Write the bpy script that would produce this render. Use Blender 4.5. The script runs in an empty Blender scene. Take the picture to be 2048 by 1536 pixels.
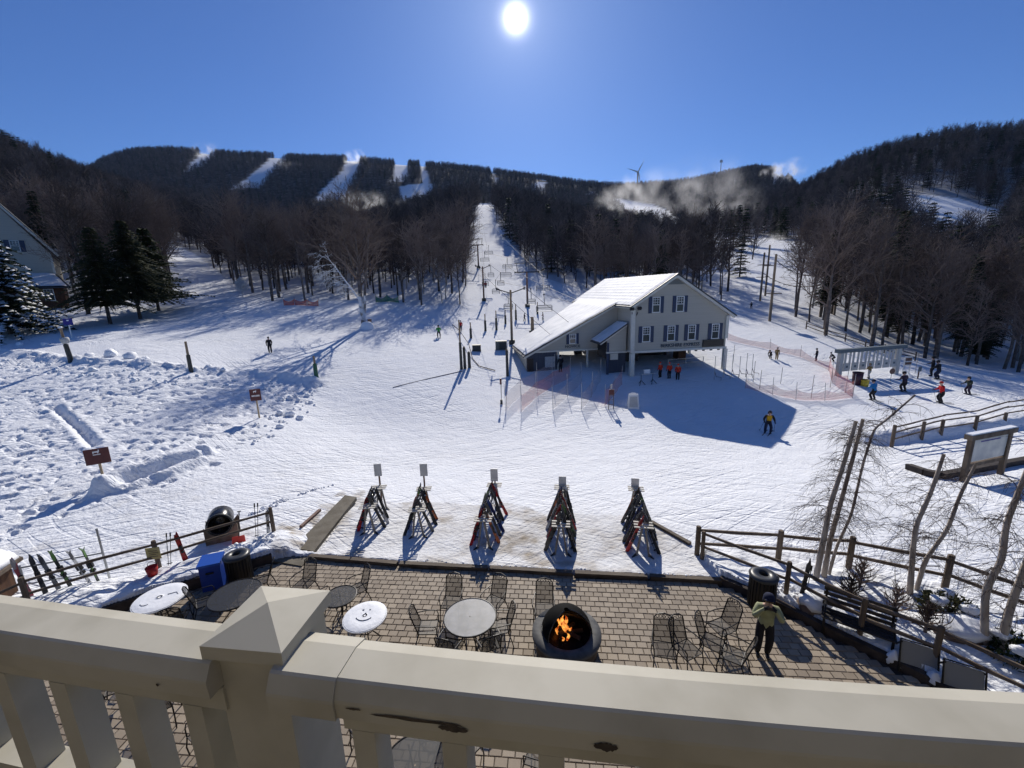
import bpy, math, random
import numpy as np
from mathutils import Vector, Matrix
from bpy_extras import object_utils

R_ = math.radians
scene = bpy.context.scene
COL = scene.collection
rng = np.random.default_rng(7)

# ------------------------------------------------------------------ camera
EYE = 8.6
FPX = 850.0            # focal length in pixels of a 2048 px wide frame
PITCH = R_(12.5)
ROLL = R_(1.7)
cam_data = bpy.data.cameras.new('camera')
cam = bpy.data.objects.new('camera', cam_data)
COL.objects.link(cam)
cam_data.sensor_width = 36.0
cam_data.lens = FPX / 2048.0 * 36.0
cam_data.clip_start = 0.05
cam_data.clip_end = 9000.0
cam.matrix_world = (Matrix.Translation((0, 0, EYE)) @ Matrix.Rotation(R_(90) - PITCH, 4, 'X')
                    @ Matrix.Rotation(-ROLL, 4, 'Z'))
scene.camera = cam

# ------------------------------------------------------------------ sky and sun
SUN_DISC = Vector((0.026, 0.881, 0.472)).normalized()      # where the low sun stands in the picture
SUN_DIR = Vector((0.026, math.cos(R_(32.0)), math.sin(R_(32.0)))).normalized()
SUN_EL = math.asin(SUN_DIR.z)
SUN_AZ = math.atan2(SUN_DIR.x, SUN_DIR.y)
world = bpy.data.worlds.new('World')
scene.world = world
world.use_nodes = True
wn, wl = world.node_tree.nodes, world.node_tree.links
wn.clear()
w_out = wn.new('ShaderNodeOutputWorld')
w_bg = wn.new('ShaderNodeBackground')
w_sky = wn.new('ShaderNodeTexSky')
w_sky.sky_type = 'NISHITA'
w_sky.sun_disc = False
w_sky.sun_elevation = SUN_EL
w_sky.sun_rotation = SUN_AZ
w_sky.altitude = 600
w_sky.air_density = 1.0
w_sky.dust_density = 0.35
w_sky.ozone_density = 3.5
w_bg.inputs['Strength'].default_value = 0.082
# blown-out sun and its aureole, by angle from the sun's direction
w_geo = wn.new('ShaderNodeTexCoord')
w_dot = wn.new('ShaderNodeVectorMath'); w_dot.operation = 'DOT_PRODUCT'
w_dot.inputs[1].default_value = SUN_DISC
wl.new(w_geo.outputs['Generated'], w_dot.inputs[0])
def wmath(op, a, b=None, clamp=False):
    n = wn.new('ShaderNodeMath'); n.operation = op; n.use_clamp = clamp
    for i, v in enumerate((a, b)):
        if v is None: continue
        if isinstance(v, (int, float)): n.inputs[i].default_value = v
        else: wl.new(v, n.inputs[i])
    return n.outputs[0]
ang = wmath('ARCCOSINE', wmath('MINIMUM', w_dot.outputs['Value'], 0.9999999))
disc = wmath('EXPONENT', wmath('MULTIPLY', wmath('POWER', wmath('DIVIDE', ang, R_(0.85)), 1.6), -1.0))
halo1 = wmath('EXPONENT', wmath('DIVIDE', ang, -R_(2.2)))
halo2 = wmath('EXPONENT', wmath('DIVIDE', ang, -R_(9.0)))
glow = wmath('ADD', wmath('MULTIPLY', disc, 45.0), wmath('ADD', wmath('MULTIPLY', halo1, 3.4), wmath('MULTIPLY', halo2, 0.12)))
w_gl = wn.new('ShaderNodeMixRGB'); w_gl.blend_type = 'MULTIPLY'; w_gl.inputs[0].default_value = 1.0
w_gl.inputs[1].default_value = (1.0, 0.97, 0.93, 1)
wl.new(glow, w_gl.inputs[2])
w_hs = wn.new('ShaderNodeMixRGB'); w_hs.blend_type = 'MULTIPLY'; w_hs.inputs[0].default_value = 1.0
w_hs.inputs[2].default_value = (0.52, 0.73, 1.13, 1)      # cold, dry winter air: a deeper blue
wl.new(w_sky.outputs[0], w_hs.inputs[1])
w_add = wn.new('ShaderNodeMixRGB'); w_add.blend_type = 'ADD'; w_add.inputs[0].default_value = 1.0
wl.new(w_hs.outputs[0], w_add.inputs[1]); wl.new(w_gl.outputs[0], w_add.inputs[2])
wl.new(w_add.outputs[0], w_bg.inputs['Color'])
wl.new(w_bg.outputs[0], w_out.inputs['Surface'])

sun_data = bpy.data.lights.new('sun', 'SUN')
sun_data.energy = 4.75
sun_data.angle = R_(0.53)
sun_data.color = (1.0, 0.94, 0.845)
sun = bpy.data.objects.new('sun', sun_data)
COL.objects.link(sun)
sun.rotation_euler = SUN_DIR.to_track_quat('Z', 'Y').to_euler()
sun.location = SUN_DIR * 60

vs = scene.view_settings
vs.view_transform = 'Standard'
vs.look = 'None'
vs.exposure = 0.0
vs.gamma = 1.0
vs.use_curve_mapping = False
cy = scene.cycles
cy.use_denoising = True
try: cy.denoiser = 'OPENIMAGEDENOISE'
except Exception: pass
cy.use_adaptive_sampling = True
cy.adaptive_threshold = 0.025
cy.max_bounces = 5
cy.diffuse_bounces = 2
cy.glossy_bounces = 2
cy.transparent_max_bounces = 12
cy.transmission_bounces = 3
cy.volume_bounces = 0
cy.sample_clamp_indirect = 6.0
cy.caustics_reflective = False
cy.caustics_refractive = False

# ------------------------------------------------------------------ picture <-> world
_cr, _sr = math.cos(ROLL), math.sin(ROLL)
_cp, _sp = math.cos(PITCH), math.sin(PITCH)
def ray(px, py):
    dx, dy = px - 1024.0, py - 768.0
    u = (dx * _cr - dy * _sr) / FPX
    v = (dx * _sr + dy * _cr) / FPX
    return u, _cp - v * _sp, -(_sp + v * _cp)
def on_plane(px, py, z=0.0):
    u, y, w = ray(px, py); t = (z - EYE) / w
    return np.array([u * t, y * t, z])
def at_Y(px, py, Y):
    u, y, w = ray(px, py); t = Y / y
    return np.array([u * t, Y, EYE + w * t])
def project(P):
    x, y, z = P[0], P[1], P[2] - EYE
    t = y * _cp - z * _sp
    v = -(y * _sp + z * _cp) / t; u = x / t
    return 1024 + FPX * (u * _cr + v * _sr), 768 + FPX * (-u * _sr + v * _cr)
def depth(P):
    return P[1] * _cp - (P[2] - EYE) * _sp

# ------------------------------------------------------------------ noise
_tab = np.random.default_rng(11).random((256, 256))
def vnoise(x, y, s=0):
    x = np.asarray(x, float) + s * 17.13; y = np.asarray(y, float) + s * 31.7
    xi = np.floor(x).astype(int); yi = np.floor(y).astype(int)
    fx = x - xi; fy = y - yi
    fx = fx * fx * (3 - 2 * fx); fy = fy * fy * (3 - 2 * fy)
    a = _tab[xi & 255, yi & 255]; b = _tab[(xi + 1) & 255, yi & 255]
    c = _tab[xi & 255, (yi + 1) & 255]; d = _tab[(xi + 1) & 255, (yi + 1) & 255]
    return (a * (1 - fx) + b * fx) * (1 - fy) + (c * (1 - fx) + d * fx) * fy
def fbm(x, y, o=4, s=0):
    v = 0; a = 0.5; f = 1.0
    for i in range(o):
        v = v + a * vnoise(np.asarray(x) * f, np.asarray(y) * f, s + i); a *= 0.5; f *= 2.03
    return v
def sstep(a, b, x):
    t = np.clip((np.asarray(x, float) - a) / (b - a), 0, 1); return t * t * (3 - 2 * t)
def in_poly(x, y, poly):
    x = np.asarray(x, float); y = np.asarray(y, float)
    ins = np.zeros(x.shape, bool); n = len(poly); j = n - 1
    for i in range(n):
        xi, yi = poly[i][0], poly[i][1]; xj, yj = poly[j][0], poly[j][1]
        c = ((yi > y) != (yj > y)) & (x < (xj - xi) * (y - yi) / ((yj - yi) if yj != yi else 1e-9) + xi)
        ins ^= c; j = i
    return ins
def line_dist(x, y, pts):
    x = np.asarray(x, float); y = np.asarray(y, float)
    best = np.full(x.shape, 1e9); par = np.zeros(x.shape); side = np.zeros(x.shape); acc = 0.0
    for (ax, ay), (bx, by) in zip(pts[:-1], pts[1:]):
        dx, dy = bx - ax, by - ay; L = math.hypot(dx, dy)
        t = np.clip(((x - ax) * dx + (y - ay) * dy) / (L * L), 0, 1)
        d = np.hypot(x - ax - t * dx, y - ay - t * dy)
        m = d < best
        best = np.where(m, d, best); par = np.where(m, acc + t * L, par); acc += L
    return best, par

# ------------------------------------------------------------------ materials
MATS = {}
def material(name, color, rough=0.6, metal=0.0, color2=None, nscale=6.0, bump=0.0, bscale=30.0, spec=0.5,
             stretch=None, emit=None, vary=0.0, alpha=None, detail=4.0, contrast=(0.35, 0.65)):
    if name in MATS: return MATS[name]
    m = bpy.data.materials.new(name); m.use_nodes = True
    n, l = m.node_tree.nodes, m.node_tree.links
    b = n['Principled BSDF']
    c = tuple(color) + (1.0,)
    b.inputs['Base Color'].default_value = c
    b.inputs['Roughness'].default_value = rough
    b.inputs['Metallic'].default_value = metal
    b.inputs['Specular IOR Level'].default_value = spec
    tc = n.new('ShaderNodeTexCoord')
    co = tc.outputs['Object']
    if stretch:
        mp = n.new('ShaderNodeMapping'); mp.inputs['Scale'].default_value = stretch
        l.new(co, mp.inputs['Vector']); co = mp.outputs['Vector']
    if color2 is not None:
        t = n.new('ShaderNodeTexNoise'); t.inputs['Scale'].default_value = nscale; t.inputs['Detail'].default_value = detail
        l.new(co, t.inputs['Vector'])
        r = n.new('ShaderNodeValToRGB')
        r.color_ramp.elements[0].position = contrast[0]; r.color_ramp.elements[1].position = contrast[1]
        r.color_ramp.elements[0].color = c; r.color_ramp.elements[1].color = tuple(color2) + (1.0,)
        l.new(t.outputs['Fac'], r.inputs['Fac']); l.new(r.outputs['Color'], b.inputs['Base Color'])
    if vary:
        oi = n.new('ShaderNodeObjectInfo'); mr = n.new('ShaderNodeMapRange'); mr.inputs[3].default_value = 1 - vary; mr.inputs[4].default_value = 1 + vary; l.new(oi.outputs['Random'], mr.inputs[0])
        vm = n.new('ShaderNodeVectorMath'); vm.operation = 'SCALE'; l.new(r.outputs['Color'], vm.inputs[0]); l.new(mr.outputs[0], vm.inputs['Scale']); l.new(vm.outputs[0], b.inputs['Base Color'])
    if bump:
        t2 = n.new('ShaderNodeTexNoise'); t2.inputs['Scale'].default_value = bscale; t2.inputs['Detail'].default_value = 3
        l.new(co, t2.inputs['Vector'])
        bp = n.new('ShaderNodeBump'); bp.inputs['Strength'].default_value = bump; bp.inputs['Distance'].default_value = 0.02
        l.new(t2.outputs['Fac'], bp.inputs['Height']); l.new(bp.outputs['Normal'], b.inputs['Normal'])
    if emit:
        b.inputs['Emission Color'].default_value = tuple(emit[0]) + (1.0,); b.inputs['Emission Strength'].default_value = emit[1]
    if alpha is not None:
        b.inputs['Alpha'].default_value = alpha
    MATS[name] = m
    return m

# ------------------------------------------------------------------ mesh building
def rotz(a):
    c, s = math.cos(a), math.sin(a); return np.array([[c, -s, 0], [s, c, 0], [0, 0, 1.0]])
def rotx(a):
    c, s = math.cos(a), math.sin(a); return np.array([[1.0, 0, 0], [0, c, -s], [0, s, c]])
def roty(a):
    c, s = math.cos(a), math.sin(a); return np.array([[c, 0, s], [0, 1.0, 0], [-s, 0, c]])
BOXV = np.array([[-1, -1, -1], [1, -1, -1], [1, 1, -1], [-1, 1, -1], [-1, -1, 1], [1, -1, 1], [1, 1, 1], [-1, 1, 1]], float) * 0.5
BOXF = np.array([[0, 3, 2, 1], [4, 5, 6, 7], [0, 1, 5, 4], [1, 2, 6, 5], [2, 3, 7, 6], [3, 0, 4, 7]])
class MB:
    def __init__(s): s.V = []; s.F = []; s.n = 0
    def add(s, v, f, m=0):
        v = np.asarray(v, float).reshape(-1, 3); f = np.asarray(f, int)
        s.V.append(v); s.F.append((f + s.n, m)); s.n += len(v); return s
    def box(s, c, size, R=None, m=0):
        v = BOXV * np.asarray(size, float)
        if R is not None: v = v @ np.asarray(R).T
        return s.add(v + np.asarray(c, float), BOXF, m)
    def beam(s, p0, p1, w, h, up=(0, 0, 1), m=0):
        p0 = np.asarray(p0, float); p1 = np.asarray(p1, float); d = p1 - p0; L = np.linalg.norm(d); d = d / L
        x = np.cross(d, up); nx = np.linalg.norm(x)
        if nx < 1e-6: x = np.cross(d, (1.0, 0, 0)); nx = np.linalg.norm(x)
        x /= nx; z = np.cross(x, d)
        return s.box((p0 + p1) / 2, (w, L, h), np.stack([x, d, z], 1), m)
    def tube(s, pts, r, n=6, m=0, cap=True, closed=False):
        pts = np.asarray(pts, float); k = len(pts)
        r = np.full(k, r) if np.isscalar(r) else np.asarray(r, float)
        if closed: d = np.roll(pts, -1, 0) - np.roll(pts, 1, 0)
        else: d = np.gradient(pts, axis=0)
        d /= np.linalg.norm(d, axis=1)[:, None] + 1e-12
        ref = np.array([0, 0, 1.0]) if np.mean(np.abs(d[:, 2])) < 0.8 else np.array([0, 1.0, 0])
        a = np.cross(d, ref); a /= np.linalg.norm(a, axis=1)[:, None] + 1e-12
        b = np.cross(a, d)
        th = np.arange(n) * 2 * math.pi / n
        v = pts[:, None] + r[:, None, None] * (np.cos(th)[None, :, None] * a[:, None] + np.sin(th)[None, :, None] * b[:, None])
        f = []
        for i in range(k if closed else k - 1):
            o, q = i * n, ((i + 1) % k) * n
            for j in range(n): f.append((o + j, o + (j + 1) % n, q + (j + 1) % n, q + j))
        base = s.n
        s.add(v.reshape(-1, 3), f, m)
        if cap and not closed:
            s.F.append((np.array([[base + j for j in range(n)]]), m)); o = base + (k - 1) * n
            s.F.append((np.array([[o + j for j in range(n - 1, -1, -1)]]), m))
        return s
    def cyl(s, p0, p1, r0, r1=None, n=10, m=0): return s.tube([p0, p1], [r0, r0 if r1 is None else r1], n, m)
    def lathe(s, prof, n=16, c=(0, 0, 0), m=0, a0=0.0, a1=2 * math.pi, R=None):
        prof = np.asarray(prof, float); full = abs(a1 - a0 - 2 * math.pi) < 1e-6
        th = a0 + np.arange(n if full else n + 1) * (a1 - a0) / n
        v = np.stack([prof[:, None, 0] * np.cos(th), prof[:, None, 0] * np.sin(th), np.repeat(prof[:, 1:2], len(th), 1)], 2)
        k = len(th); f = []
        for i in range(len(prof) - 1):
            for j in range(n): f.append((i * k + j, i * k + (j + 1) % k, (i + 1) * k + (j + 1) % k, (i + 1) * k + j))
        v = v.reshape(-1, 3)
        if R is not None: v = v @ np.asarray(R).T
        return s.add(v + np.asarray(c, float), f, m)
    def prism(s, poly, ext, m=0):
        p = np.asarray(poly, float); n = len(p); e = np.asarray(ext, float)
        base = s.n
        s.add(np.concatenate([p, p + e]), [(i, (i + 1) % n, n + (i + 1) % n, n + i) for i in range(n)], m)
        s.F.append((np.array([[base + i for i in range(n - 1, -1, -1)]]), m)); s.F.append((np.array([[base + n + i for i in range(n)]]), m))
        return s
    def segs(s, P0, P1, R0, R1, n=3, m=0):
        P0 = np.asarray(P0, float); P1 = np.asarray(P1, float); k = len(P0)
        if k == 0: return s
        d = P1 - P0; d /= np.linalg.norm(d, axis=1)[:, None] + 1e-12
        ref = np.where((np.abs(d[:, 2]) < 0.9)[:, None], [[0, 0, 1.0]], [[1.0, 0, 0]])
        a = np.cross(d, ref); a /= np.linalg.norm(a, axis=1)[:, None] + 1e-12
        b = np.cross(a, d); th = np.arange(n) * 2 * math.pi / n + 0.3
        c = np.cos(th)[None, :, None] * a[:, None] + np.sin(th)[None, :, None] * b[:, None]
        v = np.concatenate([P0[:, None] + np.asarray(R0)[:, None, None] * c, P1[:, None] + np.asarray(R1)[:, None, None] * c], 1)
        j = np.arange(n)
        f = np.stack([j, (j + 1) % n, n + (j + 1) % n, n + j], 1)[None] + (np.arange(k) * 2 * n)[:, None, None]
        return s.add(v.reshape(-1, 3), f.reshape(-1, 4), m)
    def extend(s, o, R=None, t=(0, 0, 0), sc=1.0):
        for i, v in enumerate(o.V):
            w = v * sc
            if R is not None: w = w @ np.asarray(R).T
            s.V.append(w + np.asarray(t, float))
        for f, m in o.F: s.F.append((f + s.n, m))
        s.n += o.n; return s
    def mesh(s, name, mats, smooth=False):
        me = bpy.data.meshes.new(name)
        if s.n:
            V = np.concatenate(s.V)
            lt = np.concatenate([np.full(len(f), f.shape[1]) for f, m in s.F]).astype(np.int32)
            lv = np.concatenate([f.ravel() for f, m in s.F]).astype(np.int32)
            mi = np.concatenate([np.full(len(f), m) for f, m in s.F]).astype(np.int32)
            ls = np.concatenate([[0], np.cumsum(lt)[:-1]]).astype(np.int32)
            me.vertices.add(len(V)); me.vertices.foreach_set('co', V.astype(np.float32).ravel())
            me.loops.add(len(lv)); me.loops.foreach_set('vertex_index', lv)
            me.polygons.add(len(lt)); me.polygons.foreach_set('loop_start', ls); me.polygons.foreach_set('loop_total', lt)
            me.polygons.foreach_set('material_index', mi)
            me.polygons.foreach_set('use_smooth', np.full(len(lt), bool(smooth)))
            me.update(calc_edges=True)
        for m in (mats if isinstance(mats, (list, tuple)) else [mats]): me.materials.append(m)
        return me

def obj(name, mesh, parent=None, loc=(0, 0, 0), rz=0.0):
    o = bpy.data.objects.new(name, mesh); COL.objects.link(o)
    o.location = loc; o.rotation_euler = (0, 0, rz)
    if parent is not None: o.parent = parent
    return o
def tag(o, label=None, cat=None, group=None, kind=None):
    if label: o['label'] = label
    if cat: o['category'] = cat
    if group: o['group'] = group
    if kind: o['kind'] = kind
    return o
def thing(name, label, cat, loc=(0, 0, 0), rz=0.0, group=None):
    o = bpy.data.objects.new(name, None); COL.objects.link(o); o.empty_display_size = 0.3
    o.location = [float(v) for v in loc]; o.rotation_euler = (0, 0, rz)
    return tag(o, label, cat, group)
def part(name, mb, mats, parent, smooth=False, world=False, label=None, kind=None):
    me = mb.mesh(name, mats, smooth) if isinstance(mb, MB) else mb
    o = obj(name, me, parent)
    if world:
        p = parent; off = Vector((0, 0, 0))
        while p is not None: off += p.location; p = p.parent
        o.location = -off
    return tag(o, label, kind=kind)
def single(name, mb, mats, label=None, cat=None, group=None, kind=None, loc=(0, 0, 0), rz=0.0, smooth=False):
    o = obj(name, mb.mesh(name, mats, smooth) if isinstance(mb, MB) else mb, None, loc, rz)
    return tag(o, label, cat, group, kind)
def copy_tree(o, parent=None, loc=None, rz=None, scale=None, label=None, group=None):
    c = o.copy(); COL.objects.link(c)
    if parent is not None: c.parent = parent
    if loc is not None: c.location = [float(v) for v in loc]
    if rz is not None: c.rotation_euler = (0, 0, rz)
    if scale is not None: c.scale = scale if hasattr(scale, '__len__') else (scale,) * 3
    if label: c['label'] = label
    if group: c['group'] = group
    for ch in o.children: copy_tree(ch, c)
    return c
def kill(o):
    for ch in list(o.children): kill(ch)
    bpy.data.objects.remove(o)
def text_mesh(txt, size, depth_=0.01, bold=False):
    cu = bpy.data.curves.new('lettering', 'FONT'); cu.body = txt; cu.size = size; cu.extrude = depth_; cu.align_x = 'CENTER'; cu.align_y = 'CENTER'
    if bold: cu.offset = size * 0.018
    cu.resolution_u = 2
    o = bpy.data.objects.new('tmp', cu); COL.objects.link(o)
    dg = bpy.context.evaluated_depsgraph_get(); dg.update()
    me = bpy.data.meshes.new_from_object(o.evaluated_get(dg))
    bpy.data.objects.remove(o); bpy.data.curves.remove(cu)
    return me
def frame_xyz(ex, ey, ez, o):
    return Matrix(((ex[0], ey[0], ez[0], o[0]), (ex[1], ey[1], ez[1], o[1]), (ex[2], ey[2], ez[2], o[2]), (0, 0, 0, 1)))

# ================================================================== TERRAIN
# height profiles: per picture column, points (picture row, distance ahead) seen on the ground
NEAR_L = [(2, 0.0), (9, 0.0), (12, 0.05), (15, 0.2), (18, 0.4), (24, 1.0), (30, 1.7)]
NEAR_C = [(2, 0.0), (12, 0.0), (15, -0.05), (18, -0.4), (22, -0.9), (27, -1.2), (31, -1.0), (36, -0.5), (40, -0.05)]
NEAR_R = [(2, 0.0), (12, 0.0), (15, -0.1), (18, -0.5), (22, -0.9), (27, -1.15)]
COLS = [
    (-420, NEAR_L, [(760, 34), (700, 44), (655, 56), (600, 72), (520, 110), (430, 170), (325, 260), (235, 360)], 40),
    (0, NEAR_L, [(760, 34), (700, 44), (655, 56), (600, 72), (520, 110), (430, 170), (330, 260), (252, 360)], 50),
    (250, NEAR_L, [(770, 32), (690, 44), (640, 60), (590, 80), (525, 110), (478, 160), (420, 240), (380, 340), (388, 500), (372, 780), (306, 1150)], 200),
    (500, [(2, 0.0), (9, 0.0), (12, 0.0), (15, 0.0), (18, 0.0), (24, 0.1), (30, 0.6), (38, 1.6)], [(700, 46), (650, 58), (605, 75), (565, 100), (530, 140), (490, 220), (468, 330), (455, 550), (420, 800), (292, 1150)], 200),
    (730, NEAR_C[:-2] + [(38, 0.9)], [(655, 60), (610, 76), (575, 100), (535, 140), (495, 220), (470, 330), (458, 550), (426, 800), (305, 1150)], 200),
    (970, NEAR_C, [(720, 47), (640, 72), (560, 110), (480, 180), (412, 280), (406, 310), (412, 500), (412, 780), (333, 1150)], 200),
    (1200, NEAR_C, [(720, 46), (650, 66), (610, 85), (570, 110), (525, 160), (485, 240), (465, 350), (455, 550), (436, 780), (364, 1100)], 180),
    (1450, NEAR_C, [(720, 45), (650, 62), (605, 85), (565, 115), (515, 170), (478, 260), (445, 400), (412, 700), (350, 1050)], 170),
    (1565, NEAR_C[:-1], [(735, 42), (655, 60), (605, 85), (550, 120), (502, 175), (468, 260), (438, 380), (408, 620), (312, 1000)], 150),
    (1650, NEAR_C[:-1], [(745, 40), (665, 58), (605, 85), (545, 125), (495, 180), (450, 260), (385, 380), (322, 480)], 90),
    (1850, NEAR_R, [(800, 33), (740, 42), (715, 52), (690, 70), (645, 95), (565, 130), (495, 180), (425, 240), (345, 330), (270, 420)], 110),
    (2048, NEAR_R, [(790, 34), (750, 42), (730, 55), (700, 75), (655, 100), (570, 140), (490, 190), (410, 270), (318, 360), (252, 430)], 120),
    (2480, NEAR_R, [(790, 34), (750, 42), (730, 55), (700, 75), (655, 100), (570, 140), (490, 190), (420, 270), (318, 360), (238, 430)], 120),
]
NS, NL = 241, 420
S0, S1 = -1.9, 1.9
L0, L1 = math.log(2.0), math.log(4000.0)
_lg = np.linspace(L0, L1, NL)
_ss, _prof = [], []
for px, near, far, back in COLS:
    ys = [a for a, b in near]; zs = [b for a, b in near]
    for py, Y in far:
        u, yy, w = ray(px, py); ys.append(Y); zs.append(EYE + w / yy * Y)
    Yl, Zl = ys[-1], zs[-1]
    ys += [Yl * 1.25, Yl * 1.8, 4000]; zs += [Zl - back * 0.12, Zl - back * 0.8, Zl - back * 1.2]
    _ss.append(ray(px, 560)[0] / ray(px, 560)[1])
    _prof.append(np.interp(_lg, np.log(ys), zs))
_ss = np.array(_ss); _prof = np.array(_prof)
_sg = np.linspace(S0, S1, NS)
def _cubic(x, xp, fp):
    m = np.gradient(fp, xp, axis=0)
    i = np.clip(np.searchsorted(xp, x) - 1, 0, len(xp) - 2)
    h = (xp[i + 1] - xp[i]); t = np.clip((x - xp[i]) / h, 0, 1)[:, None]; h = h[:, None]
    return ((2 * t**3 - 3 * t**2 + 1) * fp[i] + (t**3 - 2 * t**2 + t) * h * m[i] * 0.8 + (-2 * t**3 + 3 * t**2) * fp[i + 1] + (t**3 - t**2) * h * m[i + 1] * 0.8)
TAB = _cubic(_sg, _ss, _prof)
def _blur(a, k, ax):
    w = np.exp(-0.5 * (np.arange(-3 * k, 3 * k + 1) / k) ** 2); w /= w.sum()
    p = np.pad(a, [(3 * k, 3 * k) if i == ax else (0, 0) for i in range(2)], mode='edge')
    return np.apply_along_axis(lambda v: np.convolve(v, w, 'valid'), ax, p)
TAB = _blur(_blur(TAB, 4, 0), 4, 1)
def base_h(x, y):
    x = np.asarray(x, float); y = np.maximum(np.asarray(y, float), 2.05)
    fs = np.clip((x / y - S0) / (S1 - S0), 0, 0.99999) * (NS - 1)
    fl = np.clip((np.log(y) - L0) / (L1 - L0), 0, 0.99999) * (NL - 1)
    i = fs.astype(int); j = fl.astype(int); a = fs - i; b = fl - j
    return (TAB[i, j] * (1 - a) + TAB[i + 1, j] * a) * (1 - b) + (TAB[i, j + 1] * (1 - a) + TAB[i + 1, j + 1] * a) * b

# patio outline on the ground plane z = 0
PATIO = [tuple(on_plane(px, py)[:2]) for px, py in [(545, 1122), (620, 1112), (800, 1128), (1150, 1148), (1440, 1163), (1560, 1215), (1650, 1262), (1790, 1330), (1960, 1420)]]
PATIO += [(PATIO[-1][0] + 0.5, 1.0), (-9.5, 1.0)]
PATIO += [tuple(on_plane(px, py)[:2]) for px, py in [(60, 1290), (240, 1222), (430, 1160)]]
PATIO_EDGE_L = PATIO[-3:] + PATIO[:1]
PATIO_EDGE_R = PATIO[4:9]
PATIO_EDGE_T = PATIO[0:5]
def flat(pts, z=0.0): return [tuple(on_plane(a, b, z)[:2]) for a, b in pts]
def pxy(px, py, Y0=None):
    """ground point seen at a pixel (base terrain)"""
    u, yy, w = ray(px, py)
    Y = np.exp(np.linspace(math.log(4.0), math.log(1500.0), 1600)); t = Y / yy
    d = EYE + w * t - base_h(u * t, Y)
    k = np.where((d[:-1] > 0) & (d[1:] <= 0))[0]
    k = k[0] if len(k) else int(np.argmin(np.abs(d[:-1])))
    a, b = d[k], d[k + 1]; q = a / (a - b) if a != b else 0
    Yq = Y[k] + (Y[k + 1] - Y[k]) * q; tq = Yq / yy
    return np.array([u * tq, Yq])
# lines and zones on the snow
BERM = [tuple(pxy(*q)) for q in [(-200, 712), (0, 702), (140, 722), (260, 728), (383, 742), (500, 748), (640, 766)]]
POWDER = [tuple(pxy(*q)) for q in [(-500, 706), (0, 704), (140, 722), (383, 742), (500, 750), (645, 772), (600, 815), (545, 860), (430, 935), (300, 985), (160, 1022), (0, 1082), (-300, 1180), (-500, 1200)]]
TRENCH = [tuple(pxy(*q)) for q in [(112, 815), (150, 850), (190, 892)]]
WALL_SNOW = [tuple(pxy(*q)) for q in [(205, 985), (235, 965), (330, 930), (408, 910)]]
WALL_SNOW2 = [tuple(pxy(*q)) for q in [(205, 985), (260, 978), (340, 950), (408, 920)]]
BANK_R = [tuple(pxy(*q)) for q in [(1740, 880), (1830, 872), (1930, 858), (2048, 845), (2300, 820)]]
LBANK = flat([(30, 1235), (240, 1200), (420, 1150), (545, 1100)])
GARDEN = flat([(1400, 1108), (1560, 1095), (1700, 1130), (1890, 1190), (2100, 1270), (2400, 1400), (2100, 1480), (1860, 1360), (1650, 1255), (1560, 1208), (1440, 1160)])
def detail_h(x, y, fine=True):
    x = np.asarray(x, float); y = np.asarray(y, float)
    dist = np.hypot(x, y)
    d = np.zeros(x.shape)
    # soft undulation everywhere
    d += 0.16 * (fbm(x / 9, y / 9, 3, 1) - 0.44) * sstep(16, 26, y)
    far = sstep(60, 160, y)
    d += far * (3.0 * (fbm(x / 40, y / 40, 3, 2) - 0.44)) + sstep(300, 700, y) * 14 * (fbm(x / 170, y / 170, 3, 5) - 0.44)
    if fine:
        pw = in_poly(x, y, POWDER).astype(float)
        n1 = fbm(x / 0.40, y / 0.34, 2, 3)
        d += pw * (-0.15 * sstep(0.42, 0.60, n1) + 0.16 * (fbm(x / 2.6, y / 2.0, 3, 8) - 0.4) + 0.05 * (fbm(x / 0.25, y / 0.2, 2, 9) - 0.4))
        db, pb = line_dist(x, y, BERM)
        lump = fbm(x / 0.9, y / 0.9, 3, 4)
        d += np.exp(-(db / 0.75) ** 2) * (0.25 + 1.0 * np.maximum(lump - 0.36, 0)) * 1.0 + np.exp(-(db / 1.6) ** 2) * 0.2 * np.maximum(fbm(x / 0.5, y / 0.5, 2, 6) - 0.35, 0)
        dt, pt = line_dist(x, y, TRENCH)
        d += -0.26 * np.exp(-(dt / 0.22) ** 2) + 0.07 * np.exp(-((dt - 0.45) / 0.2) ** 2)
        dw, _ = line_dist(x, y, WALL_SNOW); d += 0.55 * np.exp(-(dw / 0.42) ** 4) * (0.8 + 0.4 * lump)
        dw, _ = line_dist(x, y, WALL_SNOW2); d += 0.28 * np.exp(-(dw / 0.3) ** 4) * (0.6 + 0.8 * lump)
        dr, _ = line_dist(x, y, BANK_R); d += 0.75 * np.exp(-(dr / 0.8) ** 4) * (0.85 + 0.4 * (lump - 0.4))
        lb, _ = line_dist(x, y, LBANK); d += 0.42 * np.exp(-(lb / 0.9) ** 4) * (0.75 + 0.5 * n1)
        g = in_poly(x, y, GARDEN).astype(float)
        d += g * (0.22 + 0.30 * (fbm(x / 1.1, y / 1.1, 3, 12) - 0.35) + 0.12 * (n1 - 0.4))
        # trodden, tracked snow between
        tr = (1 - pw) * sstep(13, 15, y) * (1 - sstep(70, 110, y))
        d += tr * (0.03 * (fbm(x / 0.5, y / 0.9, 3, 14) - 0.4) + 0.025 * (fbm((x * 0.8 + y * 0.6) / 0.22, (y * 0.8 - x * 0.6) / 2.6, 2, 15) - 0.4) + 0.025 * (fbm((x * 0.7 - y * 0.7) / 0.2, (y * 0.7 + x * 0.7) / 3.0, 2, 16) - 0.4))
        # skirt of the walkway slab and dirty lip above the patio
        dp, _ = line_dist(x, y, PATIO_EDGE_T)
        d += 0.10 * np.exp(-(dp / 0.5) ** 2) * (y > 9)
    return d
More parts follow.
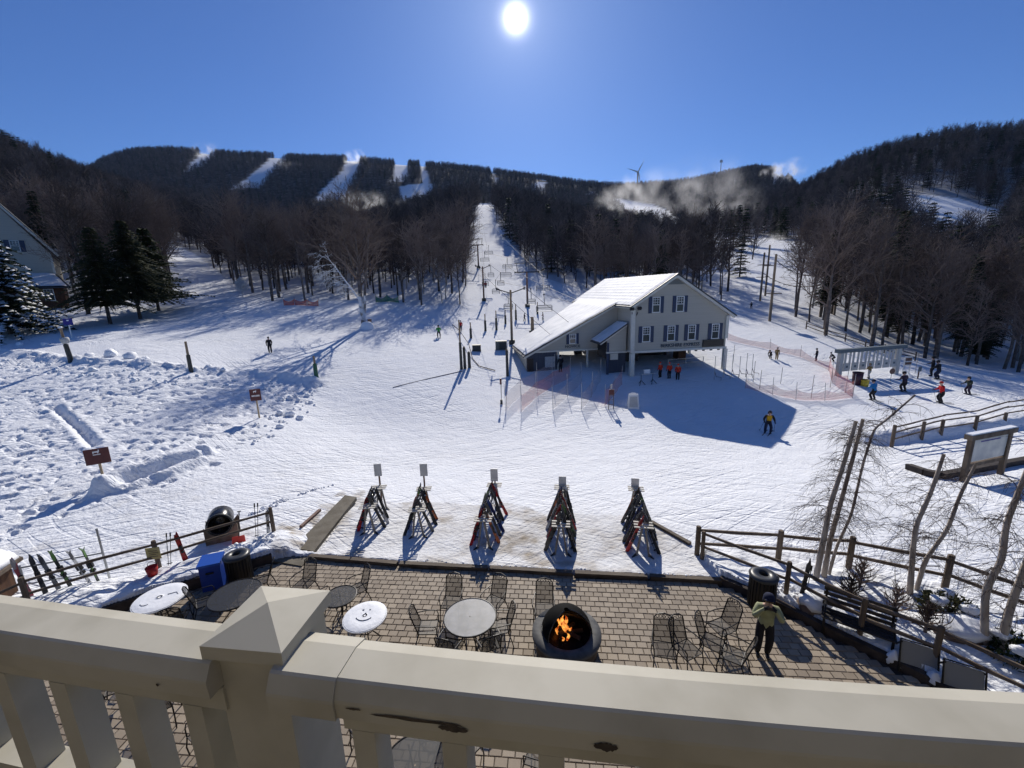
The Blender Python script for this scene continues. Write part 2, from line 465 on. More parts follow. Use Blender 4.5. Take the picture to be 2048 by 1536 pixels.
WALK = flat([(688, 988), (712, 992), (636, 1108), (598, 1104)], 0.0)
def ground(x, y, fine=True):
    x = np.asarray(x, float); y = np.asarray(y, float)
    z = base_h(x, y) + detail_h(x, y, fine)
    if fine:
        ins = in_poly(x + 0.10 * (vnoise(x * 3, y * 3, 51) - 0.5), y + 0.14 * (vnoise(x * 3, y * 3, 52) - 0.5), PATIO)
        z = np.where(ins, -0.32, z)
        wk = in_poly(x, y, WALK)
        z = np.where(wk, np.minimum(z, -0.1), z)
    return z
def at(px, py):
    q = pxy(px, py)
    return np.array([q[0], q[1], float(ground(q[0], q[1]))])
def gz(x, y): return float(ground(np.array([x]), np.array([y]))[0])
def top_z(P, py, px=None):
    """height z at which a vertical through P reaches picture row py"""
    lo, hi = P[2] - 30, P[2] + 120
    for _ in range(50):
        m = (lo + hi) / 2
        if project((P[0], P[1], m))[1] > py: lo = m
        else: hi = m
    return lo

# open ski runs, outlined in the picture and looked up for every point of the terrain
RUNS = [
    [(405, 300), (446, 296), (440, 302), (400, 330), (366, 346), (380, 325)],
    [(540, 314), (578, 311), (548, 345), (522, 378), (462, 380), (505, 350)],
    [(698, 312), (727, 311), (716, 345), (702, 370), (692, 402), (632, 404), (640, 385), (680, 350)],
    [(790, 322), (819, 322), (816, 352), (812, 366), (784, 366), (788, 345)],
    [(838, 328), (848, 326), (862, 368), (844, 372)],
    [(798, 374), (862, 368), (878, 412), (800, 404)],
    [(974, 338), (983, 342), (1000, 366), (992, 370)],
    [(1070, 366), (1093, 366), (1091, 384), (1068, 380)],
    [(1545, 345), (1592, 340), (1570, 362), (1545, 370)],
    [(1170, 385), (1190, 380), (1192, 388), (1172, 390)],
    [(955, 407), (988, 407), (993, 440), (1012, 470), (1040, 505), (1056, 540), (1090, 556), (1160, 580), (1210, 612), (1215, 680), (925, 680), (925, 630), (935, 560), (942, 500), (948, 450)],
    [(1515, 472), (1600, 486), (1665, 506), (1655, 550), (1620, 590), (1580, 628), (1640, 668), (1440, 668), (1440, 625), (1480, 590), (1500, 560), (1520, 520)],
    [(1225, 395), (1310, 410), (1400, 455), (1420, 480), (1330, 480), (1260, 450)],
    [(1808, 400), (1850, 390), (1920, 395), (2015, 425), (2000, 480), (1890, 500), (1840, 470), (1815, 440)],
    [(322, 492), (350, 490), (400, 515), (440, 545), (480, 588), (560, 606), (920, 612), (925, 700), (250, 700), (310, 640), (345, 600), (352, 560)],
    [(0, 700), (0, 652), (110, 645), (330, 640), (330, 700)],
]
def project_v(x, y, z):
    z = z - EYE
    t = y * _cp - z * _sp
    v = -(y * _sp + z * _cp) / t; u = x / t
    return 1024 + FPX * (u * _cr + v * _sr), 768 + FPX * (-u * _sr + v * _cr)
def open_run(x, y, z=None):
    """1 where the ground is an open run, 0 in the woods"""
    if z is None: z = base_h(x, y)
    px, py = project_v(x, y, z)
    o = np.zeros(np.shape(x), bool)
    for r in RUNS: o |= in_poly(px, py, r)
    return o
# edge of the woods on the flat: rows below this per column are open
WOODS = [(-600, 655), (0, 640), (140, 640), (330, 600), (480, 590), (560, 605), (720, 600), (900, 618), (960, 618), (1150, 575), (1200, 600), (1480, 605), (1560, 635), (1640, 668), (1720, 690), (1850, 722), (2048, 752), (2700, 770)]
SPARSE = [(1385, 462), (1450, 470), (1535, 474), (1535, 520), (1505, 560), (1480, 600), (1430, 600), (1395, 540)]
def in_woods(x, y, z=None):
    if z is None: z = base_h(x, y)
    px, py = project_v(x, y, z)
    lim = np.interp(px, [a for a, b in WOODS], [b for a, b in WOODS])
    thin = in_poly(px, py, SPARSE) & (vnoise(np.asarray(x) * 7.3, np.asarray(y) * 7.3, 5) < 0.80)
    return (py < lim) & ~open_run(x, y, z) & (y > 40) & ~thin

# ------------------------------------------------------------------ snow material
def snow_material(name, dirty=True):
    m = bpy.data.materials.new(name); m.use_nodes = True
    n, l = m.node_tree.nodes, m.node_tree.links
    b = n['Principled BSDF']
    b.inputs['Roughness'].default_value = 0.9
    b.inputs['Specular IOR Level'].default_value = 0.06
    tc = n.new('ShaderNodeTexCoord')
    def noise(sc, det=4, stretch=None, rot=0.0):
        t = n.new('ShaderNodeTexNoise'); t.inputs['Scale'].default_value = sc; t.inputs['Detail'].default_value = det
        if stretch:
            mp = n.new('ShaderNodeMapping'); mp.inputs['Scale'].default_value = stretch; mp.inputs['Rotation'].default_value = (0, 0, rot)
            l.new(tc.outputs['Object'], mp.inputs['Vector']); l.new(mp.outputs['Vector'], t.inputs['Vector'])
        else: l.new(tc.outputs['Object'], t.inputs['Vector'])
        return t.outputs['Fac']
    def mixc(f, a, c):
        x = n.new('ShaderNodeMixRGB')
        for i, v in enumerate((f, a, c)):
            if isinstance(v, (int, float)): x.inputs[i].default_value = v
            elif isinstance(v, tuple): x.inputs[i].default_value = v + (1,)
            else: l.new(v, x.inputs[i])
        return x.outputs[0]
    def mth(op, a, c, clamp=False):
        x = n.new('ShaderNodeMath'); x.operation = op; x.use_clamp = clamp
        for i, v in enumerate((a, c)):
            if isinstance(v, (int, float)): x.inputs[i].default_value = v
            else: l.new(v, x.inputs[i])
        return x.outputs[0]
    col = mixc(noise(0.35, 3), (0.80, 0.825, 0.86), (0.87, 0.88, 0.90))
    if dirty:
        at_d = n.new('ShaderNodeAttribute'); at_d.attribute_name = 'dirt'
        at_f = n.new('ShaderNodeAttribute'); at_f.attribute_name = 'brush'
        dn = mth('MULTIPLY', at_d.outputs['Fac'], mth('ADD', mth('MULTIPLY', noise(1.6, 4), 1.7), -0.25), True)
        col = mixc(dn, col, (0.33, 0.28, 0.215))
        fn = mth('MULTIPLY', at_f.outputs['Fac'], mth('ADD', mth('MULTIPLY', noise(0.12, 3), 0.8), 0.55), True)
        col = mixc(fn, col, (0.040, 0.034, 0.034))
    l.new(col, b.inputs['Base Color'])
    # ski tracks, scrapes and crumbs as fine relief
    wp = n.new('ShaderNodeTexNoise'); wp.inputs['Scale'].default_value = 0.055; wp.inputs['Detail'].default_value = 2
    l.new(tc.outputs['Object'], wp.inputs['Vector'])
    sc = n.new('ShaderNodeVectorMath'); sc.operation = 'SCALE'; sc.inputs['Scale'].default_value = 9.0; l.new(wp.outputs['Color'], sc.inputs[0])
    ad = n.new('ShaderNodeVectorMath'); ad.operation = 'ADD'; l.new(tc.outputs['Object'], ad.inputs[0]); l.new(sc.outputs[0], ad.inputs[1])
    hgt = mth('ADD', mth('MULTIPLY', noise(7.0, 6), 0.6), mth('MULTIPLY', noise(0.9, 3), 0.8))
    patch = n.new('ShaderNodeMapRange'); patch.inputs[1].default_value = 0.40; patch.inputs[2].default_value = 0.62; patch.inputs[3].default_value = 0.15; patch.inputs[4].default_value = 1.5; l.new(noise(0.16, 3), patch.inputs[0])
    for rot, fx, fy, lo in ((1.15, 4.4, 0.09, 0.54), (-1.05, 4.0, 0.08, 0.55), (1.75, 5.2, 0.10, 0.56)):
        mp = n.new('ShaderNodeMapping'); mp.vector_type = 'TEXTURE'; mp.inputs['Rotation'].default_value = (0, 0, rot); mp.inputs['Scale'].default_value = (1 / fx, 1 / fy, 1)
        l.new(ad.outputs[0], mp.inputs['Vector'])
        t = n.new('ShaderNodeTexNoise'); t.inputs['Scale'].default_value = 1.0; t.inputs['Detail'].default_value = 1.5; l.new(mp.outputs['Vector'], t.inputs['Vector'])
        mr = n.new('ShaderNodeMapRange'); mr.interpolation_type = 'SMOOTHSTEP'; mr.inputs[1].default_value = lo; mr.inputs[2].default_value = lo + 0.06; mr.inputs[3].default_value = 0; mr.inputs[4].default_value = -0.17
        l.new(t.outputs['Fac'], mr.inputs[0]); hgt = mth('ADD', hgt, mth('MULTIPLY', mr.outputs[0], patch.outputs[0]))
    bp = n.new('ShaderNodeBump'); bp.inputs['Strength'].default_value = 0.8; bp.inputs['Distance'].default_value = 0.13
    l.new(hgt, bp.inputs['Height']); l.new(bp.outputs['Normal'], b.inputs['Normal'])
    return m
M_SNOW = snow_material('snow')
M_SNOWCAP = material('fresh_snow', (0.82, 0.84, 0.87), 0.6, color2=(0.88, 0.89, 0.91), nscale=3, bump=0.5, bscale=9)

def grid_mesh(name, A, D):
    """fan grid: A tangents across, D distances ahead"""
    nA, nD = len(A), len(D)
    Y = np.repeat(D[:, None], nA, 1); X = Y * A[None, :]
    Z = ground(X, Y, D[0] < 200)
    V = np.stack([X, Y, Z], 2).reshape(-1, 3)
    i = np.arange(nD - 1)[:, None] * nA + np.arange(nA - 1)[None, :]
    F = np.stack([i, i + 1, i + nA + 1, i + nA], 2).reshape(-1, 4)
    mb = MB(); mb.add(V, F)
    me = mb.mesh(name, M_SNOW, True)
    x, y, z = V[:, 0], V[:, 1], V[:, 2]
    dirt = np.zeros(len(V))
    wx, wy = 1.1 * (fbm(x / 1.7, y / 1.7, 4, 41) - 0.47), 1.6 * (fbm(x / 1.7, y / 1.7, 4, 47) - 0.47)
    px, py = project_v(x + wx, y + wy, z)
    big = sstep(0.34, 0.62, fbm(x / 1.6, y / 1.6, 4, 21)); sm = sstep(0.38, 0.60, fbm(x / 0.45, y / 0.45, 3, 22))
    ap = in_poly(px, py, [(640, 1130), (590, 1118), (705, 1000), (740, 990), (1010, 1012), (1290, 1040), (1390, 1095), (1460, 1175), (1150, 1165)])
    dirt += ap * (0.34 + 0.66 * big * (0.4 + 0.6 * sm)) 
    dirt += 0.35 * np.exp(-(line_dist(x + wx, y, PATIO_EDGE_T)[0] / 0.3) ** 2) * sm
    dirt += 0.75 * in_poly(px, py, [(540, 1060), (600, 1040), (640, 1010), (690, 980), (740, 970), (745, 985), (720, 1000), (640, 1080), (600, 1120), (545, 1110)]) * sm
    dirt += 0.25 * np.clip((py - 930) / 80, 0, 1) * (py < 1200) * (px < 760) * (px > -200) * sm * big
    dirt += 0.05 * sm
    a = me.attributes.new('dirt', 'FLOAT', 'POINT'); a.data.foreach_set('value', np.clip(dirt, 0, 1).astype(np.float32))
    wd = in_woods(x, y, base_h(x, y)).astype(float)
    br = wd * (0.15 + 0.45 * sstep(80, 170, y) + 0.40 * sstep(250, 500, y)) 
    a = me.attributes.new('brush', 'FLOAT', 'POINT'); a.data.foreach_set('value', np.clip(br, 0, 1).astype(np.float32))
    return single(name, me, M_SNOW, kind='structure')
amax = 1.75
A_near = np.sinh(np.linspace(-1.25, 1.25, 760)) / math.sinh(1.25) * amax
grid_mesh('snow_field', A_near, np.exp(np.linspace(math.log(4.4), math.log(120.0), 760)))
grid_mesh('snowy_hills', np.linspace(-amax, amax, 420), np.exp(np.linspace(math.log(119.7), math.log(1640.0), 280)))

# ================================================================== TREES
M_BARK = material('grey_brown_bark', (0.085, 0.068, 0.058), 0.95, color2=(0.16, 0.135, 0.12), nscale=2.0, spec=0.1, vary=0.5)
M_TWIG = material('bare_twigs', (0.125, 0.094, 0.080), 0.95, color2=(0.19, 0.148, 0.125), nscale=0.25, spec=0.05, vary=0.5)
M_PALE = material('pale_bark', (0.30, 0.27, 0.24), 0.9, color2=(0.44, 0.41, 0.37), nscale=3.0, spec=0.1)
M_NEEDLE = material('conifer_needles', (0.016, 0.030, 0.017), 0.85, color2=(0.040, 0.056, 0.026), nscale=0.7, spec=0.15)
M_NEEDLE2 = material('pine_needles', (0.028, 0.040, 0.014), 0.85, color2=(0.055, 0.065, 0.022), nscale=0.9, spec=0.15)
M_FROST = material('rime_ice', (0.50, 0.52, 0.55), 0.7, color2=(0.74, 0.77, 0.82), nscale=2)

def bare_tree(seed, H, r0, crown0=0.35, nprim=26, spread=0.33, twig=0.018, lod=2, lean=0.0, fork=False):
    """returns trunk MB and crown MB; segments as 3-sided sticks"""
    g = np.random.default_rng(seed)
    tr, cr = MB(), MB()
    n = 9
    zs = np.linspace(0, 1, n)
    wob = np.cumsum(g.normal(0, 0.02 * H / n * 2.2, (n, 2)), 0); wob[0] = 0
    pts = np.stack([wob[:, 0] + lean * zs * H, wob[:, 1], zs * H * 0.9], 1)
    pts[0, 2] = -0.5
    rad = r0 * (1 - zs) ** 0.6 + 0.025
    tr.tube(pts[:7], rad[:7], 6)
    cr.tube(pts[6:], rad[6:], 4)
    S = [[], [], [], []]
    def stick(a, b, ra, rb): S[0].append(a); S[1].append(b); S[2].append(ra); S[3].append(rb)
    def limb(p, d, L, r, lev):
        k = 3 if lev < 2 else 2
        q = p.copy(); dd = d.copy(); step = L / k
        for i in range(k):
            dd = dd + g.normal(0, 0.13, 3) + np.array([0, 0, 0.10]); dd /= np.linalg.norm(dd)
            e = q + dd * step
            ra, rb = r * (1 - i / k * 0.75), r * (1 - (i + 1) / k * 0.75)
            stick(q, e, max(ra, twig), max(rb, twig * 0.7))
            if lev < lod:
                for c in range(2 if lev == 0 else (2 if g.random() < 0.6 else 1)):
                    a = g.normal(0, 1, 3); a -= a.dot(dd) * dd; a /= np.linalg.norm(a) + 1e-9
                    nd = dd * 0.75 + a * (0.55 + 0.3 * g.random()); nd /= np.linalg.norm(nd)
                    limb(q + (e - q) * g.random(), nd, L * (0.42 + 0.22 * g.random()), r * 0.45, lev + 1)
            q = e
        if lev >= lod:
            for c in range(2):
                nd = dd + g.normal(0, 0.4, 3); nd /= np.linalg.norm(nd)
                stick(q, q + nd * L * 0.45, twig * 0.8, twig * 0.4)
    for i in range(nprim):
        f = crown0 + (0.98 - crown0) * (i + g.random()) / nprim
        p = np.array([np.interp(f, zs, pts[:, 0]), np.interp(f, zs, pts[:, 1]), f * H * 0.9])
        az = i * 2.4 + g.normal(0, 0.4)
        up = 0.55 + 0.9 * f + g.normal(0, 0.15)
        d = np.array([math.cos(az), math.sin(az), up]); d /= np.linalg.norm(d)
        L = H * spread * (1.05 - 0.62 * (f - crown0) / (1 - crown0)) * (0.75 + 0.5 * g.random())
        limb(p, d, L, r0 * 0.50 * (1.1 - f) + 0.025, 0)
    cr.segs(np.array(S[0]), np.array(S[1]), np.array(S[2]), np.array(S[3]), 3)
    return tr, cr

def conifer(seed, H, r=None, levels=26, droop=0.25, tuft=0.55, crown0=0.08, dens=1.0, snow=False, irregular=0.15):
    g = np.random.default_rng(seed)
    r = r or H * 0.2
    tr, cr, sn = MB(), MB(), MB()
    tr.tube([(0, 0, -0.5), (0, 0, H * 0.5), (0, 0, H * 0.98)], [H * 0.016 + 0.03, H * 0.010 + 0.02, 0.02], 6)
    for i in range(levels):
        f = crown0 + (0.985 - crown0) * (i + 0.5 * g.random()) / levels
        Rl = r * (1 - (f - crown0) / (1 - crown0)) ** 0.85 * (1 + g.normal(0, irregular)) + 0.12
        nb = max(4, int((5 + 6 * (1 - f)) * dens))
        a0 = g.random() * 6.28
        for j in range(nb):
            az = a0 + j * 6.283 / nb + g.normal(0, 0.18)
            L = Rl * (0.8 + 0.4 * g.random()); ca, sa = math.cos(az), math.sin(az)
            m = max(3, int(L / (tuft * 0.5)))
            t = (np.arange(m) + 0.6) / m
            x = t * L; z = f * H + 0.12 * L * np.sin(t * 2.2) - droop * L * t ** 1.5
            for k in range(m):
                w = tuft * (1.05 - 0.55 * t[k]) * (0.8 + 0.4 * g.random())
                p = np.array([ca * x[k], sa * x[k], z[k]])
                # a hanging, splayed spray of needles
                for sgn in (-1, 1):
                    o = np.array([-sa, ca, 0]) * sgn
                    tip = p + o * w * (0.75 + 0.3 * g.random()) + np.array([ca, sa, 0]) * w * 0.5 + np.array([0, 0, -w * (0.25 + 0.3 * g.random())])
                    cr.add([p + np.array([ca, sa, 0]) * (-w * 0.45), p + np.array([ca, sa, 0.05]) * (w * 0.55), tip], [[0, 1, 2]])
                cr.add([p + np.array([-sa, ca, 0]) * w * 0.22, p - np.array([-sa, ca, 0]) * w * 0.22, p + np.array([ca, sa, 0]) * w * 0.6 + np.array([0, 0, -w * 0.55])], [[0, 1, 2]])
                if snow and g.random() < 0.55 and t[k] > 0.3:
                    q = p + np.array([0, 0, 0.07]); a = w * 0.55
                    ring = np.array([[math.cos(c) * a * (0.7 + 0.5 * g.random()), math.sin(c) * a * (0.7 + 0.5 * g.random()), -0.10] for c in np.arange(6) * 1.047])
                    sn.add(np.concatenate([[q + np.array([0, 0, 0.12])], q + ring]), [[0, b + 1, (b + 1) % 6 + 1] for b in range(6)])
    return tr, cr, sn

def tree_proto(name, tr, cr, mt, mc, extra=None):
    """unlabelled prototype, removed after copying"""
    e = thing(name, 'tree', 'tree')
    part('trunk', tr, mt, e, True); part('crown', cr, mc, e)
    if extra is not None: part('snow_cover', extra, M_SNOWCAP, e, True)
    return e

NEARP = [tree_proto('bare_tree', *bare_tree(100 + i, 15.0, 0.17 + 0.03 * (i % 3), (0.38, 0.22, 0.50)[i % 3], 16, 0.26 + 0.04 * (i % 4), 0.022, 2), M_BARK, M_TWIG) for i in range(6)]
PALEP = [tree_proto('bare_tree', *bare_tree(130 + i, 15.0, 0.14, 0.34, 22, 0.25, 0.022, 2, 0.04), M_PALE, M_TWIG) for i in range(2)]
CONP = [tree_proto('conifer', *conifer(200 + i, 15.0, 2.5, 42, 0.32, 0.55, 0.10 + 0.08 * i, 0.8, False, 0.28)[:2], M_BARK, M_NEEDLE) for i in range(3)]

# ---- candidates for single trees: the ones at the front of the woods
def scatter(n, s0, s1, y0, y1, seed, mind):
    g = np.random.default_rng(seed)
    s = g.uniform(s0, s1, n); y = np.exp(g.uniform(math.log(y0), math.log(y1), n)); x = s * y
    m = in_woods(x, y); x, y = x[m], y[m]
    keep = []
    cell = {}
    for i in range(len(x)):
        c = (int(x[i] // mind), int(y[i] // mind)); ok = True
        for a in (-1, 0, 1):
            for b in (-1, 0, 1):
                for k in cell.get((c[0] + a, c[1] + b), ()):
                    if (x[k] - x[i]) ** 2 + (y[k] - y[i]) ** 2 < mind * mind: ok = False
        if ok: cell.setdefault(c, []).append(i); keep.append(i)
    return x[keep], y[keep]
LIFT_HUT = flat([(985, 760), (1480, 770), (1480, 560), (985, 560)], 0.0)
tx, ty = scatter(9000, -1.25, 1.35, 45, 330, 5, 3.2)
px_t, py_t = project_v(tx, ty, base_h(tx, ty))
# no trees on the footprint of the lift station and of the house on the slope
keep = ~((px_t > 1000) & (px_t < 1490) & (ty < 72)) & ~((px_t < 150) & (ty < 82))
tx, ty, px_t, py_t = tx[keep], ty[keep], px_t[keep], py_t[keep]
order = np.argsort(ty)
tx, ty, px_t = tx[order], ty[order], px_t[order]
gt = np.random.default_rng(42)
def region_label(px, con, h, pale, y, form):
    k = 'dark green conifer' if con else ('pale-barked leafless tree' if pale else 'leafless brown tree')
    z = 'tall ' if h > 1.0 else ('short ' if h < 0.84 else '')
    d = 'at the front of' if y < 85 else ('inside' if y < 125 else 'deep inside')
    if px < 330: w = 'the woods on the hill behind the spruces'
    elif px < 950: w = 'the woods behind the frosted tree'
    elif px < 1500: w = 'the woods behind the lift station'
    else: w = 'the woods beyond the ticket gate'
    z += ('', 'low-branched ', 'high-branched ')[form] if not con else ('', 'slim ', 'ragged ')[form]
    return f'{z}{k} {d} {w}', f'{k}s {d} {w}'
single_n = 0
far_pts = [[], []]     # bare, conifer
for i in range(len(tx)):
    px = px_t[i]
    pc = 0.012 if 330 < px < 950 else 0.05
    if 1150 < px < 1300: pc = 0.16
    if 1440 < px < 1560: pc = 0.30
    if px > 1700: pc = 0.22
    con = gt.random() < pc
    h = (gt.uniform(0.62, 1.18) if ty[i] < 140 else gt.uniform(0.75, 1.1)) * (1.0 if not con else 1.05)
    if -140 < px < 2190 and single_n < 296:
        pale = (not con) and gt.random() < 0.10
        kk = int(gt.integers(6)); lab, grp = region_label(px, con, h, pale, ty[i], kk % 3 if not pale else 0); lab = lab.replace('at the front of', 'fronting')
        pr = CONP[kk % 3] if con else (PALEP[kk % 2] if pale else NEARP[kk])
        copy_tree(pr, None, (tx[i], ty[i], gz(tx[i], ty[i])), gt.uniform(0, 6.28), (h * gt.uniform(0.9, 1.1), h, h * gt.uniform(0.95, 1.1)), lab, grp)
        single_n += 1
    else:
        far_pts[int(con)].append((tx[i], ty[i], float(base_h(tx[i], ty[i]) + detail_h(np.array([tx[i]]), np.array([ty[i]]), False)[0]), h * gt.uniform(0.9, 1.1), gt.uniform(0, 6.28)))
for e in NEARP + CONP + PALEP: kill(e)

# ---- the rest of the woods: one mass, drawn with instances of a few lighter trees
fx, fy = scatter(150000, -1.4, 1.45, 330, 1400, 9, 5.0)
fz = base_h(fx, fy) + detail_h(fx, fy, False)
fpx, fpy = project_v(fx, fy, fz)
for i in range(len(fx)):
    con = gt.random() < (0.22 if fpx[i] > 1680 and fpy[i] > 300 else 0.05)
    far_pts[int(con)].append((fx[i], fy[i], fz[i] - 0.4, gt.uniform(0.7, 1.1), gt.uniform(0, 6.28)))
def forest_mass(name, pts, protos, mats, label):
    pts = np.array(pts)
    hidden = bpy.data.collections.new(name + '_shapes')
    for k, mb in enumerate(protos):
        o = bpy.data.objects.new(f'{name}_shape', mb.mesh(name + '_shape', mats)); hidden.objects.link(o)
    me = bpy.data.meshes.new(name); me.vertices.add(len(pts)); me.vertices.foreach_set('co', pts[:, :3].astype(np.float32).ravel())
    for nm, v in (('tree_scale', pts[:, 3]), ('tree_turn', pts[:, 4])):
        a = me.attributes.new(nm, 'FLOAT', 'POINT'); a.data.foreach_set('value', v.astype(np.float32))
    for m in mats: me.materials.append(m)
    o = single(name, me, None, kind='stuff')
    tag(o, label, 'woods')
    ng = bpy.data.node_groups.new(name, 'GeometryNodeTree')
    ng.interface.new_socket('Geometry', in_out='INPUT', socket_type='NodeSocketGeometry')
    ng.interface.new_socket('Geometry', in_out='OUTPUT', socket_type='NodeSocketGeometry')
    N, L = ng.nodes, ng.links
    gi, go = N.new('NodeGroupInput'), N.new('NodeGroupOutput')
    ci = N.new('GeometryNodeCollectionInfo'); ci.inputs[0].default_value = hidden; ci.inputs['Separate Children'].default_value = True
    ci.inputs['Reset Children'].default_value = True
    ip = N.new('GeometryNodeInstanceOnPoints'); ip.inputs['Pick Instance'].default_value = True
    rv = N.new('FunctionNodeRandomValue'); rv.data_type = 'INT'
    rv.inputs[4].default_value = 0; rv.inputs[5].default_value = len(protos) - 1
    sa = N.new('GeometryNodeInputNamedAttribute'); sa.data_type = 'FLOAT'; sa.inputs[0].default_value = 'tree_scale'
    ta = N.new('GeometryNodeInputNamedAttribute'); ta.data_type = 'FLOAT'; ta.inputs[0].default_value = 'tree_turn'
    cx = N.new('ShaderNodeCombineXYZ')
    L.new(ta.outputs[0], cx.inputs[2])
    L.new(gi.outputs[0], ip.inputs['Points']); L.new(ci.outputs[0], ip.inputs['Instance'])
    L.new(rv.outputs[2], ip.inputs['Instance Index']); L.new(cx.outputs[0], ip.inputs['Rotation']); L.new(sa.outputs[0], ip.inputs['Scale'])
    L.new(ip.outputs[0], go.inputs[0])
    md = o.modifiers.new('trees', 'NODES'); md.node_group = ng
    return o
M_FARTWIG = material('far_bare_twigs', (0.072, 0.061, 0.059), 0.95, color2=(0.125, 0.104, 0.096), nscale=0.25, spec=0.05, vary=0.45)
def far_bare(seed):
    t, c = bare_tree(seed, 15.0, 0.16, 0.12, 20, 0.33, 0.055, 1); t.extend(c); return t
def far_con(seed):
    t, c, _ = conifer(seed, 15.0, 2.8, 13, 0.3, 1.3, 0.08, 0.8); t.extend(c); return t
forest_mass('distant_bare_woods', far_pts[0], [far_bare(300 + i) for i in range(5)], [M_FARTWIG], 'mass of leafless brown woods covering the far hillsides')
forest_mass('distant_conifers', far_pts[1], [far_con(320 + i) for i in range(3)], [M_NEEDLE], 'dark conifers scattered through the far woods')
print('SINGLE', single_n, 'FAR', len(far_pts[0]), len(far_pts[1]))

# ================================================================== BUILDINGS
M_SIDING = material('grey_green_siding', (0.44, 0.415, 0.35), 0.8, color2=(0.49, 0.46, 0.39), nscale=0.8, bump=0.25, bscale=1.0, stretch=(0.3, 0.3, 24), spec=0.2)
M_TRIM = material('cream_trim', (0.62, 0.60, 0.52), 0.6, color2=(0.68, 0.66, 0.58), nscale=4)
M_ROOFDK = material('dark_roof_metal', (0.045, 0.05, 0.06), 0.55, metal=0.2)
M_SHUTTER = material('navy_shutter', (0.018, 0.035, 0.085), 0.5, bump=0.4, bscale=1.0, stretch=(0.5, 0.5, 30))
M_WHITE = material('white_paint', (0.78, 0.78, 0.76), 0.5)
M_GLASS = material('window_glass', (0.03, 0.035, 0.04), 0.08, spec=0.8)
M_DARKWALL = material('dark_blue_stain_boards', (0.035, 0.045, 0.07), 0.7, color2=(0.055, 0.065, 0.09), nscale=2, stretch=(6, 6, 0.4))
M_DARK = material('dark_steel', (0.03, 0.03, 0.032), 0.6, metal=0.3)  # one even dark tone for machinery, posts, bay walls and fittings
M_STEEL = material('galvanised_steel', (0.33, 0.34, 0.35), 0.45, metal=0.7, color2=(0.42, 0.43, 0.44), nscale=5)
M_NAVYTXT = material('navy_lettering', (0.010, 0.035, 0.060), 0.5)
M_BOARD = material('dark_display', (0.012, 0.011, 0.012), 0.35)
M_BROWNW = material('dark_brown_boards', (0.055, 0.028, 0.018), 0.8, color2=(0.11, 0.055, 0.03), nscale=2.2, stretch=(5, 5, 0.5), spec=0.2)
M_TIMBER = material('weathered_timber', (0.10, 0.075, 0.055), 0.85, color2=(0.19, 0.15, 0.115), nscale=3, stretch=(1, 1, 0.3), bump=0.3, bscale=14, spec=0.15)
M_TIMBERL = material('light_timber', (0.36, 0.27, 0.17), 0.8, color2=(0.46, 0.36, 0.24), nscale=4, stretch=(1, 1, 0.25), spec=0.2)

LP0 = at(1262, 752); LP1 = at(1447, 738)
Lx = (LP1 - LP0)[:2]; Lx = Lx / np.linalg.norm(Lx); Ly = np.array([-Lx[1], Lx[0]])
LRZ = math.atan2(Lx[1], Lx[0])
LBASE = np.array([LP0[0], LP0[1], 0.1])
st = thing('lift_station', 'grey chairlift station with snowy roof, navy shutters and open ground floor on posts', 'building', LBASE, LRZ)
# local frame: x along the gable front, y back, z up
RG, RGZ = 4.1, 9.55
def roofz(x): return RGZ - abs(x - RG) * (0.638 if x < RG else 0.643)
def wingz(x): return 6.86 + (x + 0.3) * 0.512
def wall(poly, ext, mats=M_SIDING, name='wall', parent=st): 
    return part(name, MB().prism(poly, ext), mats, parent)
# gable front (with soffit beam below it)
wall([(0, 0, 2.42), (9.76, 0, 2.42), (9.76, 0, roofz(9.76) - 0.12), (RG, 0, RGZ - 0.15), (0, 0, roofz(0) - 0.12)], (0, 0.18, 0))
wall([(0.0, 0.185, 2.42), (0.0, 18.4, 2.42), (0.0, 18.4, roofz(0) - 0.14), (0.0, 0.185, roofz(0) - 0.14)], (0.16, 0, 0))
wall([(9.58, 0.185, 2.42), (9.58, 18.4, 2.42), (9.58, 18.4, roofz(9.76) - 0.16), (9.58, 0.185, roofz(9.76) - 0.16)], (0.16, 0, 0))
wall([(0.165, 18.2, 2.42), (9.575, 18.2, 2.42), (9.575, 18.2, roofz(9.76) - 0.14), (RG, 18.2, RGZ - 0.17), (0.165, 18.2, roofz(0) - 0.14)], (0, 0.18, 0))
part('floor_slab', MB().box((4.88, 9.3, 2.33), (9.3, 18.0, 0.16)), M_DARK, st)
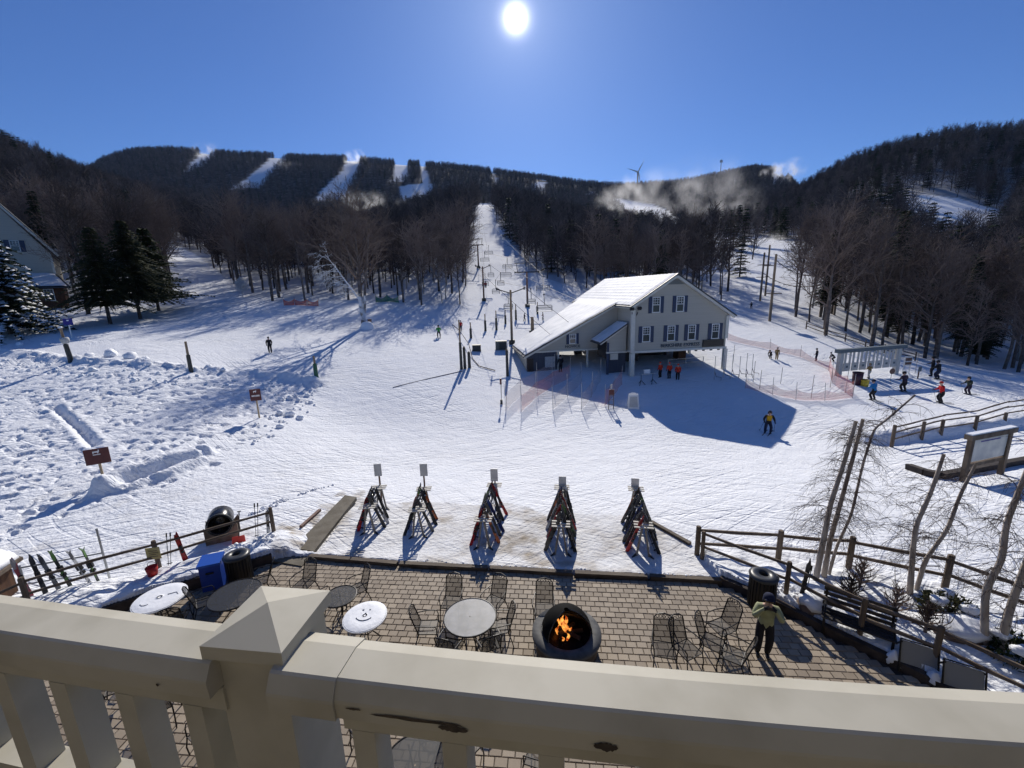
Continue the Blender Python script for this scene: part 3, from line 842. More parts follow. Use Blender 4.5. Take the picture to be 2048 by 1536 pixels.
# roof slabs with snow
def slab(name, a, b, c, d, th, mats, parent=st):
    """a, b along eave, c, d along ridge (top face); thickness th downward"""
    p = np.array([a, b, c, d], float); q = p.copy(); q[:, 2] -= th
    return part(name, MB().add(np.concatenate([p, q]), [[0, 1, 2, 3], [7, 6, 5, 4], [0, 4, 5, 1], [1, 5, 6, 2], [2, 6, 7, 3], [3, 7, 4, 0]]), mats, parent)
M_ROOFSNOW = material('settled_roof_snow', (0.64, 0.66, 0.69), 0.7, color2=(0.78, 0.79, 0.81), nscale=0.9, bump=0.6, bscale=3, detail=6)
def snow_on(a, b, c, d, up, parent, seams=18, melt=0.0):
    """lumpy snow sheet on a roof plane with rows of faint ridges left by the seams"""
    a, b, c, d = [np.array(v, float) for v in (a, b, c, d)]
    n, m = 150, 70
    s = np.linspace(0.012, 0.988, n)[:, None, None]; t = np.linspace(0.02, 0.985, m)[None, :, None]
    P = (a * (1 - s) + b * s) * (1 - t) + (d * (1 - s) + c * s) * t
    x, y = P[..., 0], P[..., 1]
    h = up + 0.05 * fbm(x * 1.3, y * 1.3, 3, 31) + 0.03 * np.abs(np.cos(s[..., 0] * seams * 3.1416)) ** 6 + 0.02 * np.abs(np.cos(t[..., 0] * seams * 1.2)) ** 4
    edge = np.minimum(np.minimum(s, 1 - s)[..., 0] * 30, np.minimum(t, 1 - t)[..., 0] * 35)
    h = h * np.clip(edge, 0.12, 1)
    if melt:
        k = fbm(x * 0.9, y * 2.0, 3, 33); h = np.where((k > 0.62) & (s[..., 0] < melt), -0.03, h)
    P = P.copy(); P[..., 2] += h
    i = np.arange(n - 1)[:, None] * m + np.arange(m - 1)[None, :]
    F = np.stack([i, i + m, i + m + 1, i + 1], 2).reshape(-1, 4)
    return part('snow_layer', MB().add(P.reshape(-1, 3), F), M_ROOFSNOW, parent, True)
E0, E1 = -0.45, 18.8
xl, xr = -0.45, 10.45
r1 = slab('roof', (xl, E0, roofz(xl)), (xl, E1, roofz(xl)), (RG, E1, RGZ), (RG, E0, RGZ), 0.10, M_ROOFDK)
snow_on((xl, E0, roofz(xl)), (xl, E1, roofz(xl)), (RG, E1, RGZ), (RG, E0, RGZ), 0.07, r1, 26)
r2 = slab('roof', (xr, E1, roofz(xr)), (xr, E0, roofz(xr)), (RG + 0.004, E0, RGZ - 0.003), (RG + 0.004, E1, RGZ - 0.003), 0.10, M_ROOFDK)
snow_on((xr, E1, roofz(xr)), (xr, E0, roofz(xr)), (RG, E0, RGZ), (RG, E1, RGZ), 0.05, r2, 26)
# cream rake boards under the roof edge of the gable
rb = MB()
for x0, x1 in ((xl + 0.12, RG - 0.02), (RG + 0.02, xr - 0.12)):
    rb.beam((x0, -0.22, roofz(x0) - 0.24), (x1, -0.22, roofz(x1) - 0.24), 0.34, 0.20, (0, 0, 1))
part('rake_board', rb, M_TRIM, st)
# eave soffit on the wing side
part('soffit', MB().box((-0.16, 1.75, roofz(-0.3) - 0.22), (0.5, 4.2, 0.16)), M_TRIM, st)
# louvre vent in the gable peak
part('gable_vent', MB().prism([(3.05, -0.03, 8.55), (5.15, -0.03, 8.55), (4.55, -0.03, 9.02), (3.65, -0.03, 9.02)], (0, 0.028, 0)), material('vent_grey', (0.17, 0.18, 0.17), 0.8, bump=0.6, bscale=1, stretch=(1, 1, 40)), st)
# beam under the gable wall and posts
part('beam', MB().box((4.88, 0.02, 2.31), (9.9, 0.34, 0.214)), M_TRIM, st)
part('beam', MB().box((0.05, 9.4, 2.31), (0.22, 18.2, 0.20)), M_TRIM, st)
for (x, y, w) in ((0.0, -0.02, 0.40), (9.72, 0.0, 0.34)):
    part('corner_post', MB().box((x, y - 0.06, (2.2 - 0.4) / 2), (w, w, 2.6)).box((x, y - 0.03, 4.3), (w * 0.92, 0.24, 4.0 if x < 1 else 2.2), None), M_TRIM, st)
for (x, y) in ((3.3, 6.0), (6.6, 6.0), (9.55, 6.0), (9.55, 12.0), (3.3, 12.5), (6.6, 12.5), (0.1, 12.0), (9.55, 17.8), (0.1, 17.8)):
    part('post', MB().box((x, y, 0.9), (0.26, 0.26, 2.75)), M_TRIM if x > 9 else M_DARK, st)
# windows: frame, muntins, panes, a pair of shutters
def window(x, z, w, h, parent=st, y=0.0, shut=0.34, rows=4, cols=3, face=-1):
    e = thing('window', None, None, (x, y, z)); e.parent = parent
    for k in ('label', 'category'):
        if k in e: del e[k]
    t = 0.07
    fr = MB().box((0, face * 0.05, h / 2 - t / 2), (w, 0.09, t)).box((0, face * 0.06, -h / 2 + t / 2), (w + 0.06, 0.12, t))
    for sx in (-1, 1): fr.box((sx * (w / 2 - t / 2), face * 0.05, 0), (t, 0.09, h - 2 * t - 0.004))
    fr.box((0, face * 0.045, 0), (w - 2 * t - 0.004, 0.07, 0.06))
    part('frame', fr, M_WHITE, e)
    mu = MB()
    for c in range(1, cols): mu.box((-w / 2 + w * c / cols, face * 0.035, h * 0.25), (0.028, 0.03, h * 0.40))
    for r in range(1, rows // 2 + 1): mu.box((0, face * 0.0351, h * (0.5 - 0.5 * r / (rows // 2 + 1))), (w - 2 * t, 0.028, 0.028))
    part('muntin', mu, M_WHITE, e)
    for sz in (-1, 1):
        part('pane', MB().box((0, face * 0.015, sz * h * 0.245), (w - 2 * t - 0.01, 0.02, h * 0.44)), M_GLASS, e)
    if shut:
        for sx in (-1, 1):
            part('shutter', MB().box((sx * (w / 2 + shut / 2 + 0.02), face * 0.03, 0.0), (shut, 0.05, h + 0.1)), M_SHUTTER, e)
    return e
for x in (2.27, 4.69): window(x, 6.71, 0.80, 1.46)
for x in (1.38, 3.92, 6.06, 8.54): window(x, 3.95, 0.80, 1.46)
# lettering and display board
def letter(txt, size, loc, parent, mat, rx=90, depth_=0.012, bold=True, width=None):
    me = text_mesh(txt, size, depth_, bold); me.materials.clear(); me.materials.append(mat)
    o = obj('lettering', me, parent, loc); o.rotation_euler = (R_(rx), 0, 0)
    if width:
        xs = [v.co.x for v in me.vertices]; k = width / (max(xs) - min(xs)); o.scale = (k, 1, 1)
    return o
letter('BERKSHIRE EXPRESS', 0.46, (4.95, -0.03, 2.77), st, M_NAVYTXT, width=4.05)
bd = part('display_board', MB().box((8.38, -0.09, 2.83), (2.2, 0.14, 0.66)), M_BOARD, st)
part('flood_lamp', MB().box((-0.28, -0.35, 6.45), (0.34, 0.22, 0.26), rotx(0.5)).beam((-0.18, -0.2, 6.1), (-0.12, -0.1, 5.8), 0.06, 0.06), M_DARK, st)
part('flood_lamp', MB().box((0.48, -0.35, 6.45), (0.34, 0.22, 0.26), rotx(0.5)).beam((0.38, -0.2, 6.1), (0.32, -0.1, 5.8), 0.06, 0.06), M_DARK, st)
lights = MB()
for x in (6.6, 7.4, 8.2, 9.0): lights.box((x, -0.08, 2.14), (0.22, 0.12, 0.10))
part('marker_lamp_strip', lights, M_DARK, st)

# ---- the low wing with the long sloping roof
WX0, WY0, WY1 = -9.62, 3.7, 12.2
wz0 = wingz(-9.95)
w1 = slab('roof', (-10.05, WY0 - 0.4, wingz(-10.05)), (-10.05, WY1 - 0.5, wingz(-10.05)), (-0.46, 17.2, wingz(-0.46)), (-0.46, WY0 - 0.4, wingz(-0.46)), 0.10, M_ROOFDK)
snow_on((-10.05, WY0 - 0.4, wingz(-10.05)), (-10.05, WY1 - 0.5, wingz(-10.05)), (0.15, 17.4, wingz(0.15) - 0.02), (0.15, WY0 - 0.4, wingz(0.15) - 0.02), 0.10, w1, 12)
part('rake_board', MB().beam((-9.9, WY0 - 0.2, wingz(-9.9) - 0.22), (-0.5, WY0 - 0.2, wingz(-0.5) - 0.22), 0.3, 0.18), M_TRIM, st)
wall([(-8.9, WY0, 2.32), (-0.02, WY0, 2.32), (-0.02, WY0, wingz(0) - 0.18), (-8.9, WY0, wingz(-8.9) - 0.14)], (0, 0.16, 0))
part('beam', MB().box((-4.55, WY0 - 0.04, 2.24), (8.9, 0.22, 0.15)), M_TRIM, st)
# closed hut at the low end
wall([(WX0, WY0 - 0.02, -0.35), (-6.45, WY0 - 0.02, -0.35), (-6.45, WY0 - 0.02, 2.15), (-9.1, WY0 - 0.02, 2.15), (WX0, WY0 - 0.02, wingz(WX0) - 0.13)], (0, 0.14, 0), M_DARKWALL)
wall([(WX0, WY0 + 0.125, -0.4), (WX0, WY1, -0.4), (WX0, WY1, wingz(WX0) - 0.13), (WX0, WY0 + 0.125, wingz(WX0) - 0.13)], (0.14, 0, 0), M_SIDING)
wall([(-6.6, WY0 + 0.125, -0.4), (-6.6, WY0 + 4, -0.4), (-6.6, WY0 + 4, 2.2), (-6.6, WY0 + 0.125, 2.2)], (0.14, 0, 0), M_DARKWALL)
part('door', MB().box((-9.25, WY0 - 0.045, 0.75), (0.62, 0.04, 1.7)), M_BOARD, st)
part('notice_board', MB().box((-7.2, WY0 - 0.06, 1.15), (1.05, 0.05, 1.1)), material('faded_map', (0.32, 0.34, 0.35), 0.6, color2=(0.42, 0.44, 0.44), nscale=5), st)
window(-4.8, 3.42, 0.72, 1.0, y=WY0, shut=0.27)
letter('NOVICE', 0.36, (-4.8, WY0 - 0.03, 2.63), st, M_NAVYTXT, width=1.6)
for x in (-6.3, -3.2, -0.2): part('post', MB().box((x, WY0 + 0.06, 0.9), (0.18, 0.18, 2.6)), M_TRIM, st)
# ---- boxed-out bay between wing and gable, with its own little snowy roof
BX0, BX1, BYF = -2.15, -0.205, 0.9
wall([(BX0, BYF, 2.30), (BX1, BYF, 2.30), (BX1, BYF, 4.92), (BX0, BYF, 3.75)], (0, 0.15, 0))
wall([(BX0, BYF + 0.155, 1.6), (BX0, WY0 - 0.05, 1.6), (BX0, WY0 - 0.05, 3.72), (BX0, BYF + 0.155, 3.72)], (0.12, 0, 0), M_DARK)
b1 = slab('roof', (-3.05, BYF - 0.3, 3.18), (-3.05, WY0 - 0.42, 3.18), (-0.21, WY0 - 0.42, 5.02), (-0.21, BYF - 0.3, 5.02), 0.09, M_ROOFDK)
snow_on((-3.05, BYF - 0.3, 3.18), (-3.05, WY0 - 0.42, 3.18), (-0.21, WY0 - 0.42, 5.02), (-0.21, BYF - 0.3, 5.02), 0.09, b1, 5)
part('rake_board', MB().beam((-2.9, BYF - 0.12, 3.10), (-0.25, BYF - 0.12, 4.82), 0.2, 0.13), M_TRIM, st)
part('beam', MB().box((-1.15, BYF + 0.05, 2.22), (2.1, 0.22, 0.15)), M_TRIM, st)
part('post', MB().box((BX0 + 0.1, BYF + 0.06, 1.4), (0.2, 0.2, 3.6)), M_SHUTTER, st)
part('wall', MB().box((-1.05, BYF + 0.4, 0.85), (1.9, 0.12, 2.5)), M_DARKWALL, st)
part('notice_board', MB().box((-1.3, BYF + 0.30, 1.75), (0.8, 0.05, 0.6)), M_TRIM, st)
# dark back walls of the loading bay and the lift's drive and haul wheel
part('wall', MB().box((-2.6, 9.0, 1.2), (0.9, 0.3, 2.6)), M_DARK, st)
part('drive_housing', MB().box((4.4, 7.5, 1.75), (2.6, 6.0, 1.0)).box((2.0, 5.2, 0.9), (1.6, 1.2, 2.2)), M_DARK, st)
part('haul_wheel', MB().lathe([(0.2, 1.0), (2.0, 1.0), (2.05, 1.06), (2.0, 1.12), (0.2, 1.12)], 28, (4.4, 6.0, 0.2)), M_DARK, st)
part('control_cabin', MB().box((7.4, 4.3, 0.85), (0.9, 1.1, 2.5)), M_BROWNW, st)
part('rail', MB().beam((5.0, 2.2, 0.95), (9.3, 2.8, 0.95), 0.05, 0.05).beam((5.0, 2.2, 0.5), (9.3, 2.8, 0.5), 0.05, 0.05).box((5.0, 2.2, 0.4), (0.06, 0.06, 1.2)).box((7.1, 2.5, 0.4), (0.06, 0.06, 1.2)).box((9.3, 2.8, 0.4), (0.06, 0.06, 1.2)), M_STEEL, st)

# ---- grey house at the left with a wooden shed and lean-to roof
HP = at(115, 617); HA = R_(42)
Hx = np.array([math.cos(HA), math.sin(HA)]); Hy = np.array([-Hx[1], Hx[0]])
def hpt(px, py, b=0.0):
    u, y, w = ray(px, py); o = HP[:2] + b * Hy; t = (o @ Hy) / (u * Hy[0] + y * Hy[1])
    p = np.array([u * t, y * t]); d = p - HP[:2]
    return np.array([d @ Hx, b, EYE + w * t - HP[2]])
hs = thing('house', 'grey house with steep gable and snowy lean-to roof behind the snow-laden spruce', 'house', HP, HA)
B1 = 6.5
g0, g1, g2, g3 = hpt(-170, 262, B1), hpt(118, 508, B1), hpt(124, 575, B1), hpt(-170, 575, B1)
bot = -1.5
part('wall', MB().prism([(g3[0] - 2, B1, bot), (g1[0] - 0.9, B1, bot), (g1[0] - 0.9, B1, g1[2] - 0.1), (g0[0], B1, g0[2] - 0.1), (g3[0] - 2, B1, g0[2] - 2)], (0, 0.2, 0)), M_SIDING, hs)
part('wall', MB().box((g1[0] - 1.0, B1 + 6.2, (bot + g1[2]) / 2 - 0.2), (0.2, 11.9, g1[2] - bot - 0.6)), M_SIDING, hs)
dx = g1[0] - g0[0]; dz = g1[2] - g0[2]
hr = slab('roof', (g1[0], B1 - 0.5, g1[2]), (g1[0], B1 + 12, g1[2]), (g0[0], B1 + 12, g0[2]), (g0[0], B1 - 0.5, g0[2]), 0.18, M_ROOFDK, hs)
part('rake_board', MB().beam((g0[0], B1 - 0.25, g0[2] - 0.35), (g1[0] - 0.1, B1 - 0.25, g1[2] - 0.33), 0.3, 0.3), M_TRIM, hs)
wv = hpt(30, 492, B1)
window(wv[0], wv[2], 1.0, 1.6, hs, B1, 0.55)
part('corner_board', MB().box((g1[0] - 1.0, B1 - 0.05, (bot + g1[2]) / 2), (0.28, 0.08, g1[2] - bot - 1.0)), M_TRIM, hs)
# lean-to
l0, l1, l2 = hpt(0, 520, B1), hpt(118, 553, B1 - 0.3), hpt(142, 574, -0.3)
lw = slab('lean_to_roof', (l2[0] - 26, -0.6, l2[2]), (l2[0], -0.6, l2[2]), (l1[0] - 0.2, B1 - 0.02, l1[2] + 0.4), (l1[0] - 24, B1 - 0.02, l1[2] + 0.4), 0.15, M_ROOFDK, hs)
snow_on((l2[0] - 26, -0.6, l2[2]), (l2[0], -0.6, l2[2]), (l1[0] - 0.2, B1 - 0.02, l1[2] + 0.4), (l1[0] - 24, B1 - 0.02, l1[2] + 0.4), 0.18, lw, 3)
s0, s1 = hpt(60, 617, 0), hpt(138, 617, 0)
part('shed_wall', MB().prism([(s0[0] - 20, 0, -1.2), (s1[0], 0, -1.2), (s1[0] - 0.1, 0, l2[2] - 0.12), (s0[0] - 20, 0, l2[2] - 0.12)], (0, 0.2, 0)), M_BROWNW, hs)
part('shed_wall', MB().prism([(s1[0] - 0.2, 0.21, -1.2), (s1[0] - 0.2, B1, -1.2), (s1[0] - 0.2, B1, l2[2]), (s1[0] - 0.2, 0.21, l2[2] - 0.05)], (0.15, 0, 0)), M_BROWNW, hs)
wv = hpt(99, 590, 0); window(wv[0], wv[2], 1.05, 1.75, hs, 0, 0)

# ================================================================== CHAIRLIFTS
M_RUST = material('rusty_steel', (0.13, 0.07, 0.05), 0.8, color2=(0.20, 0.12, 0.09), nscale=3, stretch=(1, 1, 0.3))
M_POLE = material('wood_pole', (0.20, 0.15, 0.10), 0.85, color2=(0.30, 0.23, 0.16), nscale=3, stretch=(1, 1, 0.2))
M_PAD = material('dark_padding', (0.03, 0.035, 0.035), 0.6)
M_PADG = material('green_padding', (0.015, 0.09, 0.055), 0.6)
M_CHAIRM = material('chair_grey_metal', (0.16, 0.165, 0.17), 0.5, metal=0.5)
def top_of(P, py): return np.array([P[0], P[1], top_z(P, py)])
arm_pts = {}
def tower(px, pyb, pyt, arm, label, key, style='T', r=0.22, mat=None):
    P = at(px, pyb); H = top_z(P, pyt) - P[2]
    e = thing('lift_tower', label, 'lift tower', P, 0, 'chairlift towers')
    part('mast', MB().tube([(0, 0, -0.4), (0, 0, H)], [r, r * 0.75], 10), mat or M_RUST, e, True)
    part('footing', MB().cyl((0, 0, -0.4), (0, 0, 0.55), r * 2.4, r * 2.2, 10), M_PAD, e)
    if style == 'T':
        c = MB().beam((-arm / 2, 0, H - 0.1), (arm / 2, 0, H - 0.1), 0.18, 0.2)
        part('crossarm', c, M_DARK, e)
        fr = MB()
        for sx in (-1, 1): fr.beam((sx * arm * 0.38, 0, H), (sx * arm * 0.44, 0, H + 1.5), 0.1, 0.1)
        fr.beam((-arm * 0.5, 0, H + 1.5), (arm * 0.5, 0, H + 1.5), 0.12, 0.12)
        part('lifting_frame', fr, M_DARK, e)
    else:
        c = MB()
        for sx in (-1, 1): c.beam((0, 0, H - 0.4), (sx * arm / 2, 0, H + 0.15), 0.10, 0.12)
        part('crossarm', c, M_DARK, e)
    for sx in (-1, 1):
        z = H - 0.15 if style == 'T' else H + 0.15
        sh = MB()
        for k in range(4): sh.cyl((sx * arm / 2 - 0.06, (k - 1.5) * 0.55, z), (sx * arm / 2 + 0.06, (k - 1.5) * 0.55, z), 0.16, None, 10)
        sh.beam((sx * arm / 2, -1.1, z), (sx * arm / 2, 1.1, z), 0.08, 0.14)
        part('sheave_train', sh, M_DARK, e)
        arm_pts[key, sx] = np.array([P[0] + sx * arm / 2, P[1], P[2] + z + 0.22])
    return e
tower(1055, 614, 543, 4.4, 'tall rusty lift tower with wide crossarm and lifting frame beside the lift station', 'B', r=0.2)
tower(957, 534, 489, 3.0, 'rusty lift tower with crossarm against the trees high on the slope', 'A')
tower(968, 602, 533, 2.6, 'slim reddish lift tower beside the woods on the chairlift slope', 'C', 'Y', 0.18)
tower(1024, 688, 580, 3.4, 'wooden lift pole with two raised arms in the novice lift line', 'D', 'Y', 0.17, M_POLE)

def make_chair(W, small):
    e = thing('lift_chair', 'chair', 'lift chair')
    part('seat', MB().box((0, 0, 0.04), (W, 0.45, 0.05)), M_CHAIRM, e)
    bf = MB().tube([(-W / 2, -0.2, 0.05), (-W / 2, -0.25, 0.75), (-W / 2 + 0.12, -0.25, 0.85), (W / 2 - 0.12, -0.25, 0.85), (W / 2, -0.25, 0.75), (W / 2, -0.2, 0.05)], 0.05, 5)
    for k in range(3): bf.beam((-W / 2, -0.24, 0.25 + 0.2 * k), (W / 2, -0.24, 0.25 + 0.2 * k), 0.03, 0.06)
    part('backrest', bf, M_CHAIRM, e)
    part('hanger', MB().tube([(0, -0.25, 0.85), (0, -0.3, 1.5), (0, -0.05, 2.3)], 0.05, 6), M_CHAIRM, e)
    part('safety_bar', MB().tube([(-W / 2, -0.2, 0.6), (-W / 2, 0.35, 0.5), (W / 2, 0.35, 0.5), (W / 2, -0.2, 0.6)], 0.03, 5), M_CHAIRM, e)
    part('grip', MB().box((0, -0.05, 2.33), (0.12, 0.4, 0.16)), M_DARK, e)
    return e
quad, dbl = make_chair(2.2, False), make_chair(1.25, True)
CH = [  # px, py of the seat, distance, wide, label, rope
    (969.5, 523, 112, 1, 'wide lift chair hanging just below the highest tower', 'xl'),
    (978, 509, 121, 1, 'highest lift chair, carrying a rider up toward the highest tower', 'xl'),
    (1015, 537, 101, 1, 'wide lift chair hanging above the largest chair on the uphill rope', 'xl'),
    (1012, 554, 88, 1, 'large lift chair hanging beside the tall crossarm tower', 'xl'),
    (1086, 582, 72, 1, 'empty lift chair hanging between the tall tower and the station roof', 'xr'),
    (1088, 623, 60, 1, 'lift chair hanging low beside the station roof at the loading point', 'xr'),
    (982, 554, 94, 0, 'narrow lift chair behind the slim reddish tower', 'nr'),
    (1002, 571, 82, 0, 'narrow lift chair on the far rope of the novice lift', 'nr'),
    (992, 588, 75, 0, 'narrow lift chair hanging nearest the wooden lift pole', 'nr'),
    (971, 572, 88, 0, 'narrow lift chair with a rider in red passing the slim tower', 'nl'),
    (1017, 620, 62, 0, 'narrow lift chair low behind the wooden lift pole', 'nr'),
    (1062, 610, 64, 0, 'narrow lift chair swinging round the foot of the tall tower', 'nl2'),
]
tops = {}
CHP = {}
for px, py, Y, wide, lab, rope in CH:
    p = at_Y(px, py, Y); zg = gz(p[0], p[1])
    p[2] = max(p[2], zg + 0.5)
    c = copy_tree(quad if wide else dbl, None, p, gt.normal(0, 0.08), None, lab, 'chairs of the chairlifts')
    tops.setdefault(rope, []).append(p + np.array([0, -0.05, 2.36])); CHP[px] = p
kill(quad); kill(dbl)
def rope(pts, label):
    pts = sorted(pts, key=lambda p: p[1]); out = []
    for a, b in zip(pts[:-1], pts[1:]):
        L = np.linalg.norm(b - a)
        for k in range(6):
            t = k / 6; q = a * (1 - t) + b * t; q = q - np.array([0, 0, 4 * t * (1 - t) * L * 0.006]); out.append(q)
    out.append(pts[-1])
    single('haul_rope', MB().tube(out, 0.022, 5), M_DARK, label, 'cable', 'chairlift cables')
top_end = at_Y(962, 440, 200)
rope(tops['xl'] + [arm_pts['B', -1], arm_pts['A', 1], top_end, np.array([11.9, 49, 5.4])], 'uphill steel rope of the wide chairlift')
rope(tops['xr'] + [arm_pts['B', 1], top_end + np.array([3, 0, 0]), np.array([13.5, 51, 5.0])], 'steel rope from the station roof to the tall crossarm tower')
rope([t for t in tops['nr'] if t[1] > 70] + [arm_pts['D', 1], arm_pts['C', 1], at_Y(966, 450, 185), np.array([7.5, 44.5, 4.0])], 'steel rope of the novice lift above the wooden pole')
rope(tops['nl'] + [arm_pts['D', -1], arm_pts['C', -1], at_Y(960, 455, 180), np.array([4.5, 45.0, 3.6])], 'steel rope of the novice lift beside the woods')
# padded marker posts around the loading areas
def pad_post(px, pyb, pyt, label, r=0.10, pad=0.6, padm=None, group='padded posts in the lift lanes', lean=0.0, base=1.9):
    P = at(px, pyb); H = top_z(P, pyt) - P[2]
    e = thing('padded_post', label, 'post', P, 0, group)
    part('pole', MB().tube([(0, 0, -0.5), (lean, 0, H)], [r, r * 0.8], 8), M_POLE, e, True)
    part('pad', MB().tube([(0, 0, -0.3), (0.0, 0, H * 0.05), (lean * pad, 0, H * pad)], [r * base * 1.15, r * base, r * base * 0.9], 8), padm or M_PAD, e, True)
    return e
for (px, b, t, lab) in [(971, 662, 628, 'dark padded post below the slim reddish tower'), (993, 660, 621, 'dark padded post between the slim tower and the wooden pole'), (1011, 648, 620, 'dark padded post just behind the wooden lift pole'),
                        (1032, 640, 608, 'dark padded post at the foot of the tall crossarm tower'), (1075, 629, 604, 'dark padded post beside the riders boarding the lift'), (942, 676, 645, 'slim padded post beside the skier in red')]:
    pad_post(px, b, t, lab, 0.09, 0.62)
pad_post(1065, 664, 634, 'thick brown wooden stump post by the station roof', 0.26, 0.1)
# entry posts of the novice lane
pad_post(923, 738, 640, 'tall dark padded post with leaning hose at the lane entrance', 0.10, 0.55, base=1.5)
pad_post(930, 737, 693, 'short dark padded post in front of the tall lane entrance post', 0.11, 0.95, base=1.4)
pad_post(939, 735, 703, 'short padded post beside the lane entrance pair', 0.11, 0.95, base=1.5)
pad_post(1015, 752, 698, 'dark padded post at the low end of the station wing', 0.10, 0.95, base=1.4)
# snow-making hose along the lane
hp = [at(*q) for q in [(905, 650), (920, 672), (938, 700), (945, 718), (958, 733), (990, 742)]]
hp = [p + np.array([0, 0, 0.75 if i in (1, 2) else 0.08]) for i, p in enumerate(hp)]
single('snowmaking_hose', MB().tube(hp, 0.045, 6), M_TIMBER, 'grey hose draped past the lane entrance posts', 'hose')
hp = [at(786, 775), at(860, 757), at(925, 742)]
single('rope_on_snow', MB().tube([p + np.array([0, 0, 0.03]) for p in hp], 0.035, 5), M_PAD, 'thin dark rope lying on the snow toward the lane entrance', 'rope')
# equipment boxes
def kit_box(px0, px1, pyb, pyt, label, mat):
    P = at((px0 + px1) / 2, pyb); w = (px1 - px0) / 850 * depth(P); H = top_z(P, pyt) - P[2]
    e = thing('equipment_box', label, 'box', P, 0.1)
    part('body', MB().box((0, 0.4, H / 2 - 0.2), (w, 0.8, H + 0.4)), mat, e)
    part('lid', MB().box((0, 0.38, H + 0.02), (w * 1.05, 0.9, 0.05)), M_PAD, e)
    part('door', MB().box((w * 0.12, -0.012, H * 0.48), (w * 0.62, 0.02, H * 0.8)), M_PAD, e)
kit_box(992, 1014, 700, 683, 'dark grey-green equipment box behind the station wing', material('box_grey', (0.10, 0.11, 0.10), 0.6))
kit_box(945, 962, 703, 691, 'low snow-capped box beside the lane entrance posts', M_PAD)

# ================================================================== WIND TURBINE AND MAST ON THE RIDGE
TP = at_Y(1275, 362, 1080); TP[2] = gz(TP[0], TP[1])
hub = at_Y(1273, 344, 1075)
M_TURB = material('turbine_white_grey', (0.35, 0.37, 0.40), 0.5)
wt = thing('wind_turbine', 'three-bladed wind turbine standing on the far ridge', 'wind turbine', TP)
hz = hub[2] - TP[2]
part('tower', MB().tube([(0, 0, -3), (0, 0, hz)], [2.4, 1.5], 12), M_TURB, wt, True)
part('nacelle', MB().box((0, 0.5, hz + 0.8), (3, 7, 3)), M_TURB, wt)
for a in (62, 163, 283):
    a = R_(a); d = np.array([math.cos(a), 0, math.sin(a)]); n_ = np.array([-d[2], 0, d[0]])
    bl = np.array([d * 1.0 + n_ * 1.0, d * 6 + n_ * 1.6, d * 29, d * 6 - n_ * 0.9, d * 1.0 - n_ * 1.0]) + np.array([0, -4, hz + 0.8])
    part('blade', MB().prism(bl, (0, 0.5, 0)), M_TURB, wt)
part('hub', MB().lathe([(0.01, 0), (1.4, 0.5), (1.6, 2.0), (0.01, 2.0)], 10, (0, -5, hz + 0.8), R=rotx(-math.pi / 2)), M_TURB, wt)
MP = at_Y(1441, 345, 1050); MP[2] = gz(MP[0], MP[1]); mt = at_Y(1441, 321, 1050)[2] - MP[2]
ms = thing('radio_mast', 'thin radio mast with antenna cluster on the far ridge', 'mast', MP)
part('mast_pole', MB().tube([(0, 0, -2), (0, 0, mt)], [0.9, 0.6], 6), M_PAD, ms)
part('antenna_cluster', MB().box((-2.2, 0, mt - 2), (1.2, 1.2, 5)).box((2.2, 0, mt - 2), (1.2, 1.2, 5)).box((0, 0, mt - 3), (6, 0.8, 0.8)).box((0, 0, mt), (1.2, 1.2, 4)), M_PAD, ms)

# ================================================================== PEOPLE
def fabric(name, c, c2=None): return material(name, c, 0.85, color2=c2 or tuple(v * 1.25 for v in c), nscale=7, spec=0.2, bump=0.3, bscale=9)
M_SKIN = material('skin', (0.50, 0.31, 0.23), 0.6)
M_BLK = fabric('black_fabric', (0.016, 0.016, 0.020)); M_NAVY = fabric('navy_fabric', (0.018, 0.022, 0.045))
M_RED = fabric('red_fabric', (0.42, 0.012, 0.016)); M_ORG = fabric('orange_red_fabric', (0.55, 0.045, 0.02)); M_BLU = fabric('blue_fabric', (0.012, 0.13, 0.34))
M_TAN = fabric('tan_fabric', (0.24, 0.16, 0.06)); M_YEL = fabric('yellow_fabric', (0.52, 0.28, 0.015)); M_GRN = fabric('green_fabric', (0.035, 0.22, 0.04))
M_LIME = fabric('pale_lime_fabric', (0.29, 0.30, 0.175)); M_PALE_P = fabric('pale_trousers', (0.42, 0.40, 0.34)); M_PURP = fabric('dark_purple_fabric', (0.030, 0.020, 0.040))
M_GLOSSB = material('gloss_black', (0.012, 0.012, 0.014), 0.25)
M_LENS = material('goggle_lens', (0.10, 0.055, 0.02), 0.12, spec=0.8)
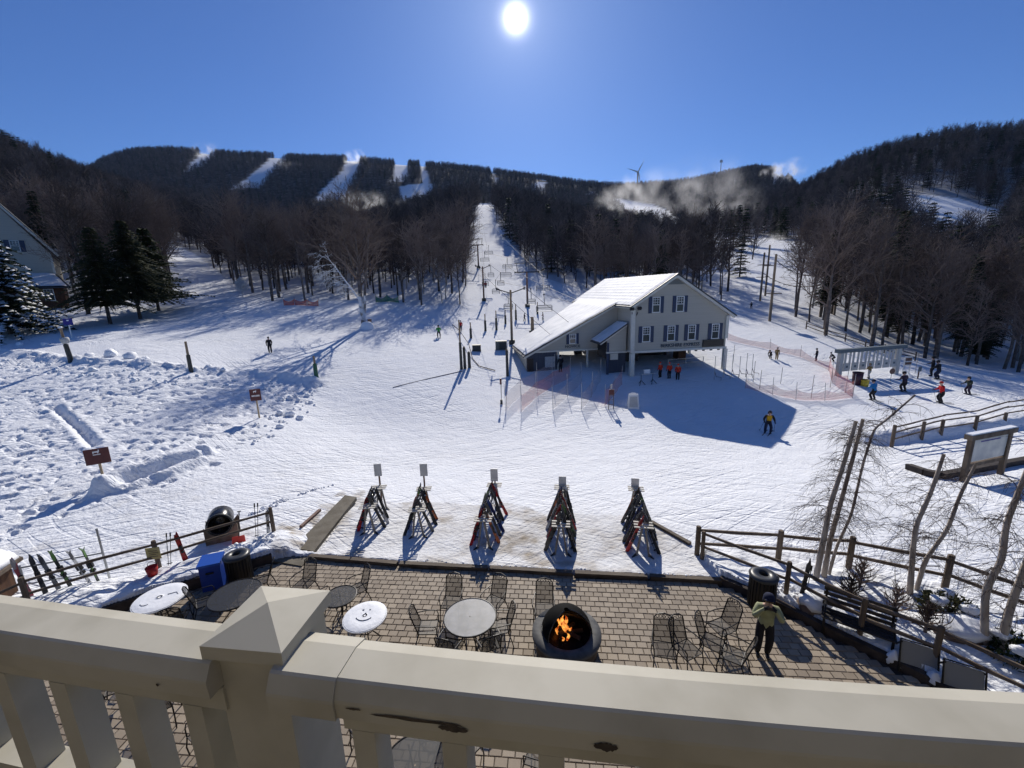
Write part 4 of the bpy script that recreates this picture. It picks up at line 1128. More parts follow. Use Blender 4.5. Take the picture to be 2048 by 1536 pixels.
def person_mesh(J, edges, regions, mats):
    names = list(J); idx = {n: i for i, n in enumerate(names)}
    me = bpy.data.meshes.new('body'); me.from_pydata([J[n][:3] for n in names], [(idx[a], idx[b]) for a, b in edges], [])
    o = bpy.data.objects.new('tmp', me); COL.objects.link(o)
    md = o.modifiers.new('skin', 'SKIN'); md.use_smooth_shade = True; md.branch_smoothing = 0.3
    if not me.skin_vertices: me.skin_vertices.new()
    for n, i in idx.items():
        q = 1.16 if (n in ('pelvis', 'spine', 'chest') or n[1:] in ('sh', 'el', 'hip', 'kn', 'an')) else 1.0
        r = J[n][3] * q; me.skin_vertices[0].data[i].radius = (r, r if len(J[n]) < 5 else J[n][4] * q); me.skin_vertices[0].data[i].use_root = (n == 'pelvis')
    sb = o.modifiers.new('sub', 'SUBSURF'); sb.levels = 1; sb.render_levels = 1
    dg = bpy.context.evaluated_depsgraph_get(); dg.update()
    out = bpy.data.meshes.new_from_object(o.evaluated_get(dg))
    bpy.data.objects.remove(o); bpy.data.meshes.remove(me)
    n = len(out.polygons); C = np.zeros(n * 3, np.float32); out.polygons.foreach_get('center', C); C = C.reshape(-1, 3)
    best = np.full(n, 1e9); mi = np.zeros(n, np.int32)
    for a, b in edges:
        A, B = np.array(J[a][:3]), np.array(J[b][:3]); d = B - A; t = np.clip(((C - A) @ d) / (d @ d + 1e-9), 0, 1)
        dist = np.linalg.norm(C - A - t[:, None] * d, axis=1) - 0.3 * J[b][3]
        reg = regions.get((a, b), regions.get(b, 0))
        m = dist < best; best = np.where(m, dist, best); mi = np.where(m, reg, mi)
    out.materials.clear()
    for m in mats: out.materials.append(m)
    out.polygons.foreach_set('material_index', mi); out.polygons.foreach_set('use_smooth', np.ones(n, bool)); out.update()
    return out
def person(px, pyb, pyt, facing, label, jacket, pants, pose='ski', hat='helmet', hatmat=None, chest=None, group=None, P=None, Hm=None, glove=None, poles=False, skis=None, skimat=None):
    P = at(px, pyb) if P is None else np.array(P, float)
    Hm = (top_z(P, pyt) - P[2]) if Hm is None else Hm
    Hm = min(max(Hm, 1.2), 2.05); k = Hm / 1.82
    e = thing('person', label, 'person', P, facing, group)
    crouch = 0.10 if pose in ('ski', 'slide') else 0.0
    w = 0.17 if pose in ('ski', 'slide') else 0.11
    lean = 0.10 if pose in ('ski', 'slide') else 0.02
    if pose == 'bend': crouch, lean = 0.22, 0.42
    z0 = 0.96 - crouch
    J = {'pelvis': (0, -0.04 - crouch * 0.4, z0, 0.150, 0.125), 'spine': (0, 0.0 + lean * 0.3, z0 + 0.21 - lean * 0.1, 0.155, 0.13), 'chest': (0, lean * 0.75, z0 + 0.42 - lean * 0.22, 0.175, 0.135),
         'neck': (0, lean + 0.01, z0 + 0.565 - lean * 0.32, 0.07), 'head1': (0, lean + 0.04, z0 + 0.66 - lean * 0.36, 0.088, 0.1), 'head2': (0, lean + 0.05, z0 + 0.77 - lean * 0.38, 0.092, 0.108), 'head3': (0, lean + 0.04, z0 + 0.83 - lean * 0.38, 0.06)}
    E_ = [('pelvis', 'spine'), ('spine', 'chest'), ('chest', 'neck'), ('neck', 'head1'), ('head1', 'head2'), ('head2', 'head3')]
    reg = {'spine': 0, 'chest': 0, 'neck': 0, 'head1': 3, 'head2': 3, 'head3': 3}
    cz = J['chest'][2]; cyy = J['chest'][1]
    for s, n in ((-1, 'l'), (1, 'r')):
        J[n + 'sh'] = (s * 0.205, cyy - 0.01, cz + 0.075, 0.088)
        if pose == 'photo': J[n + 'el'] = (s * 0.31, cyy + 0.20, cz - 0.12, 0.072); J[n + 'wr'] = (s * 0.12, cyy + 0.27, cz + 0.22, 0.045)
        elif pose == 'point' and s < 0: J[n + 'el'] = (s * 0.45, cyy + 0.05, cz + 0.02, 0.07); J[n + 'wr'] = (s * 0.68, cyy + 0.12, cz + 0.03, 0.045)
        elif pose == 'stand': J[n + 'el'] = (s * 0.28, cyy - 0.04, cz - 0.20, 0.07); J[n + 'wr'] = (s * 0.26, cyy + 0.12, cz - 0.40, 0.045)
        elif pose == 'bend': J[n + 'el'] = (s * 0.25, cyy + 0.10, cz - 0.24, 0.07); J[n + 'wr'] = (s * 0.16, cyy + 0.22, cz - 0.44, 0.045)
        else: J[n + 'el'] = (s * 0.33, cyy + 0.02, cz - 0.19, 0.07); J[n + 'wr'] = (s * 0.33, cyy + 0.25, cz - 0.27, 0.045)
        W_ = np.array(J[n + 'wr'][:3]); D = W_ - np.array(J[n + 'el'][:3]); D /= np.linalg.norm(D)
        side = np.cross(D, (0, 0, 1.0)); side /= np.linalg.norm(side) + 1e-9
        if pose == 'photo': D = np.array([-s * 0.55, 0.35, 0.75]); D /= np.linalg.norm(D); side = np.array([0.2 * s, -0.9, 0.3]); side /= np.linalg.norm(side)
        pm = W_ + D * 0.075; J[n + 'pm'] = (*pm, 0.042, 0.03)
        E_ += [('chest', n + 'sh'), (n + 'sh', n + 'el'), (n + 'el', n + 'wr'), (n + 'wr', n + 'pm')]
        reg.update({n + 'sh': 0, n + 'el': 0, n + 'wr': 0, n + 'pm': 4})
        for f in range(4):
            a = pm + side * (f - 1.5) * 0.022 + D * 0.045; b = a + D * (0.035, 0.043, 0.04, 0.028)[f] + np.array([0, 0, -0.014])
            c = b + D * 0.018 + np.array([0, 0, -0.022])
            J[f'{n}f{f}a'] = (*a, 0.0125); J[f'{n}f{f}b'] = (*b, 0.0115); J[f'{n}f{f}c'] = (*c, 0.009)
            E_ += [(n + 'pm', f'{n}f{f}a'), (f'{n}f{f}a', f'{n}f{f}b'), (f'{n}f{f}b', f'{n}f{f}c')]
            for q in 'abc': reg[f'{n}f{f}{q}'] = 4
        th = W_ + D * 0.04 + side * (-0.05) * (1 if s > 0 else -1) * (1 if pose != 'photo' else s); J[n + 'th'] = (*th, 0.015); J[n + 'tt'] = (*(th + D * 0.045), 0.011)
        E_ += [(n + 'wr', n + 'th'), (n + 'th', n + 'tt')]; reg[n + 'th'] = 4; reg[n + 'tt'] = 4
        st_ = (0.16 * s if pose == 'walk' else 0.0)
        J[n + 'hip'] = (s * 0.105, -0.04 - crouch * 0.3, z0 - 0.09, 0.118); J[n + 'kn'] = (s * (w + 0.01), 0.06 + crouch * 0.9 + st_ * 0.6, 0.50 - crouch * 0.25, 0.088); J[n + 'an'] = (s * w, -0.02 + st_, 0.14, 0.072); J[n + 'he'] = (s * w, -0.05 + st_, 0.055, 0.058); J[n + 'to'] = (s * w * 1.04, 0.17 + st_, 0.05, 0.05)
        E_ += [('pelvis', n + 'hip'), (n + 'hip', n + 'kn'), (n + 'kn', n + 'an'), (n + 'an', n + 'he'), (n + 'he', n + 'to')]
        reg.update({n + 'hip': 1, n + 'kn': 1, n + 'an': 1, n + 'he': 2, n + 'to': 2})
    me = person_mesh(J, E_, reg, [jacket, pants, M_GLOSSB, M_SKIN, glove or M_BLK])
    b = obj('body', me, e); b.scale = (k, k, k)
    hx = np.array(J['head2'][:3])
    hm = hatmat or M_BLK
    cap = MB().lathe([(0.128, -0.03), (0.134, 0.02), (0.125, 0.075), (0.09, 0.125), (0.04, 0.148), (0.001, 0.152)] if hat == 'helmet' else [(0.112, -0.01), (0.118, 0.03), (0.105, 0.09), (0.06, 0.13), (0.001, 0.14)], 16, hx + np.array([0, -0.015, 0]), R=rotx(0.12))
    if hat == 'helmet':
        for s in (-1, 1): cap.box(hx + np.array([s * 0.112, -0.02, -0.05]), (0.03, 0.11, 0.10))
        cap.box(hx + np.array([0, 0.115, 0.035]), (0.20, 0.05, 0.02))
    o = part('helmet' if hat == 'helmet' else 'hat', cap, hm, e, True); o.scale = (k, k, k)
    gg = MB().lathe([(0.115, -0.028), (0.126, -0.02), (0.126, 0.028), (0.115, 0.034)], 10, hx + np.array([0, 0.0, 0.0]), a0=R_(25), a1=R_(155))
    o = part('goggles', gg, M_LENS, e, True); o.scale = (k, k, k)
    fc = MB().lathe([(0.001, 0.03), (0.012, 0.012), (0.02, -0.02), (0.001, -0.026)], 6, hx + np.array([0, 0.112, -0.05])).box(hx + np.array([0, 0.102, -0.098]), (0.05, 0.012, 0.010))
    o = part('face', fc, M_SKIN, e, True); o.scale = (k, k, k)
    if chest is not None:
        c = np.array(J['chest'][:3]); sp = np.array(J['spine'][:3]); v = MB()
        v.lathe([(0.165, -0.26), (0.185, -0.10), (0.192, 0.03), (0.15, 0.11)], 12, c + np.array([0, 0.012, 0]), a0=R_(25), a1=R_(155))
        o = part('chest_panel', v, chest, e, True); o.scale = (k, k * 0.86, k)
    wr = [np.array(J[n + 'wr'][:3]) * k for n in 'lr']
    Rz = rotz(facing)
    if poles:
        pl = thing('ski_poles', 'ski poles held by the ' + label.split(' standing')[0].split(' skiing')[0].split(' sliding')[0], 'ski poles', P, facing, 'poles in use')
        for i, s in ((0, -1), (1, 1)):
            a = wr[i] + np.array([0, 0.08, 0.05]); b = np.array([s * 0.42, 0.05 if poles == 1 else -0.35, 0.02])
            q = part('pole', MB().tube([a, b], [0.011, 0.008], 6), M_DARK, pl)
            part('basket', MB().lathe([(0.01, 0), (0.05, 0.005), (0.01, 0.012)], 10, b + np.array([0, 0, 0.06])), M_DARK, q)
    if skis is not None:
        sk = thing('ski_pair', 'skis worn by the ' + label.split(' standing')[0].split(' skiing')[0].split(' sliding')[0], 'skis', P, facing + skis, 'skis in use')
        Ri = rotz(-skis)
        for s, n in ((-1, 'l'), (1, 'r')):
            c = Ri @ (np.array(J[n + 'an'][:3]) * k)
            q = part('ski', ski_mb(1.65).__class__().extend(ski_mb(1.65), rotx(-math.pi / 2), (c[0], c[1] - 0.78, 0.012)), skimat or M_SKI['dark'], sk)
            part('binding', MB().box((c[0], c[1] + 0.02, 0.035), (0.07, 0.34, 0.03)), M_DARK, q)
    return e
def ski_mb(L, w=0.085):
    """one ski standing on its tail along +z, base facing +y"""
    n = 12; t = np.linspace(0, 1, n)
    ww = w * (0.92 - 0.28 * np.sin(t * math.pi)); ww[-1] = 0.022; ww[-2] = w * 0.62; ww[0] = w * 0.8
    bend = np.where(t > 0.88, (t - 0.88) ** 2 * 9.0 * 0.7, 0) * L * 0.5
    th = 0.012
    V = []
    for i in range(n):
        for sx in (-1, 1):
            V.append((sx * ww[i] / 2, bend[i], t[i] * L)); 
        for sx in (-1, 1): V.append((sx * ww[i] / 2, bend[i] + th, t[i] * L))
    F = []
    for i in range(n - 1):
        o, q = i * 4, (i + 1) * 4
        F += [(o, o + 1, q + 1, q), (o + 3, o + 2, q + 2, q + 3), (o + 2, o, q, q + 2), (o + 1, o + 3, q + 3, q + 1)]
    F += [(0, 2, 3, 1), (4 * n - 4, 4 * n - 3, 4 * n - 1, 4 * n - 2)]
    return MB().add(V, F)
def ski_paint(nm, a, b):
    return material('ski_' + nm, a, 0.35, color2=b, nscale=2.4, stretch=(1, 1, 0.7), contrast=(0.48, 0.52), spec=0.5)
M_SKI = {'dark': ski_paint('dark', (0.02, 0.02, 0.022), (0.06, 0.06, 0.065)), 'red': ski_paint('red', (0.40, 0.012, 0.012), (0.22, 0.01, 0.012)), 'blue': ski_paint('blue', (0.010, 0.02, 0.11), (0.02, 0.05, 0.20)),
         'white': ski_paint('white', (0.55, 0.56, 0.58), (0.10, 0.10, 0.11)), 'green': ski_paint('green', (0.02, 0.025, 0.02), (0.10, 0.22, 0.05)), 'orange': ski_paint('orange', (0.46, 0.10, 0.015), (0.03, 0.03, 0.03)), 'grey': ski_paint('grey', (0.16, 0.17, 0.18), (0.05, 0.05, 0.055)), 'pink': ski_paint('pink', (0.50, 0.10, 0.12), (0.45, 0.42, 0.40))}
PI = math.pi
person(1535, 866, 818, 2.75, 'skier in black jacket with yellow chest panel skiing out of the station shadow', M_BLK, M_NAVY, 'ski', hatmat=M_NAVY, chest=M_YEL, poles=2, skis=-0.35)
person(1745, 800, 757, 0.25, 'skier in bright blue jacket standing on the snow before the ticket gate', M_BLU, M_BLK, 'ski', hatmat=M_NAVY, skis=-0.1)
person(1806, 783, 741, 0.1, 'skier in dark purple jacket standing with legs apart before the ticket gate', M_PURP, M_BLK, 'ski', skis=0.0)
person(1880, 806, 760, 1.2, 'skier in red hooded jacket standing with a pole planted', M_RED, M_BLK, 'ski', 'hat', M_RED, poles=1, skis=0.1)
person(1935, 789, 751, 1.45, 'skier in dark olive jacket standing past the red jacket', fabric('olive_fabric', (0.03, 0.04, 0.03)), M_PURP, 'ski', poles=1, skis=0.0)
person(1862, 752, 713, 0.9, 'person in black pointing with an outstretched arm by the notice board', M_BLK, M_BLK, 'point')
person(1874, 758, 719, 0.3, 'person in black standing close behind the pointing person', M_BLK, M_NAVY, 'ski', skis=0.1)
person(1737, 757, 727, 0.2, 'person in tan jacket and pale trousers walking through the ticket gate', M_TAN, M_PALE_P, 'walk', 'hat', M_TAN)
person(1667, 723, 700, 1.3, 'person in black bending beside the end post of the ticket gate', M_BLK, M_BLK, 'bend')
person(1632, 722, 697, 0.6, 'person in black standing alone on the slope behind the netting', M_BLK, M_NAVY, 'stand')
person(1553, 719, 695, 2.9, 'person in tan jacket standing on the slope beside a crouching companion', M_TAN, M_TAN, 'stand', 'hat')
person(1541, 717, 700, 2.2, 'person in black crouching beside the tan jacket on the slope', M_BLK, M_BLK, 'bend')
for px, b, t, f, lab in ((1320, 756, 724, 0.5, 'lift attendant in orange-red jacket standing nearest the station post'), (1338, 758, 725, 0.1, 'lift attendant in orange-red jacket standing between two colleagues'), (1355, 761, 728, -0.3, 'lift attendant in orange-red jacket standing nearest the white table sign')):
    person(px, b, t, f, lab, M_ORG, M_BLK, 'stand', 'hat', M_ORG, group='lift attendants under the station')
person(1121, 744, 711, 0.3, 'person in black standing in the open bay of the station wing', M_BLK, M_BLK, 'stand')
person(541, 706, 674, 0.6, 'snowboarder in black jacket standing on the run beside the tree shadow', M_BLK, M_BLK, 'stand', 'hat')
person(878, 674, 649, 0.2, 'skier in green jacket skiing away toward the woods', M_GRN, M_BLK, 'ski', skis=0.05)
person(922, 662, 641, 0.1, 'skier in red jacket standing behind the lane entrance posts', M_RED, M_NAVY, 'stand', 'hat', M_NAVY)
person(1502, 617, 605, 2.6, 'tiny skier in black on the run behind the lift station', M_BLK, M_BLK, 'ski', skis=0.2)
person(1049, 642, 627, -1.2, 'person in black boarding the lift by the tall tower', M_BLK, M_BLK, 'walk')
person(1086, 640, 626, 1.2, 'person in maroon jacket boarding the lift beside the padded post', fabric('maroon_fabric', (0.07, 0.015, 0.02)), M_BLK, 'walk')
cp = CHP[971]; person(0, 0, 0, 0.0, 'rider in red sitting on the narrow lift chair by the slim tower', M_RED, M_BLK, 'bend', P=cp + np.array([0, 0.05, -0.40]), Hm=1.6)

# ================================================================== MIDDLE DISTANCE
M_SIGNRED = material('dark_red_sign', (0.075, 0.012, 0.014), 0.5, color2=(0.10, 0.018, 0.018), nscale=8)
M_SIGNBLUE = material('blue_sign', (0.02, 0.015, 0.22), 0.5)
M_SIGNW = material('white_sign', (0.62, 0.62, 0.60), 0.55, color2=(0.70, 0.70, 0.68), nscale=5)
M_NETP = material('pink_net', (0.62, 0.20, 0.17), 0.8, alpha=0.38)
M_NETW = material('white_net', (0.50, 0.44, 0.42), 0.8, alpha=0.30)
M_NETR = material('red_net', (0.60, 0.10, 0.05), 0.8, alpha=0.75)
M_NETG = material('green_net', (0.02, 0.16, 0.09), 0.8, alpha=0.85)
M_GATE = material('gate_grey', (0.42, 0.42, 0.40), 0.7, color2=(0.48, 0.48, 0.46), nscale=4)
M_GATEB = material('gate_beam', (0.10, 0.13, 0.15), 0.6)
def wsize(P, npx): return npx / FPX * depth(P)

# ---- left: padded posts, signs
pad_post(383, 746, 683, 'dark padded pole standing in the snow berm, second along it', 0.11, 0.55, base=1.5, group='padded poles in the snow berm')
pad_post(634, 763, 712, 'pole with dark green padding at the end of the snow berm', 0.11, 0.62, M_PADG, base=1.7, group='padded poles in the snow berm')
pp = pad_post(143, 726, 656, 'snow-capped padded pole in the berm in front of the blue sign', 0.12, 0.5, base=1.6, group='padded poles in the snow berm', lean=-0.2)
part('snow_cap', MB().lathe([(0.001, 0.16), (0.12, 0.12), (0.18, 0.0), (0.001, -0.03)], 10, (-0.2, 0, top_z(at(143, 726), 656) - at(143, 726)[2])), M_SNOWCAP, pp, True)
part('pale_collar', MB().lathe([(0.22, 0), (0.34, 0.25), (0.30, 0.5), (0.18, 0.55)], 12, (-0.08, 0, 1.5)), M_GATE, pp, True)
def stake_sign(px, pyb, py0, py1, wpx, label, mat, facing=0.0, postmat=None, marks=None, group=None):
    """square post with a panel, the panel spanning picture rows py0 (top) to py1"""
    P = at(px, pyb); zt, zb = top_z(P, py0) - P[2], top_z(P, py1) - P[2]; w = wsize(P, wpx)
    e = thing('trail_sign', label, 'sign', P, facing, group)
    part('post', MB().box((0, 0.03, (zt - 0.6) / 2 - 0.02), (0.09, 0.07, zt + 0.5)), postmat or M_TIMBERL, e)
    pn = part('panel', MB().box((0, -0.035, (zt + zb) / 2), (w, 0.035, zt - zb)), mat, e)
    if marks:
        mk = MB()
        for (x, z, ww, hh) in marks: mk.box((x * w, -0.056, zb + z * (zt - zb)), (ww * w, 0.006, hh * (zt - zb)))
        part('marking', mk, M_WHITE, pn)
    return e
deer = [(-0.02, 0.80, 0.26, 0.09), (0.10, 0.87, 0.05, 0.10), (-0.13, 0.73, 0.04, 0.09), (0.06, 0.73, 0.04, 0.09), (0.0, 0.62, 0.30, 0.05)]
stake_sign(208, 963, 897, 927, 37, 'dark red trail sign with white emblem on a post by the snow wall', M_SIGNRED, 0.55, marks=deer)
stake_sign(519, 838, 778, 801, 19, 'dark red trail sign with white wording on a tall post in the powder', M_SIGNRED, 0.35, marks=deer[:4] + [(-0.30, 0.42, 0.10, 0.14), (-0.17, 0.42, 0.08, 0.14), (-0.05, 0.42, 0.08, 0.14), (0.07, 0.42, 0.08, 0.14), (0.19, 0.42, 0.08, 0.14), (0.31, 0.42, 0.09, 0.14)])
stake_sign(144, 676, 637, 650, 14, 'small blue sign on a white post below the spruces', M_SIGNBLUE, 0.6, M_WHITE, [(0, 0.7, 0.22, 0.2)])

# ---- left: spruces
def conifer_thing(px, pyb, pyt, label, seed, rpx, mat, levels=30, crown0=0.1, snow=False, tuft=0.6, droop=0.3, irr=0.15, dens=1.0):
    P = at(px, pyb); H = top_z(P, pyt) - P[2]
    tr, cr, sn = conifer(seed, H, wsize(P, rpx), levels, droop, tuft, crown0, dens, snow, irr)
    e = thing('spruce_tree', label, 'tree', P)
    part('trunk', tr, M_BARK, e, True); part('crown', cr, mat, e)
    if snow: part('snow_cover', sn, M_SNOWCAP, e, True, kind='stuff')
M_NEEDLE3 = material('spruce_needles', (0.030, 0.042, 0.022), 0.85, color2=(0.075, 0.075, 0.035), nscale=0.8, spec=0.15)
conifer_thing(221, 648, 448, 'dark spruce with bare lower trunk beside the wooden shed', 61, 66, M_NEEDLE3, 34, 0.20, tuft=0.62, droop=0.35)
conifer_thing(281, 638, 436, 'broad dark spruce with bare lower trunk next to the pine', 62, 78, M_NEEDLE3, 36, 0.22, tuft=0.66, droop=0.38)
conifer_thing(318, 622, 452, 'yellow-green bushy pine at the foot of the groomed slope', 63, 55, M_NEEDLE2, 30, 0.12, tuft=0.85, droop=0.05, irr=0.25)
conifer_thing(22, 668, 440, 'snow-laden spruce with white clumps on its boughs before the house', 64, 98, M_NEEDLE, 26, 0.06, True, 0.85, 0.42)

# ---- the tall tree crusted with snow
P = at(728, 656); H = top_z(P, 392) - P[2]
tr, cr = bare_tree(71, H, 0.30, 0.36, 26, 0.36, 0.026, 2)
e = thing('frosted_tree', 'tall bare tree with snow-crusted trunk and a white frosted limb', 'tree', P)
g_ = np.random.default_rng(5)
trunk = MB().tube([(0, 0, -0.5), (0.05, 0, 1.2), (-0.15, 0, 3.0), (-0.05, 0, 4.6)], [0.42, 0.34, 0.27, 0.24], 9)
trunk.tube([(0.15, 0, 1.2), (0.35, 0.1, 3.0), (0.5, 0.15, 4.4)], [0.22, 0.20, 0.18], 8)
part('upper_trunk', MB().tube([(-0.05, 0, 4.5), (0.0, 0, 7.5), (0.15, 0, H * 0.55), (0.1, 0, H * 0.75)], [0.24, 0.20, 0.15, 0.08], 8).tube([(0.5, 0.15, 4.3), (1.0, 0.2, 7.5), (1.7, 0, 11.0), (2.1, 0, 14.0)], [0.18, 0.15, 0.11, 0.05], 7).tube([(-0.05, 0, 6.0), (-0.9, 0.2, 9.0), (-1.6, 0.2, 12.5)], [0.15, 0.11, 0.05], 7), M_BARK, e, True)
part('trunk', trunk, material('snow_crusted_bark', (0.14, 0.13, 0.12), 0.8, color2=(0.60, 0.63, 0.68), nscale=1.5, contrast=(0.40, 0.55)), e, True)
part('crown', cr, M_TWIG, e)
fl = MB(); limb_pts = np.array([(-0.12, 0, 3.6), (-1.0, -0.2, 5.2), (-1.9, -0.3, 6.6), (-2.9, -0.3, 8.2), (-4.0, -0.3, 9.8)])
fl.tube(limb_pts, [0.13, 0.10, 0.075, 0.05, 0.025], 7)
S = [[], [], [], []]
def frost_twig(q, d, L, r, lev):
    m = 4
    for j in range(m):
        d = d + g_.normal(0, 0.16, 3) + np.array([-0.03, 0, -0.13]); d /= np.linalg.norm(d); qq = q + d * L / m
        S[0].append(q); S[1].append(qq); S[2].append(r * (1 - 0.18 * j)); S[3].append(r * (1 - 0.18 * (j + 1)))
        if lev < 2 and j > 0:
            for b_ in range(2):
                nd = d + g_.normal(0, 0.55, 3); nd /= np.linalg.norm(nd); frost_twig(qq, nd, L * 0.42, r * 0.62, lev + 1)
        q = qq
for k in range(16):
    t = 0.7 + 3.2 * (k + g_.random()) / 16; i = int(t); p = limb_pts[i] * (1 - (t - i)) + limb_pts[min(i + 1, 4)] * (t - i)
    a_ = g_.uniform(1.9, 3.7); d = np.array([math.cos(a_), g_.normal(0, 0.35), math.sin(a_) * 0.9]); d /= np.linalg.norm(d)
    frost_twig(p, d, g_.uniform(1.2, 2.6), 0.035, 0)
fl.segs(np.array(S[0]), np.array(S[1]), np.array(S[2]), np.array(S[3]), 3)
part('frosted_limb', fl, M_FROST, e)
part('snow_base', MB().lathe([(1.0, -0.3), (0.85, 0.35), (0.6, 0.75), (0.3, 0.85)], 12, (0.5, -0.2, 0)), M_SNOWCAP, e, True)
e2 = at(740, 650); single('small_box', MB().box((0, 0, 0.3), (0.45, 0.4, 0.9)).box((0, 0, 0.78), (0.52, 0.46, 0.06)), M_RUST, 'small reddish box at the foot of the frosted tree', 'box', loc=e2)
P = at(486, 594); tr, cr = bare_tree(72, 3.2, 0.06, 0.2, 22, 0.4, 0.035, 2)
e = thing('frosted_bush', 'small bush white with rime at the edge of the groomed slope', 'bush', P); part('stem', tr, M_FROST, e); part('crown', cr, M_FROST, e)

# ---- nets
def net_run(pts, label, mat, h=1.1, stake=None, group=None, name='safety_net', sag=0.12, seed=0, stake_h=None):
    """net hung between stakes standing on the snow at picture points"""
    g = np.random.default_rng(seed + 7)
    Q = [at(*p) for p in pts]; e = thing(name, label, 'net', Q[0], 0, group); o = Q[0]
    mb = MB()
    for a, b in zip(Q[:-1], Q[1:]):
        n = 8; V = []
        for k in range(n + 1):
            t = k / n; p = a * (1 - t) + b * t; p[2] = gz(p[0], p[1]); s = 4 * t * (1 - t) * sag
            wv = 0.06 * math.sin(t * 9 + seed)
            V += [(p[0] + wv, p[1] + wv, p[2] + 0.05), (p[0], p[1], p[2] + h - s)]
        mb.add(np.array(V) - o, [[2 * k, 2 * k + 2, 2 * k + 3, 2 * k + 1] for k in range(n)])
    part('net', mb, mat, e)
    for p in Q:
        ln = g.normal(0, 0.05)
        part('stake', MB().tube([(p - o) + np.array([0, 0, -0.2]), (p - o) + np.array([ln, 0, stake_h or (h + 0.25)])], 0.02, 5), stake or M_STEEL, e)
    return e
net_run([(1012, 822), (1043, 790), (1075, 772), (1110, 752)], 'pale safety net dividing the novice lane nearest the padded post', M_NETW, 1.5, seed=1, stake_h=2.2, group='nets of the novice lane')
net_run([(1043, 824), (1072, 796), (1106, 774), (1140, 757)], 'pink safety net second into the novice lane', M_NETP, 1.4, seed=2, stake_h=2.2, group='nets of the novice lane')
net_run([(1106, 820), (1135, 795), (1163, 768)], 'pale safety net in the middle of the novice lane', M_NETW, 1.3, seed=3, stake_h=2.0, group='nets of the novice lane')
net_run([(1163, 820), (1183, 795), (1200, 765)], 'pale safety net beside the pink end net', M_NETW, 1.4, seed=4, stake_h=2.2, group='nets of the novice lane')
net_run([(1210, 813), (1228, 792), (1243, 770)], 'pink safety net beside the ladder sign', M_NETP, 1.4, seed=5, stake_h=1.8, group='nets of the novice lane')
net_run([(1657, 742), (1664, 768), (1690, 786), (1705, 796)], 'pink safety net curving round the end of the ticket gate', M_NETP, 1.5, seed=6, stake_h=2.0, sag=0.3)
net_run([(1490, 778), (1545, 790), (1592, 800), (1650, 802), (1705, 796)], 'faint pink safety net along the edge of the station shadow', M_NETP, 0.9, seed=7, stake_h=1.5, sag=0.3)
net_run([(1455, 680), (1540, 700), (1600, 715), (1658, 742)], 'faint orange net strung along the slope behind the station', M_NETP, 0.9, seed=8, stake_h=1.3, sag=0.3)
net_run([(568, 612), (590, 611), (615, 612), (638, 613)], 'orange-red snow net before the woods', M_NETR, 1.1, seed=9, sag=0.4, stake=M_PAD)
net_run([(752, 606), (775, 604), (798, 606)], 'dark green net heaped at the edge of the woods', M_NETG, 1.3, seed=10, sag=0.6, stake=M_PADG)
# odd stakes and bars in the maze
M_STAKE = material('bamboo_stake', (0.30, 0.27, 0.24), 0.7)
for i, (px, b, t) in enumerate([(1013, 812, 762), (1003, 800, 758), (1506, 766, 722), (1519, 778, 740), (1561, 768, 735), (1622, 796, 750), (1660, 775, 738), (1466, 726, 690), (1830, 745, 706)]):
    P = at(px, b); single('lane_stake', MB().tube([(0, 0, -0.2), (0.03, 0, top_z(P, t) - P[2])], 0.022, 5), M_STAKE, 'thin bare stake marking the lift lanes on the snow', 'stake', 'bare stakes in the lift lanes', loc=P)
for i, (px, b, t) in enumerate([(1428, 760, 712), (1446, 757, 710), (1463, 755, 708), (1478, 754, 712), (1491, 755, 706), (1503, 752, 708)]):
    P = at(px, b); h = top_z(P, t) - P[2]
    e = thing('lane_bar', 'thin steel lane bar with bent foot beyond the station posts', 'lane bar', P, 0, 'bent-foot lane bars')
    part('upright', MB().tube([(0, 0, -0.2), (0, 0, h)], 0.028, 6), M_STEEL, e)
    part('foot', MB().tube([(0, 0, h * 0.35), (0.14, -0.1, 0.30), (0.5, -0.3, 0.28), (0.5, -0.3, -0.05)], 0.026, 6), M_DARK, e)
# pole marker with small red and dark tags
P = at(1003, 808); h = top_z(P, 757) - P[2]
e = thing('marker_pole', 'thin marker pole with a red tag at the corner of the novice lane', 'pole', P)
part('pole', MB().tube([(0, 0, -0.2), (0, 0, h)], 0.025, 6), M_STEEL, e); part('tag', MB().box((0, -0.03, h - 0.25), (0.16, 0.03, 0.5)), M_SIGNRED, e); part('base', MB().box((0, 0, 0.12), (0.2, 0.2, 0.45)), M_PAD, e)

# ---- ladder-backed sign, sandwich board, trestle table
P = at(1222, 818); h = top_z(P, 766) - P[2]
e = thing('ladder_sign', 'wooden ladder-backed stand with small dark sign in the novice lane', 'sign', P, 0.1)
for sx in (-1, 1): part('upright', MB().tube([(sx * 0.2, 0, -0.1), (sx * 0.16, 0, h * 0.75)], 0.03, 6), M_TIMBER, e)
for k in range(3): part('rung', MB().beam((-0.2, 0, h * (0.18 + 0.18 * k)), (0.2, 0, h * (0.18 + 0.18 * k)), 0.03, 0.04), M_TIMBER, e)
part('panel', MB().box((0, -0.05, h * 0.66), (0.42, 0.04, 0.4)), M_SIGNRED, e); part('post', MB().box((0, 0.02, h * 0.85), (0.12, 0.06, 0.42)), M_GATE, e)
P = at(1266, 815)
e = thing('sandwich_board', 'white plastic sandwich board standing at the edge of the station shadow', 'sign', P, -0.15)
